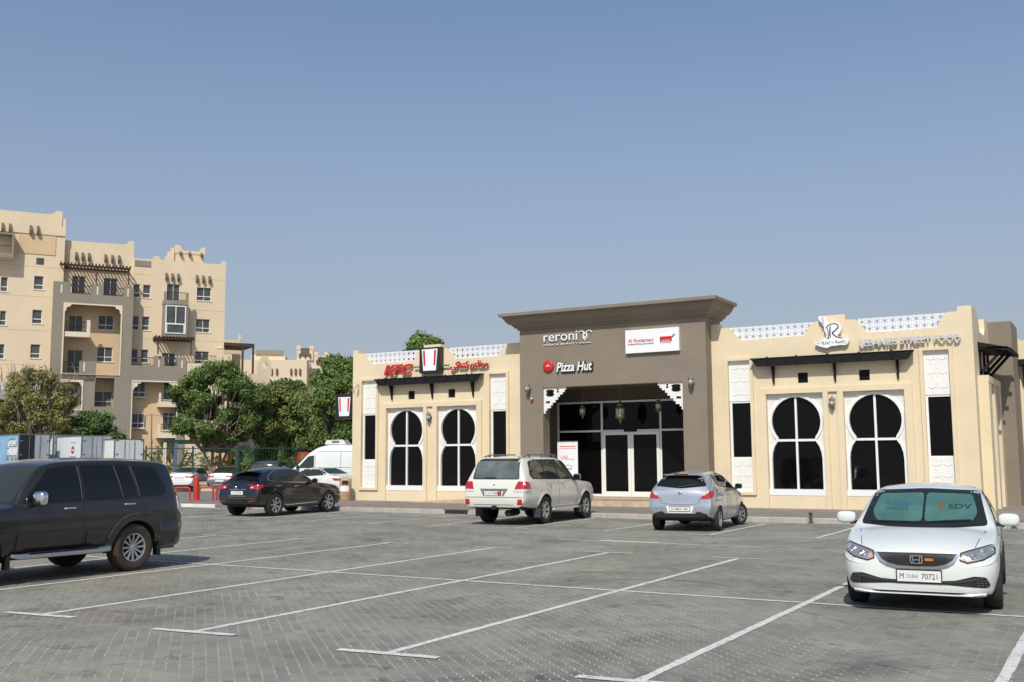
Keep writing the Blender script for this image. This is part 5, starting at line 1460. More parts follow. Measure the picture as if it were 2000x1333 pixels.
for sy in (1, -1):
    c.drape('tail_lamp', rpoly([(sy * .46, .92), (sy * .50, .97), (sy * .80, 1.02), (sy * .86, .96), (sy * .80, .88), (sy * .56, .875)], .03), 'x', RED, -1, .014, .03, res=.04)
    c.drape('tail_lamp', rpoly([(c.X(4.60), .89), (c.X(4.40), .87), (c.X(4.16), .98), (c.X(4.20), 1.02), (c.X(4.52), 1.02)], .03), 'y', RED, sy, .012, .03, res=.04)
    c.drape('reverse_lamp', rpoly([(sy * .50, .93), (sy * .60, .96), (sy * .62, .92), (sy * .55, .90)], .01), 'x', M_lclear, -1, .02, .02, res=.03)
    c.drape('reflector', rpoly([(sy * .50, .48), (sy * .74, .50), (sy * .74, .53), (sy * .50, .515)], .01), 'x', RED, -1, .012, .02)
    c.strip('sill_trim', c.flip([(1.45, .38), (3.2, .34)]), 'y', M_chrome, sy, .018, .012)
    c.strip('roof_edge', c.flip([(2.2, 1.53), (3.0, 1.555), (3.9, 1.46)]), 'y', M_iron, sy, .015, .01)
c.strip('boot_trim', [(-.34, .865), (.34, .865)], 'x', M_chrome, -1, .022, .014)
c.plate(0, .76, -1, .50, .11, (('K 35908', 0, .36, .055, mat('plate_grey_ink', (.3, .3, .32), .5)),))
c.strip('shut_line', [(-.36, .66), (.36, .66)], 'x', M_chrome, -1, .012, .01)
c.strip('bumper_line', [(-.80, .585), (.80, .585)], 'x', M_iron, -1, .008, .01)
MB().lathe([(.03, -.01), (.04, 0), (.03, .01)], 16, 0, (c.X(4.57), 0, .93), 'x').build('badge', M_chrome, c.t, 60)
c.mirror(1.78, 1.05, .20, .15, P_black, .16, .13)
c.handle(2.60, .93, M_chrome, .18); c.handle(3.50, .96, M_chrome, .18)
c.lines([[(1.50, .34), (1.56, 1.02)], [(2.82, .32), (2.83, 1.06)], [(3.68, 1.12), (3.70, .95), (3.40, .72)]])

# ---------------- saloons parked across the road
def saloon(label, loc, rz, paintm, lampw=1.0, kind=0):
    st = [(0, .38, .52, .52, .60, .62, .56, .68, .46, .03), (.06, .26, .68, .52, .76, .68, .70, .76, .58, .03), (.35, .20, .78, .54, .88, .80, .80, .86, .66, .04), (1.0, .18, .80, .56, .905, .90, .83, .97, .72, .06),
          (1.3, .18, .80, .56, .907, .93, .83, 1.02, .74, .06), (1.7, .18, .80, .57, .907, .94, .83, 1.22, .67, .05), (2.15, .18, .80, .58, .907, .96, .83, 1.41, .60, .05), (2.65, .18, .80, .59, .907, .98, .82, 1.45, .575, .05),
          (3.2, .18, .80, .60, .905, 1.0, .81, 1.43, .565, .05), (3.75, .20, .80, .62, .90, 1.02, .80, 1.27, .60, .05), (4.1, .22, .79, .64, .89, 1.03, .79, 1.12, .67, .05), (4.5, .26, .76, .66, .87, 1.02, .78, 1.08, .68, .04),
          (4.72, .30, .74, .66, .84, .99, .75, 1.05, .64, .03), (4.78, .34, .72, .62, .82, .86, .74, .92, .62, .03), (4.85, .38, .70, .58, .78, .66, .72, .72, .60, .02), (4.87, .42, .60, .56, .70, .62, .66, .66, .54, .02)]
    c = Car('saloon_car', label, 'car', loc, rz, st, (.95, 3.74), .325, paintm, spokes=8, rimr=.62, ww=.21, rad=(.09, .32, .08, .13), group=None)
    c.side('window_surround', rpoly([(1.42, .98), (2.15, 1.34), (2.7, 1.375), (3.25, 1.355), (3.78, 1.16), (3.85, 1.06), (2.8, 1.01)], .05), M_black, off=.002, thick=.01)
    for q in ([(1.72, .995), (2.18, 1.31), (2.62, 1.34), (2.64, 1.02)], [(2.70, 1.02), (2.68, 1.34), (3.2, 1.33), (3.52, 1.21), (3.56, 1.06)]):
        c.side('side_window', rpoly(q, .04), M_cglass2, off=.006)
    c.drape('rear_window', rpoly([(-.64, 1.12), (.64, 1.12), (.54, 1.385), (-.54, 1.385)], .06), 'x', M_cglass2, -1, .006)
    c.drape('windscreen', rpoly([(-.66, 1.05), (.66, 1.05), (.56, 1.38), (-.56, 1.38)], .06), 'x', M_cglass, 1, .004)
    for sy in (1, -1):
        c.drape('tail_lamp', rpoly([(sy * (.72 - .30 * lampw), .875), (sy * .82, .90), (sy * .83, .80), (sy * .70, .78), (sy * (.74 - .30 * lampw), .82)], .02), 'x', RED, -1, .012, .03, res=.05)
        c.drape('tail_lamp', rpoly([(c.X(4.82), .80), (c.X(4.60), .79), (c.X(4.38), .90), (c.X(4.5), .92), (c.X(4.78), .91)], .02), 'y', RED, sy, .010, .03, res=.05)
        c.drape('reflector', rpoly([(sy * .58, .42), (sy * .76, .44), (sy * .76, .475), (sy * .58, .46)], .01), 'x', RED, -1, .012, .02)
    c.plate(0, .78 if kind == 0 else .60, -1, .5, .11, ())
    c.strip('boot_trim', [(-.36, .865), (.36, .865)], 'x', M_chrome if kind else paintm, -1, .02, .012)
    c.strip('shut_line', [(-.60, .68), (.60, .68)], 'x', M_seam, -1, .008)
    if kind: c.strip('bumper_trim', [(-.66, .36), (.66, .36)], 'x', M_chrome, -1, .02, .014)
    c.mirror(1.62, .98, .19, .14, paintm, .15, .12)
    c.handle(2.45, .85, paintm, .17); c.handle(3.35, .88, paintm, .17)
    c.lines([[(1.40, .28), (1.45, .96)], [(2.66, .26), (2.67, 1.0)], [(3.62, 1.04), (3.64, .88), (3.36, .62)]])
    return c
saloon('white saloon seen from behind, leftmost in the row across the road', (-48.56, 44.5, 0), R_(121), P_white, .7)
saloon('silver saloon seen from behind, between the white saloon and the black crossover', (-47.25, 46.4, 0), R_(121), P_silver2, 1.1, 1)
saloon('white saloon side-on behind the bonnet of the black crossover', (-34.4, 39.65, 0), R_(172), P_white, .9)

# ---------------- grey people carrier behind
st = [(0, .45, .55, .6, .64, .74, .6, .82, .5, .03), (.1, .32, .76, .6, .84, .86, .78, .98, .64, .04), (.8, .28, .82, .64, .92, 1.02, .86, 1.12, .76, .06), (1.3, .28, .82, .64, .92, 1.06, .87, 1.25, .76, .06), (2.0, .28, .82, .64, .92, 1.1, .87, 1.66, .68, .05),
      (2.7, .28, .82, .64, .92, 1.12, .87, 1.78, .66, .05), (4.2, .3, .82, .66, .92, 1.14, .86, 1.76, .65, .05), (4.5, .34, .8, .66, .9, 1.14, .84, 1.68, .64, .05), (4.68, .38, .78, .66, .88, 1.12, .82, 1.3, .70, .05), (4.76, .42, .74, .64, .84, 1.0, .8, 1.06, .66, .04), (4.8, .46, .68, .6, .76, .8, .72, .84, .6, .02)]
c = Car('people_carrier', 'dark grey people carrier, its roof showing over the black crossover', 'car', (-42.0, 44.6, 0), R_(121), st, (.95, 3.8), .35, paint('car_paint_mid_grey', (.055, .056, .06), .35), spokes=6)
c.side('side_window', rpoly([(1.7, 1.12), (2.2, 1.6), (2.9, 1.68), (4.2, 1.66), (4.4, 1.5), (4.35, 1.18)], .06), M_cglass2, off=.004)
c.drape('rear_window', rpoly([(-.66, 1.2), (.66, 1.2), (.58, 1.64), (-.58, 1.64)], .07), 'x', M_cglass2, -1, .006)
for sy in (1, -1): c.drape('tail_lamp', rpoly([(sy * .66, .95), (sy * .86, .95), (sy * .84, 1.15), (sy * .72, 1.15)], .03), 'x', RED, -1, .012, .03)

# ---------------- white high-roof van
st = [(0, .5, .6, .6, .70, .8, .66, .92, .54, .03), (.12, .34, .82, .62, .92, .98, .84, 1.14, .70, .05), (.7, .3, .9, .66, 1.0, 1.16, .92, 1.34, .82, .08), (1.0, .3, .9, .66, 1.02, 1.24, .95, 1.52, .86, .08), (1.75, .3, .9, .7, 1.02, 1.36, .98, 2.22, .80, .06), (2.3, .3, .9, .7, 1.02, 1.4, .99, 2.52, .78, .06),
      (3.0, .3, .9, .7, 1.02, 1.4, .99, 2.62, .78, .06), (5.6, .34, .9, .7, 1.02, 1.4, .99, 2.62, .78, .06), (5.85, .36, .9, .7, 1.01, 1.4, .98, 2.58, .78, .06), (5.95, .4, .88, .7, .98, 1.38, .94, 2.40, .80, .06)]
c = Car('van', 'white high-roof van with a roof cooling unit, half hidden behind the left wing', 'van', (-36.6, 43.6, 0), R_(205), st, (1.0, 4.7), .36, P_white, spokes=6, rad=(.12, .4, .15, .2))
c.side('side_window', rpoly([(1.15, 1.36), (1.72, 1.98), (2.05, 2.02), (2.06, 1.36)], .05), M_cglass2, off=.006)
c.drape('windscreen', rpoly([(-.78, 1.5), (.78, 1.5), (.70, 2.15), (-.70, 2.15)], .08), 'x', M_cglass, 1, .006)
c.lines([[(2.12, .5), (2.12, 2.1)], [(3.5, .5), (3.5, 2.3)], [(2.12, 1.38), (5.8, 1.38)], [(2.2, 2.22), (5.8, 2.22)]], w=.018)
c.mirror(1.2, 1.35, .2, .3, M_black, .16, .12)
MB().plate(rpoly([(c.X(2.5), 2.60), (c.X(2.6), 2.83), (c.X(3.5), 2.86), (c.X(3.7), 2.60)], .06)[::-1], [], -.55, .55).build('cooling_unit', P_white, c.t)
MB().plate(rpoly([(c.X(2.9), 2.68), (c.X(3.3), 2.68), (c.X(3.3), 2.80), (c.X(2.9), 2.80)], .03)[::-1], [], .551, .565).build('fan_grille', M_iron, c.t)

# ---------------- box lorries in a row at the left
M_boxw = mat('lorry_box_white', (.70, .71, .70), .5, var=.06, scale=1.2, stain=.15)
M_boxb = mat('lorry_box_blue', (.25, .48, .66), .5, var=.25, scale=.8)
M_boxg = mat('lorry_door_grey', (.36, .40, .44), .5, var=.15, scale=2)
M_alu = mat('lorry_edge_grey', (.13, .135, .14), .5)
def lorry(label, loc, rz, L=4.4, W=2.2, H=2.25, side=M_boxw, zb=1.05, doors=M_boxg, open_=False):
    t = thing('box_lorry', label, 'lorry', loc, rz, 'box lorries parked in a row')
    MB().box(-L / 2 + .03, L / 2 - .03, -W / 2 + .03, W / 2 - .03, zb + .03, zb + H - .03).build('cargo_box', side, t)
    q = MB()
    for y in (-W / 2, W / 2 - .05):
        for z in (zb, zb + H - .06): q.box(-L / 2, L / 2, y, y + .05, z, z + .06)
    for x in (-L / 2, L / 2 - .06):
        for y in (-W / 2, W / 2 - .05): q.box(x, x + .06, y - .004, y + .054, zb + .002, zb + H - .002)
        for z in (zb + .002, zb + H - .06): q.box(x - .003, x + .063, -W / 2 + .052, W / 2 - .052, z, z + .058)
    q.build('box_edging', M_alu, t)
    for s in (-1, 1):      # rear doors at -X end
        d = MB().box(-L / 2 - .03, -L / 2 + .02, s * .02 if s > 0 else -W / 2 + .07, W / 2 - .07 if s > 0 else -.02, zb + .08, zb + H - .08).build('rear_door', M_black if (open_ and s > 0) else doors, t)  # open side: a black panel painted for the shade inside the box
        MB().tube([(-L / 2 - .05, s * .3, zb + .1), (-L / 2 - .05, s * .3, zb + H - .1)], .018, 6).build('lock_bar', M_iron, d)
        for z in (.35, 1.1, 1.9): MB().box(-L / 2 - .045, -L / 2 - .031, s * (W / 2 - .22), s * (W / 2 - .08) , zb + z, zb + z + .07).build('hinge', M_iron, d)
    MB().box(-L / 2, L / 2 + .4, -.4, .4, .62, zb).build('chassis', M_under, t)
    # cab
    cb_ = MB().plate(rpoly([(L / 2 + .15, .5), (L / 2 + 1.9, .5), (L / 2 + 1.95, 1.15), (L / 2 + 1.6, 2.15), (L / 2 + .15, 2.25)], .12)[::-1], [], -.95, .95).build('cab', P_white, t)
    for s in (-1, 1): MB().plate(rpoly([(L / 2 + .5, 1.3), (L / 2 + 1.65, 1.25), (L / 2 + 1.45, 1.95), (L / 2 + .5, 2.0)], .05)[::-1], [], s * .955 - .004, s * .955 + .004).build('cab_window', M_cglass, cb_)
    for x in (-L / 2 + .9, L / 2 + 1.0):
        for s in (-1, 1): MB().lathe([(0, -.13), (.22, -.13), (.24, -.1), (.40, -.12), (.42, 0), (.40, .12), (.24, .1), (0, .1)], 24, 0, (x, s * .85, .42), 'y').build('wheel', M_tyre, t, 40)
    MB().box(-L / 2 - .05, -L / 2, -W / 2 + .1, W / 2 - .1, .5, .62).build('rear_bumper', M_alu, t)
    return t
def lorry_print(t, body, cx, cz, w, h, m, L=3.6, W=1.8, name='lettering', rear=False):
    """flat print on the left flank (+y side of the thing), reading left to right from outside"""
    vs, fs = text_mesh(body, height=h, width=w, weight=.01)
    return MB().add([(cx - v[0], W / 2 + .006 - .03, cz + v[2]) for v in vs], fs).build(name, m, t, fix=False)
LZ = R_(166)
M_prred = mat('print_lorry_red', (.50, .06, .05), .5); M_prgreen = mat('print_lorry_green', (.05, .22, .12), .5); M_prnavy = mat('print_lorry_navy', (.02, .03, .10), .5)
la = lorry('box lorry with sky blue box side and one open rear door, leftmost in the row', (-56.65, 38.8, 0), LZ, L=3.6, W=1.8, H=2.35, side=M_boxb, open_=True)
w_ = lorry_print(la, '\uFE8D\uFEDF\uFEE4\uFEAE\uFE8D\uFECB\uFEF0'[::-1], -.75, 2.75, 1.5, .45, M_prnavy, name='arabic_lettering')
lorry_print(la, 'almarai', -.75, 2.10, 1.6, .42, M_prnavy)
MB().plate([(-1.2, 3.0), (-.7, 3.14), (-.2, 3.02), (-.2, 3.07), (-.7, 3.2), (-1.2, 3.06)], [], .872, .88).build('printed_swoosh', M_prgreen, la)
MB().plate(rpoly([(-1.6, 1.9), (-.05, 1.9), (-.1, 3.0), (-1.55, 3.05)], .3), [], .8705, .8715).build('printed_field', mat('print_lorry_white', (.72, .75, .77), .5), la)
lbz = lorry('plain white box lorry set back between the blue and the red-marked lorry', (-60.2, 43.6, 0), LZ, L=3.6, W=1.8, H=2.45)
lc = lorry('white box lorry with a round red mark on its side', (-53.5, 40.64, 0), LZ, L=3.6, W=1.8, H=2.25)
MB().lathe([(0, .872), (.23, .872), (.23, .882)], 24, 0, (-.55, 0, 2.45), 'y').build('round_mark', M_prred, lc)
MB().plate([(-.78, 2.42), (-.66, 2.50), (-.50, 2.46), (-.36, 2.52), (-.36, 2.45), (-.52, 2.38), (-.66, 2.40)], [], .8825, .889).build('mark_swirl', M_boxw, lc)
MB().box(-1.0, -.1, .873, .879, 2.03, 2.08).box(-.95, -.2, .873, .879, 2.86, 2.90).build('printed_line', mat('print_lorry_blue', (.2, .3, .42), .5), lc)
for x, m in ((-.15, M_prnavy), (-.6, M_prred)): MB().plate([(x - .1, 1.35), (x + .1, 1.35), (x + .05, 1.6), (x, 1.72), (x - .07, 1.55)], [], .873, .879).build('printed_figure', m, lc)
ld = lorry('white box lorry with twin pale rear doors, rightmost in the row', (-51.85, 41.6, 0), LZ, L=3.6, W=1.8, H=2.03, doors=M_boxw)
# ------------------------------------------------------------------ apartment block at the left
M_ap = mat('apartment_render', (.76, .615, .42), .9, var=.05, scale=.25, stain=.12, tint=(.60, .47, .32))
M_ap2 = mat('apartment_render_ochre', (.68, .50, .30), .9, var=.05, scale=.25, stain=.1)
M_apg = mat('apartment_render_grey', (.275, .245, .19), .9, var=.07, scale=.3, stain=.15)
M_aptrim = mat('apartment_trim', (.76, .66, .50), .85, var=.04, scale=.5)
M_apgl = mat('apartment_glass', (.085, .088, .082), .1, spec=.4, var=.3, scale=.6)
M_apwd = mat('pergola_wood', (.085, .05, .035), .8, var=.25, scale=2)
M_corbel = mat('corbel_brown', (.15, .115, .085), .85, var=.15, scale=3)
M_rail = mat('balcony_rail', (.02, .02, .022), .6)
A_O = Vector((-74.752, 72.845, 0)); A_H = R_(90 - 32.8)
apart = thing('apartment_block', 'tall cream apartment block with grey balcony bays and brown pergolas', 'building', A_O, A_H)
# local frame of the block: x runs along the facade to the right (0 = right corner), -y towards the viewer
def apb(name, m, x0, x1, z0, z1, y0, y1, parent=None): return MB().box(x0, x1, y0, y1, z0, z1).build(name, m, parent or apart)
def wallp(name, m, outer, holes, y0, y1): return MB().plate(outer, [h[::-1] for h in holes], y0, y1).build(name, m, apart)
win_n = 0
def window(x0, x1, z0, z1, y, mull=True, frame=True, low=True):
    """recessed window in a hole of the wall at depth y"""
    w = MB().box(x0, x1, y + .16, y + .20, z0, z1).build('window', M_apgl, apart)
    q = MB(); f = .04
    q.plate(rect(x0, x1, z0, z1), [rect(x0 + f, x1 - f, z0 + f, z1 - f)[::-1]], y + .11, y + .158)
    if mull: q.box((x0 + x1) / 2 - .022, (x0 + x1) / 2 + .022, y + .112, y + .157, z0 + f + .001, z1 - f - .001)
    if low: q.box(x0 + f + .001, x1 - f - .001, y + .105, y + .155, z0 + (z1 - z0) * .30, z0 + (z1 - z0) * .30 + .07)
    q.build('frame', M_aptrim if not frame else M_frame, w)
    if frame:
        MB().box(x0 - .05, x1 + .14, y - .05, y + .11, z0 - .09, z0 - .003).build('sill', M_aptrim, w)
    return w
def corbels(xs, z, y, h=.75):
    for x in xs:
        q = MB(); q.add([(x - .09, y, z), (x + .09, y, z), (x + .09, y, z - h), (x - .09, y, z - h), (x - .09, y - .38, z - h * .62), (x + .09, y - .38, z - h * .62), (x + .09, y - .30, z - h * .98), (x - .09, y - .30, z - h * .98), (x - .09, y - .12, z - .02), (x + .09, y - .12, z - .02)],
                        [(0, 8, 9, 1), (8, 4, 5, 9), (4, 7, 6, 5), (7, 3, 2, 6), (0, 3, 7, 4, 8), (1, 9, 5, 6, 2)])
        q.build('corbel', M_corbel, apart)
def railing(x0, x1, z0, z1, y, pattern=False):
    q = MB(); q.box(x0, x1, y - .02, y + .02, z1 - .06, z1); q.box(x0, x1, y - .02, y + .02, z0, z0 + .05)
    n = max(3, int((x1 - x0) / .13))
    for i in range(n + 1):
        x = x0 + (x1 - x0) * i / n; q.box(x - .012, x + .012, y - .012, y + .012, z0 + .05, z1 - .06)
    if pattern:
        for i in range(int((x1 - x0) / .28)):
            cx = x0 + .14 + i * .28; q.tube([(cx + .1 * math.cos(R_(a)), y, (z0 + z1) / 2 + .16 * math.sin(R_(a))) for a in range(0, 361, 45)], .016, 4, caps=False)
    return q.build('railing', M_rail, apart)
def parapet_post(x0, x1, z, y, dz=.42, w=.55):
    apb('parapet_post', M_ap, x0, x1, z, z + dz, y, y + w)
def pergola(x0, x1, z, y0, y1, posts):
    p = MB().box(x0, x1, y0, y0 + .14, z - .22, z - .04).build('pergola', M_apwd, apart)
    MB().box(x0, x1, y1 - .14, y1 - .02, z - .22, z - .04).build('beam', M_apwd, p)
    n = int((x1 - x0) / .30); sl = MB().box(-.05, .05, y0 - .35, y1, -.035, .10).mesh('slat', M_apwd)
    for i in range(n + 1): link('slat', sl, p, (x0 + .06 + (x1 - x0 - .12) * i / n, 0, z))
    for x, zb in posts: MB().box(x - .06, x + .06, y0, y0 + .12, zb, z - .22).build('post', M_apwd, p)

# --- tower (left), z to 24.3
W1 = [(-17.56, -16.78, 17.32, 18.55), (-17.58, -16.78, 14.20, 15.45), (-17.6, -16.8, 11.05, 12.3), (-20.25, -19.70, 16.95, 18.25), (-20.2, -19.7, 13.9, 15.2), (-20.1, -19.7, 10.9, 12.2), (-17.58, -16.78, 7.9, 9.2), (-17.58, -16.78, 4.8, 6.1)]
wallp('tower_wall', M_ap, rect(-34, -15.20, 0, 24.05), [rect(a, b, c_, d) for a, b, c_, d in W1], 0, .3)
for a, b, c_, d in W1: window(a, b, c_, d, 0, mull=False)
apb('tower_body', M_ap, -34, -15.21, 0, 23.6, .301, 14)
apb('tower_side', M_ap, -15.2, -15.12, 0, 24.05, 0, 14)
q = MB(); q.add([(-34, -.02, 24.05), (-16.9, -.02, 24.05), (-16.35, -.02, 24.30), (-16.0, -.02, 24.62), (-15.42, -.02, 24.62), (-15.42, -.02, 23.3), (-15.1, -.02, 23.3), (-15.1, -.02, 22.1), (-34, -.02, 22.1)], [tuple(range(9))])
MB().plate([(-34, 22.4), (-15.12, 22.4), (-15.12, 23.2), (-15.45, 23.2), (-15.45, 24.70), (-15.95, 24.70), (-16.2, 24.45), (-16.5, 24.33), (-34, 24.30)][::1], [], -.10, -.002).build('tower_parapet', M_ap, apart)
apb('tower_band', M_ap2, -19.0, -15.9, 20.55, 22.3, -.06, -.002)
apb('louvre_window', M_apgl, -17.45, -16.82, 19.62, 20.22, -.03, -.001)
corbels([-20.35, -19.75, -18.05, -17.45], 23.15, -.10, .85)
# left edge bay with its own balcony
bx = MB().plate(rect(-21.6, -19.35, 19.85, 22.1), [rect(-21.5, -19.52, 20.1, 21.95)[::-1]], -1.1, -.9).build('balcony_box', M_apg, apart)
apb('balcony_floor', M_aptrim, -21.6, -19.35, 19.85, 20.02, -.9, 0); apb('balcony_side', M_apg, -19.52, -19.36, 20.03, 22.08, -.9, 0); apb('balcony_roof', M_apg, -21.6, -19.36, 21.95, 22.1, -.9, 0)
railing(-21.5, -19.55, 20.1, 20.95, -1.0)
# --- second block, z to 22.2
wallp('upper_wall', M_ap, [(-15.12, 16.6), (-9.02, 16.6), (-9.02, 22.62), (-9.50, 22.62), (-9.62, 22.33), (-9.95, 22.22), (-15.12, 22.18)], [rect(-14.35, -13.2, 16.95, 18.9), rect(-11.6, -10.4, 16.95, 18.9)], .6, .9)
window(-14.35, -13.2, 16.95, 18.9, .6, low=False, frame=False); window(-11.6, -10.4, 16.95, 18.9, .6, low=False, frame=False)
apb('upper_body', M_ap, -15.12, -9.03, 0, 21.7, .901, 12)
corbels([-14.1, -13.55, -13.0, -11.55, -10.95, -10.35], 21.15, .6)
pergola(-15.5, -9.45, 19.72, -1.15, .58, [(-12.4, 18.1), (-9.6, 18.1)])
# grey frame in front
wallp('grey_bay', M_apg, [(-15.95, 0), (-9.1, 0), (-9.1, 17.95), (-10.0, 18.0), (-10.0, 17.0), (-11.75, 17.0), (-11.75, 18.0), (-12.75, 18.0), (-12.75, 17.0), (-14.55, 17.0), (-14.55, 18.02), (-15.98, 18.02)],
      [rect(-14.95, -10.15, 9.62, 16.0), [(-15.0, 6.4), (-13.2, 6.4), (-13.2, 9.05), (-15.0, 9.05)], [(-15.0, 1.0), (-13.2, 1.0), (-13.2, 5.7), (-15.0, 5.7)], rect(-12.15, -10.5, 6.7, 9.35), rect(-12.15, -10.5, 3.0, 5.75)], -1.0, -.72)
apb('grey_bay_side', M_apg, -9.38, -9.1, 0, 17.9, -.719, .9); apb('grey_bay_side', M_apg, -15.95, -15.7, 0, 18.0, -.719, 0)
apb('balcony_floor', M_apg, -15.69, -9.39, 16.6, 17.0, -.719, .6); apb('balcony_floor', M_apg, -15.69, -9.39, 9.3, 9.6, -.719, .6)
for x in (-15.3, -12.25, -9.6): apb('light_slot', M_aptrim, x - .07, x + .07, 17.0, 17.75, -1.02, -1.001)
apb('light_slot', M_aptrim, -13.2, -13.06, 9.9, 10.7, -1.03, -1.02)
railing(-14.55, -12.75, 17.02, 17.8, -.86); railing(-11.75, -10.0, 17.02, 17.8, -.86)
# trim round the large opening
MB().plate(rect(-15.07, -10.03, 9.6, 16.12), [[(-14.95, 9.62), (-10.15, 9.62), (-10.15, 15.3), (-10.25, 15.4), (-10.3, 15.7), (-10.6, 15.8), (-10.7, 16.0), (-14.4, 16.0), (-14.5, 15.8), (-14.8, 15.7), (-14.85, 15.4), (-14.95, 15.3)][::-1]], -1.06, -.998).build('arch_trim', M_aptrim, apart)
# recessed ochre wall within it
RW = [(-14.5, -13.3, 13.0, 15.2), (-11.95, -10.6, 14.0, 15.35), (-14.5, -13.2, 9.7, 12.0), (-11.95, -10.6, 11.0, 12.35)]
wallp('recess_wall', M_ap2, rect(-15.2, -9.6, 9.6, 16.6), [rect(*r) for r in RW], .6, .88)
for r in RW: window(*r, .6, frame=r[0] > -12)
bf = apb('balcony', M_aptrim, -14.9, -12.75, 13.05, 13.5, -.95, .59)
apb('balcony_wall', M_aptrim, -13.05, -12.75, 13.5, 14.62, -.95, -.8); railing(-14.9, -13.06, 13.55, 14.45, -.88, True)
q = MB().plate(rect(-15.0, -12.0, 9.4, 9.9), [], -1.04, -1.0); 
apb('grey_parapet', M_apg, -14.95, -12.1, 9.0, 9.75, -1.0, -.72); apb('grey_parapet', M_apg, -13.55, -12.12, 9.751, 10.85, -1.0, -.72); railing(-14.9, -13.56, 9.8, 10.75, -.85)
apb('bay_wall', M_ap2, -15.6, -9.5, 0, 9.3, .3, .58)
window(-12.1, -10.55, 6.8, 8.2, .13, low=True, frame=False); window(-14.7, -13.5, 6.6, 8.4, .13)
for x0, x1, z0, z1 in ((-15.05, -13.15, 6.35, 9.12),):
    MB().plate(rect(x0, x1, z0, z1), [rpoly([(x0 + .12, z0 + .12), (x1 - .12, z0 + .12), (x1 - .12, z1 - .6), (x1 - .35, z1 - .2), (x0 + .35, z1 - .2), (x0 + .12, z1 - .6)], .1)[::-1]], -1.05, -.999).build('arch_trim', M_aptrim, apart)
railing(-14.9, -13.3, 6.45, 7.4, -.9)
# --- third block, z to 20.95
W3 = [(-9.0, -8.4, 17.2, 18.45), (-8.12, -7.45, 17.2, 18.45), (-9.0, -8.4, 14.1, 15.4), (-8.12, -7.45, 14.1, 15.4), (-9.0, -8.4, 11.0, 12.25), (-8.12, -7.45, 11.0, 12.25), (-3.15, -1.80, 17.25, 18.55), (-3.15, -1.85, 14.15, 15.45), (-3.15, -1.85, 11.0, 12.3), (-5.95, -4.75, 16.8, 18.7), (-6.2, -5.0, 9.9, 12.0)]
wallp('wing_wall', M_ap, [(-9.10, 9.2), (-.44, 9.2), (-.44, 21.32), (-.80, 21.32), (-.88, 21.05), (-1.15, 20.95), (-6.0, 20.93), (-6.6, 21.0), (-6.8, 21.3), (-7.2, 21.3), (-7.35, 20.95), (-9.02, 20.92)], [rect(*r) for r in W3], .3, .6)
for i, r in enumerate(W3): window(*r, .3, mull=r[1] - r[0] > 1, low=r[3] - r[2] < 1.6, frame=True)
apb('wing_body', M_ap, -9.02, -.45, 0, 20.3, .601, 12); apb('wing_wall', M_ap2, -9.10, -.44, 0, 9.198, .3, .6)
apb('roof_louvre', M_apg, -8.95, -7.5, 20.2, 20.75, .24, .299)
corbels([-6.05, -5.5, -4.95, -3.2, -2.6, -2.0], 19.75, .3)
# bay window of grey render and balcony over it
apb('balcony', M_apg, -6.35, -4.1, 16.55, 16.95, -.9, .29); apb('balcony_wall', M_apg, -6.35, -6.1, 16.951, 17.75, -.9, -.7); apb('balcony_wall', M_apg, -4.35, -4.1, 16.951, 17.75, -.9, -.7); railing(-6.1, -4.35, 16.98, 17.75, -.82)
bw = apb('bay_window', M_apg, -6.32, -4.14, 13.45, 16.52, -.85, .29)
q = MB(); q.plate(rect(-6.18, -4.3, 13.75, 16.45), [rect(-6.08, -5.28, 14.75, 16.35)[::-1], rect(-5.20, -4.4, 14.75, 16.35)[::-1], rect(-6.0, -4.5, 13.85, 14.62)[::-1]], -.92, -.851); q.build('frame', M_frame, bw)
MB().box(-6.1, -4.38, -.868, -.853, 13.82, 16.38).build('pane', M_apgl, bw)
pergola(-7.1, -3.55, 13.35, -1.3, .28, [(-6.8, 11.7), (-3.8, 11.7)])
# grey lower bay
wallp('grey_bay', M_apg, [(-9.098, 9.2), (-4.15, 9.2), (-4.15, 11.5), (-5.0, 11.5), (-5.0, 10.65), (-6.15, 10.65), (-6.15, 11.55), (-7.1, 11.55), (-7.1, 10.6), (-9.098, 10.6)], [], -1.0, -.75)
wallp('grey_bay', M_apg, [(-9.098, 0), (-8.95, 0), (-8.95, 9.198), (-9.098, 9.198)], [], -1.0, -.75)
apb('grey_bay', M_apg, -4.9, -4.15, 0, 9.198, -1.0, .29)
apb('bay_floor', M_apg, -9.09, -4.16, 9.2, 9.6, -.749, .29)
MB().plate([(-8.98, 0), (-8.9, 0), (-8.9, 9.1), (-4.95, 9.1), (-4.95, 0), (-4.87, 0), (-4.87, 9.22), (-8.98, 9.22)][::1], [], -1.05, -.998).build('arch_trim', M_aptrim, apart)
for x, s in ((-8.9, 1), (-4.95, -1)):
    MB().plate([(x, 9.1), (x + s * .75, 9.1), (x + s * .7, 8.95), (x + s * .45, 8.9), (x + s * .4, 8.65), (x + s * .15, 8.55), (x, 8.1)][::s], [], -1.0, -.9).build('corner_bracket', M_aptrim, apart)
for x in (-6.65, -4.55): apb('light_slot', M_aptrim, x - .07, x + .07, 10.5, 11.2, -1.02, -1.001)
railing(-9.0, -7.1, 10.65, 11.4, -.9); railing(-6.15, -5.0, 10.7, 11.45, -.9)
for z in (7.75, 4.85):
    window(-8.75, -7.65, z, z + 1.35, -.02, low=True); window(-6.0, -4.95 + .0, z - .2, z + 1.5, .1, low=False)
    apb('balcony', M_aptrim, -6.55, -4.95, z - .95, z - .45, -1.1, .29); apb('balcony_wall', M_aptrim, -6.55, -6.35, z - .449, z + .35, -1.1, -.9); railing(-6.34, -5.0, z - .4, z + .35, -1.0, True)
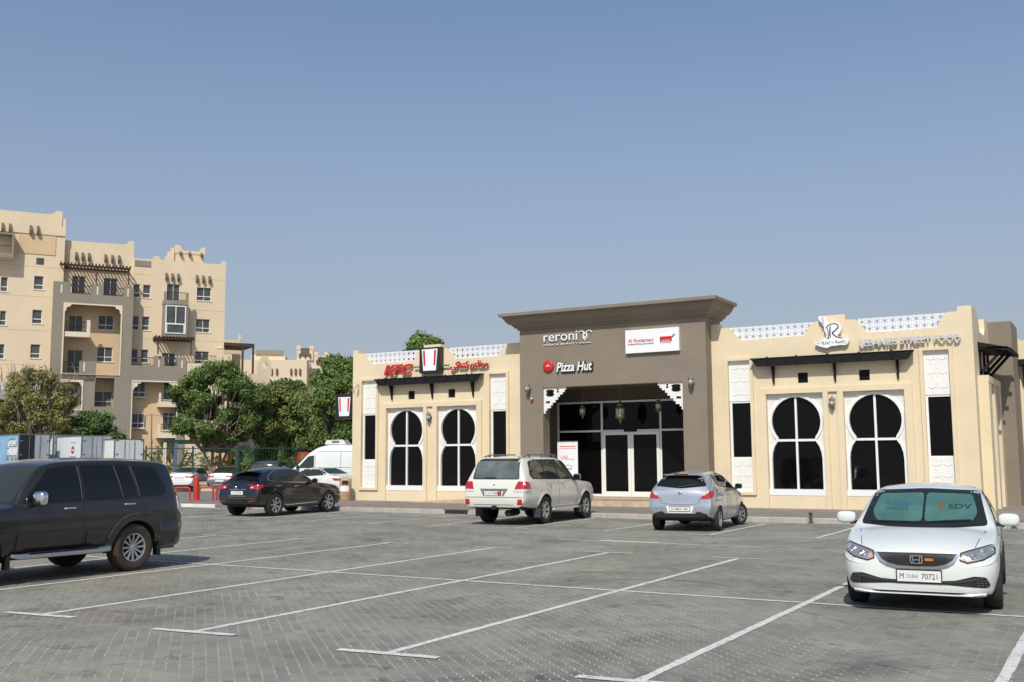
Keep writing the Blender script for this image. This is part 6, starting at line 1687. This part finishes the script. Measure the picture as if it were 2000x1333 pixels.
window(-8.75, -7.65, 1.7, 3.1, -.02); 
# right terrace
apb('terrace_wall', M_ap, -4.14, .1, 0, 11.0, -.9, .29); railing(-3.4, -1.4, 11.0, 11.8, -.8); apb('terrace_post', M_ap, -1.35, .1, 11.001, 12.0, -.9, -.5); apb('light_slot', M_apg, -.85, -.72, 10.9, 11.7, -.92, -.901)
MB().lathe([(.45, 0), (.45, .06), (.25, .14), (0, .2)], 14, 0, (-1.0, -.7, 12.5)).build('sat_dish', M_aptrim, apart)
# rooftop turret
apb('turret', M_ap, -5.05, -2.35, 20.3, 22.1, 1.6, 4.5)
MB().plate([(-5.15, 22.0), (-2.25, 22.0), (-2.25, 22.75), (-2.6, 22.75), (-2.7, 22.42), (-2.95, 22.3), (-4.3, 22.3), (-4.5, 22.45), (-4.65, 22.8), (-5.15, 22.8)], [], 1.55, 1.9).build('turret_parapet', M_ap, apart)
corbels([-4.6, -3.75, -2.6], 22.2, 1.55, .45)
apb('turret_opening', M_ap2, -4.4, -2.9, 20.95, 21.3, 1.57, 1.598)
MB().plate([(-6.0, 20.9), (-5.2, 20.9), (-5.2, 22.5), (-5.45, 22.5), (-5.5, 22.1), (-5.75, 22.1), (-5.8, 21.7), (-6.0, 21.6)], [], 1.7, 2.1).build('turret_step', M_ap, apart)

# ------------------------------------------------------------------ lower blocks further back
def block(mb, x0, x1, y0, y1, z0, z1): mb.box(x0, x1, y0, y1, z0, z1)
M_far = mat('far_render', (.74, .61, .43), .9, var=.04, scale=.2)
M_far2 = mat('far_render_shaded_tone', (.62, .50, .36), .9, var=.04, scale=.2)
def at_(px, py, d):
    """a point d metres along the camera axis on the line of sight of the photograph (measuring aid, 2000 px wide)"""
    v = fwd * 2022.67 + rgt * (px - 1000) - upv * (py - 666.5)
    return Vector((0, 0, CAM_H)) + v * (d / 2022.67)
def far_frame(name, label, px, d, heading):
    p = at_(px, 896, d); return thing(name, label, 'building', (p.x, p.y, 0), heading)
FH = R_(57.2)
# terrace house joined behind the tall block
fb = far_frame('terrace_block', 'low cream block with a shaded roof terrace between tall block and turreted one', 440, 118, R_(60))
def fbx(n, m, x0, x1, y0, y1, z0, z1, p=None): return MB().box(x0 * .31, x1 * .31, y0, y1, z0, z1).build(n, m, p or fb)
fbx('wall', M_far, -2, 7.5, 0, 10, 0, 10.6); fbx('wall', M_far, 7.5, 14, -2.0, 10, 0, 11.6)
fbx('upper_storey', M_far, -2, 9, 5, 12, 10.6, 16.2); fbx('parapet_post', M_far, 1.0, 1.6, 4.9, 5.5, 16.2, 16.8); fbx('parapet_post', M_far, 8.4, 9.0, 4.9, 5.5, 16.2, 16.9)
pg = fbx('terrace_roof', M_apwd, -2, 9.5, -.4, 4.5, 14.9, 15.25)
for x in (5.3, 9.2): MB().box(x * .31 - .1, x * .31 + .1, -.35, -.15, 10.6, 14.9).build('post', M_apwd, pg)
fbx('terrace_roof', M_apwd, -2, 2.4, -.2, 3, 12.9, 13.15); fbx('terrace_wall', M_apg, -1.5, 7.4, -.3, -.05, 9.6, 11.4); fbx('window', M_apgl, .5, 1.1, 4.97, 4.99, 11.2, 12.4); fbx('window', M_apgl, 3.0, 3.6, 4.97, 4.99, 11.2, 12.4)
q = MB().plate([(2.9, 11.6), (4.6, 11.6), (4.5, 12.9), (4.1, 13.6), (3.75, 13.8), (3.4, 13.6), (3.0, 12.9)], [arc(3.75, 12.6, .35, 0, 330, 10)[::-1]], -2.0, -1.6); q.build('arched_parapet', M_far, fb)
# turreted block
tb = far_frame('turret_block', 'distant cream block with twin turrets over the trees', 514, 140, R_(38))
def tbx(n, m, x0, x1, y0, y1, z0, z1, p=None): return MB().box(x0, x1, y0, y1, z0, z1).build(n, m, p or tb)
tbx('wall', M_far, -4, 5.6, 0, 12, 0, 15.4); tbx('side_wall', M_far, 5.6, 8.4, 4, 14, 0, 14.6)
for x in (.2, .9, 1.6, 3.5, 4.1, 4.7): tbx('corbel', M_corbel, x - .12, x + .12, -.25, 0, 13.4, 14.2)
w = tbx('window', M_apgl, 3.7, 4.9, -.04, .02, 10.9, 12.6); q = MB(); q.plate(rect(3.6, 5.0, 10.8, 12.7), [rect(3.75, 4.25, 11.5, 12.55)[::-1], rect(4.33, 4.85, 11.5, 12.55)[::-1], rect(3.75, 4.85, 10.95, 11.3)[::-1]], -.10, -.041); q.build('frame', M_frame, w)
w = tbx('window', M_apgl, .9, 1.9, -.04, .02, 11.0, 12.3)
pg = tbx('pergola', M_apwd, -3.5, 3.4, -2.5, 0, 10.4, 10.8); tbx('pergola_wall', M_apg, -3.5, -2.6, -2.4, 0, 10.8, 12.0)
for x in (-3.2, 3.1): MB().box(x - .1, x + .1, -2.4, -2.2, 6, 10.4).build('post', M_apwd, pg)
def turret(x, y, z, s=2.3, top=4.2):
    t = tbx('turret', M_far, x, x + s, y, y + s, z, z + top)
    for a, b in ((x, y), (x + s - .45, y), (x, y + s - .45), (x + s - .45, y + s - .45)): MB().box(a - .05, a + .5, b - .05, b + .5, z + top, z + top + .55).build('merlon', M_far, t)
    for k in range(3): MB().box(x + .3 + k * .7, x + .5 + k * .7, y - .25, y, z + top - 1.1, z + top - .6).build('corbel', M_corbel, t)
    MB().box(x + .5, x + s - .5, y - .03, y, z + .5, z + 1.7).build('opening', M_corbel, t)
turret(4.2, .4, 15.4, 2.2, 1.5); turret(6.3, 5.0, 14.6, 1.9, 1.9)
tbx('roof_block', M_far, -2.2, 2.4, 3, 8, 15.4, 16.4); tbx('roof_panel', M_apg, -1.6, 2.2, 2.8, 3.0, 16.4, 17.0)
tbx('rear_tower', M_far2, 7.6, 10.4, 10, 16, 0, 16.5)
lb_ = far_frame('far_block', 'far cream block just left of the shops with corner posts on its parapet', 606, 150, R_(48))
for n_, m_, b_ in (('wall', M_far, (0, 7.0, 0, 8, 0, 15.0)), ('parapet_post', M_far, (0, .7, -.05, .6, 15.0, 15.8)), ('parapet_post', M_far, (6.3, 7.05, -.05, .6, 15.0, 15.7)), ('window', M_apgl, (2.8, 4.2, -.05, 0, 8.5, 10.2)), ('window', M_apgl, (2.8, 4.2, -.05, 0, 12, 13.2))):
    MB().box(*b_).build(n_, m_, lb_)

# grey shelter at the left edge with scalloped awning
sh = thing('grey_shelter', 'dark grey hut with white scalloped awning at the left edge above the lorries', 'hut', (-66.5, 45.0, 0), R_(57))
MB().box(-6, 1.7, 0, 5, 0, 7.0).build('wall', mat('hut_grey', (.13, .12, .12), .85, var=.1, scale=.5), sh)
aw = MB(); n_ = 20
pts = [(-6 + i * .38, -1.0 - .0, 6.2 + (.12 if i % 2 else 0)) for i in range(n_ + 1)]
aw.add([(x, 0, 7.2) for x, y, z in pts] + [(x, y, 6.75) for x, y, z in pts] + [(x, y - .02, z - .25) for x, y, z in pts], [(i, i + 1, n_ + 2 + i, n_ + 1 + i) for i in range(n_)] + [(n_ + 1 + i, n_ + 2 + i, 2 * n_ + 3 + i, 2 * n_ + 2 + i) for i in range(n_)])
aw.build('awning', mat('awning_grey', (.42, .42, .40), .8, var=.1, scale=1.5), sh)

# floor joints scored in the render
q = MB()
for z in (10.4, 13.55, 16.65, 19.4): q.box(-33, -15.99 if z < 18 else -15.2, -.012, -.001, z, z + .035)
for z in (13.3, 16.3, 19.4):
    q.box(-9.0, -7.2, .288, .299, z, z + .035); q.box(-3.9, -.46, .288, .299, z, z + .035)
tag(q.build('render_joint', M_ap2, apart), kind='stuff')
# ------------------------------------------------------------------ trees
def leafmat(name, col, sub=.25): return mat(name, col, .6, var=.35, scale=.55, island=.34, sub=sub, spec=.25)
L_green = leafmat('leaf_mid_green', (.15, .22, .065))
L_bright = leafmat('leaf_bright_green', (.20, .28, .075))
L_dark = leafmat('leaf_dark_green', (.09, .165, .05))
L_olive = leafmat('leaf_olive', (.28, .29, .09))
L_dry = leafmat('leaf_dry', (.33, .27, .14), .1)
M_bark = mat('bark', (.27, .21, .15), .9, var=.3, scale=3, bump=.6, bscale=12)
M_bark2 = mat('bark_dark', (.13, .10, .075), .9, var=.3, scale=3, bump=.6, bscale=12)

def leaf_cards(rs, centers, radii, n, size, flat=.75, droop=0.0, shell=.35):
    """small folded leaf faces spread through clumps"""
    k = len(centers); w = radii[:, 0] * radii[:, 1] * radii[:, 2]; w = w ** .8; w = w / w.sum()
    idx = rs.choice(k, n, p=w)
    d = rs.normal(size=(n, 3)); d /= np.linalg.norm(d, axis=1)[:, None]
    r = (shell + (1 - shell) * rs.uniform(0, 1, n)) * rs.uniform(.75, 1.12, n)
    r = np.where(rs.uniform(size=n) < .22, rs.uniform(.1, 1, n) ** .5, r)
    P = centers[idx] + d * r[:, None] * radii[idx]
    nrm = d * .6 + rs.normal(size=(n, 3)) * .55 + np.array([0, 0, .35]); nrm /= np.linalg.norm(nrm, axis=1)[:, None]
    t = rs.normal(size=(n, 3)) + np.array([0, 0, -droop]); t -= nrm * (t * nrm).sum(1)[:, None]; t /= np.linalg.norm(t, axis=1)[:, None]
    b = np.cross(nrm, t)
    s = size * rs.uniform(.6, 1.4, n)[:, None]
    a0 = P - t * s; a1 = P + b * s * flat * .5 + nrm * s * .15; a2 = P + t * s; a3 = P - b * s * flat * .5 + nrm * s * .15
    return np.stack([a0, a1, a2, a3], 1).reshape(-1, 3)
def quads_mesh(name, V, m):
    n = len(V) // 4; me = bpy.data.meshes.new(name)
    me.vertices.add(len(V)); me.vertices.foreach_set('co', V.astype(np.float32).ravel())
    me.loops.add(n * 4); me.loops.foreach_set('vertex_index', np.arange(n * 4, dtype=np.int32))
    me.polygons.add(n); me.polygons.foreach_set('loop_start', np.arange(0, n * 4, 4, dtype=np.int32))
    me.update(calc_edges=True); me.materials.append(m); return me
def tree(label, loc, h, spread, leafm, n, size, seed, trunk_h=.35, nclump=16, bark=M_bark, trunks=1, squash=1.0, shape='round', cr=.34, dry=0, name='tree', cat='tree', second=None, group=None, tr=.13):
    rs = np.random.RandomState(seed); t = thing(name, label, cat, loc, 0, group)
    th = h * trunk_h; C_ = []; Rr = []
    mbt = MB(); ends = []
    for k in range(trunks):
        ang = rs.uniform(0, 6.28); lean = .10 * h if trunks > 1 else .03 * h
        b0 = Vector((rs.uniform(-.2, .2) * (trunks > 1), rs.uniform(-.2, .2) * (trunks > 1), -.1))
        top = Vector((math.cos(ang) * lean, math.sin(ang) * lean, th))
        mid = b0.lerp(top, .5) + Vector((rs.uniform(-.12, .12), rs.uniform(-.12, .12), 0))
        mbt.tube([b0, b0.lerp(mid, .5) + Vector((.03, 0, 0)), mid, top], [tr * 1.25, tr, tr * .85, tr * .7], 8)
        ends.append(top)
    for i in range(nclump):
        a = i * 2.399 + rs.uniform(-.4, .4); u = (i + .5) / nclump
        if shape == 'round': z = th + (h - th) * (.12 + .80 * u); rad = spread * math.sin(math.pi * (.22 + .70 * u)) * rs.uniform(.45, .95)
        elif shape == 'umbrella': z = th + (h - th) * (.15 + .7 * (1 - abs(rs.uniform(-1, 1)) * .6) * u ** .6); rad = spread * (1.02 - .55 * u) * rs.uniform(.35, 1.0)
        else: z = th * .5 + (h - th * .5) * (.05 + .85 * u); rad = spread * (1.0 - .7 * u) * rs.uniform(.4, 1)
        c_ = Vector((math.cos(a) * rad, math.sin(a) * rad * .9, z))
        r0 = spread * cr * rs.uniform(.7, 1.25)
        z_top = c_.z + r0 * .7
        if z_top > h: c_.z -= z_top - h
        C_.append(c_); Rr.append((r0, r0, r0 * .68 * squash))
        e = ends[i % len(ends)]
        m_ = e.lerp(c_, .5) + Vector((0, 0, -.08 * h * rs.uniform(.0, 1)))
        mbt.tube([e, m_, c_], [tr * .5, tr * .32, tr * .12], 5, caps=False)
    mbt.build('trunk', bark, t, 60)
    V = leaf_cards(rs, np.array([list(c) for c in C_]), np.array(Rr), n, size)
    V = V[:len(V) // 4 * 4]
    # tear gaps into the crown
    Pc = V.reshape(-1, 4, 3).mean(1)
    g = np.sin(Pc[:, 0] * 2.1 + seed) + np.sin(Pc[:, 1] * 2.3 + seed * 2) + np.sin(Pc[:, 2] * 2.9 + Pc[:, 0])
    keep = (g < 1.25) | (rs.uniform(size=len(Pc)) < .35)
    V = V.reshape(-1, 4, 3)[keep].reshape(-1, 3)
    crown = link('crown', quads_mesh('crown', V, leafm), t)
    if second:
        m2, n2, s2 = second
        link('foliage', quads_mesh('foliage', leaf_cards(rs, np.array([list(c) for c in C_]) + np.array([0, 0, .2]), np.array(Rr) * 1.05, n2, s2), m2), t)
    if dry:
        q = MB()
        for i in range(dry):
            a = rs.uniform(0, 6.28); r = spread * rs.uniform(.1, .95); z = h * rs.uniform(.6, .92)
            p = Vector((math.cos(a) * r, math.sin(a) * r, z)); d = Vector((rs.uniform(-.4, .4), rs.uniform(-.4, .4), rs.uniform(.5, 1.2)))
            q.tube([p, p + d * .5 + Vector((rs.uniform(-.1, .1), 0, 0)), p + d], [.022, .016, .008], 3, caps=False)
        tag(q.build('twigs', M_bark, t), kind='stuff')
    return t
def gp(px, d): 
    p = at_(px, 896, d); return (p.x, p.y, 0)
tree('olive half-dry tree with bare twigs left of the apartment block, behind the lorries', gp(62, 68), 8.2, 3.4, L_olive, 19000, .12, 11, .28, 55, M_bark, 3, dry=220, cr=.19, second=(L_dry, 4200, .12))
tree('low dark green bushy tree behind the box lorries', gp(180, 70), 5.2, 2.3, L_dark, 15000, .15, 12, .25, 18, M_bark2, 2, cr=.36, second=(L_green, 3000, .13))
tree('feathery green tree with a forked pale trunk in front of the apartment block', gp(424, 66), 8.3, 3.55, L_green, 40000, .12, 41, .28, 78, M_bark, 2, cr=.17, shape='round', second=(L_bright, 6000, .11), tr=.11)
tree('olive brown tree between the feathery tree and the shops', gp(556, 72), 7.3, 3.1, L_olive, 24000, .15, 14, .3, 40, M_bark2, 2, cr=.24, second=(L_green, 13000, .15))
tree('bright green tree close beside the left corner of the shops', gp(662, 62), 8.2, 2.6, L_bright, 24000, .14, 15, .22, 44, M_bark2, 2, cr=.24, second=(L_green, 9000, .14))
tree('small olive tree filling the gap under the turreted block', gp(612, 70), 6.4, 2.6, L_green, 18000, .16, 25, .25, 18, M_bark2, 1, cr=.36, second=(L_olive, 5000, .14))
tree('tall green tree rising behind the left wing of the shops', gp(833, 74), 11.4, 3.1, L_green, 16000, .17, 16, .55, 18, M_bark2, 1, cr=.32, shape='cone', second=(L_bright, 4000, .15))
tree('tree top just showing behind the lattice at the right of the left wing', gp(905, 78), 10.2, 1.7, L_green, 4000, .16, 17, .6, 10, M_bark2, 1, cr=.34)
tree('dark leafy tree behind the left end of the left wing parapet', gp(770, 80), 9.4, 2.2, L_dark, 7000, .16, 19, .5, 12, M_bark2, 1, cr=.36)
# greenery that fills the garden behind the fence
def hedge(px0, px1, d, z, m, n, seed, label):
    a, b = Vector(gp(px0, d)), Vector(gp(px1, d)); rs = np.random.RandomState(seed); k = 14
    t = thing('hedge', label, 'hedge', (a + b) / 2, 0)
    cs = np.array([list(a.lerp(b, (i + .5) / k) - (a + b) / 2 + Vector((0, rs.uniform(-.3, .3), z * rs.uniform(.35, .62)))) for i in range(k)]); L = (b - a).length
    rr = np.array([(L / k * .9, .6, z * rs.uniform(.4, .55)) for i in range(k)])
    link('foliage', quads_mesh('foliage', leaf_cards(rs, cs, rr, n, .12), m), t)
hedge(470, 600, 64, 1.7, L_green, 9000, 31, 'clipped green hedge behind the grey people carrier')
hedge(500, 560, 68, 3.0, L_bright, 5000, 32, 'tall loose shrub behind the green fence near the olive brown tree')
# distant skyline fill so no bare ground shows
sk = np.random.RandomState(5)
cs = []; rr = []
for i in range(46):
    p = at_(-250 + i * 26, 896, 105 + sk.uniform(-6, 25)); cs.append((p.x, p.y, 1.6)); rr.append((4.5, 4.5, sk.uniform(1.6, 3.2)))
o = link('shrub_belt', quads_mesh('shrub_belt', leaf_cards(sk, np.array(cs), np.array(rr), 26000, .32), L_dark)); tag(o, 'dark belt of distant shrubs behind the playground', 'shrubs', kind='stuff')
# ------------------------------------------------------------------ green fence, playground, barriers
M_fence = mat('fence_green', (.015, .05, .035), .55)
fa, fb2 = Vector(gp(285, 60)), Vector(gp(690, 64))
fdir = (fb2 - fa).normalized(); flen = (fb2 - fa).length; fang = math.atan2(fdir.y, fdir.x)
fn = thing('fence', 'dark green steel fence with thin rails in front of the playground', 'fence', fa, fang)
post = MB().box(-.05, .05, -.05, .05, 0, 2.65).mesh('post', M_fence)
for i in range(int(flen / 2.6) + 1): link('post', post, fn, (i * 2.6, 0, 0))
rail = MB().box(0, flen, -.02, .02, -.025, .025).mesh('rail', M_fence)
for z in (.35, 1.5, 2.5): link('rail', rail, fn, (0, 0, z))
q = MB(); x = 0
while x < flen: q.box(x - .008, x + .008, -.008, .008, .2, 2.6); x += .17
tag(q.build('fence_bars', M_fence, fn), kind='stuff')
wl = thing('garden_wall', 'low beige garden wall under the green fence', 'wall', fa + Vector((0, 0, 0)), fang)
MB().box(-30, flen, .1, .3, 0, .55).build('wall', M_ap, wl)
# playground
M_yel = mat('play_yellow', (.62, .36, .04), .5, var=.1); M_orng = mat('play_orange', (.50, .22, .05), .6, var=.1); M_blu = mat('play_blue', (.10, .16, .30), .5); M_redp = mat('play_red', (.40, .10, .05), .6)
pl = thing('playground_frame', 'playground climbing frame with yellow posts, slide and yellow awning behind the fence', 'playground', gp(520, 74), fang)
for x in (-3.2, -2.0, 0, 1.6, 3.0): MB().box(x - .09, x + .09, -.09, .09, 0, 3.3).build('post', M_yel, pl)
for x in (-2.6, .8): MB().box(x - .09, x + .09, 1.2, 1.38, 0, 3.0).build('post', M_orng, pl)
MB().box(-3.3, 3.1, -.1, 1.4, 1.3, 1.42).build('deck', M_orng, pl)
MB().plate([(-2.9, 3.9), (-.3, 3.9), (-.5, 4.2), (-2.7, 4.2)], [], -1.0, 1.2).build('awning', M_yel, pl)
MB().plate([(-5.6, .2), (-5.4, .2), (-3.3, 1.5), (-3.3, 1.8), (-5.7, .4)], [], .1, .7).build('slide', M_yel, pl)
q = MB(); q.beam((-6.6, 0, 0), (-5.4, 0, 2.4), .12, .12); q.beam((-6.2, 0, .0), (-5.0, 0, 2.4), .12, .12)
for k in range(6): q.beam((-6.4 + k * .2, 0, .4 + k * .38), (-6.0 + k * .2, 0, .4 + k * .38), .08, .08)
q.build('ladder', M_yel, pl)
pr = thing('swing_frame', 'swing frame with blue and pale posts behind the fence beside the feathery tree', 'swing', gp(370, 70), fang)
for x, m in ((-1.6, M_aptrim), (-.9, M_blu), (1.5, M_orng), (2.6, M_orng), (3.1, M_aptrim)): MB().box(x - .1, x + .1, -.1, .1, 0, 3.0).build('post', m, pr)
MB().box(-1.7, 3.2, -.06, .06, 2.9, 3.05).build('beam', M_fence, pr)
MB().box(-1.7, 3.2, .5, 2.5, 3.06, 3.2).build('canopy', M_fence, pr)
rd = thing('brick_hut', 'small rust red hut behind the van roof', 'hut', gp(606, 68), fang); MB().box(-.7, .7, 0, 2, 0, 2.3).build('wall', M_redp, rd)
for x in (-.5, 0, .5): MB().box(x - .05, x + .05, -.03, 0, .1, 2.2).build('batten', M_orng, rd)

# lamp pole with cross arm and a cable
lp = thing('utility_pole', 'thin leaning pole with a cross wire in front of the apartment block', 'pole', gp(297, 62))
MB().tube([(0, 0, 0), (-.10, 0, 2.8), (-.16, 0, 4.6)], [.05, .04, .03], 8).build('pole', M_iron, lp)
MB().tube([(-.9, 0, 4.5), (-.16, 0, 4.55), (2.0, .8, 4.3), (4.5, 1.6, 3.9)], .015, 4).build('wire', M_iron, lp)

# red barriers and bollard beside the road
M_rb = mat('barrier_red', (.50, .035, .025), .45, var=.08, scale=4)
def barrier(px0, px1, d, label):
    a, b = Vector(gp(px0, d)), Vector(gp(px1, d)); v = b - a
    t = thing('hoop_barrier', label, 'barrier', a, math.atan2(v.y, v.x), 'red hoop barriers beside the road'); L = v.length; r = .12; h = .58
    pts = [(0, 0, 0), (0, 0, h - r)] + [(r - r * math.cos(R_(k)), 0, h - r + r * math.sin(R_(k))) for k in (30, 60, 90)] + [(L - r, 0, h)] + [(L - r + r * math.sin(R_(k)), 0, h - r + r * math.cos(R_(k))) for k in (30, 60, 90)] + [(L, 0, 0)]
    MB().tube(pts, .042, 10).build('hoop', M_rb, t, 60)
    for x in (0, L): MB().lathe([(.08, 0), (.08, .015), (.045, .02)], 12, 0, (x, 0, 0)).build('base_plate', M_rb, t)
barrier(341, 373, 47, 'red hoop barrier left of the red bollard')
barrier(391, 418, 47, 'red hoop barrier right of the red bollard')
barrier(425, 460, 47, 'red hoop barrier half hidden behind the black crossover')
bo = thing('bollard', 'thick red bollard with rounded top between the hoop barriers', 'bollard', gp(385, 47))
MB().lathe([(.13, 0), (.13, .98), (.115, 1.06), (.06, 1.11), (0, 1.12)], 24).build('post', M_rb, bo, 40)
MB().lathe([(.18, 0), (.18, .03), (.135, .04)], 24).build('base_plate', M_rb, bo)

# low far kerb line of the road and small yellow marker car nose
sheet('road_verge', [(-140, 33.2), (-28.6, 33.2), (-28.6, 33.5), (-140, 33.5)], -.004, M_kerb)

# stubs of old posts left in the kerb line
for i, (x, y, lab) in enumerate(((-2.45, 28.74, 'short rusty post stub at the kerb beside the mirror of the white saloon'), (-7.45, 28.74, 'short dark post stub at the kerb before the right wing windows'))):
    ps = thing('post_stub', lab, 'post', (x, y, 0))
    MB().lathe([(.045, 0), (.045, .26), (.035, .265)], 12).build('pipe', m_, ps, 40)
    MB().lathe([(.085, .0), (.085, .02), (.05, .03)], 12).build('base_plate', m_, ps, 40)
    MB().lathe([(.07, .26), (.075, .28), (.02, .30), (0, .30)], 12).build('cap', m_, ps, 40)
bpy.data.objects.remove(_fonto)
bpy.data.curves.remove(_fontc)
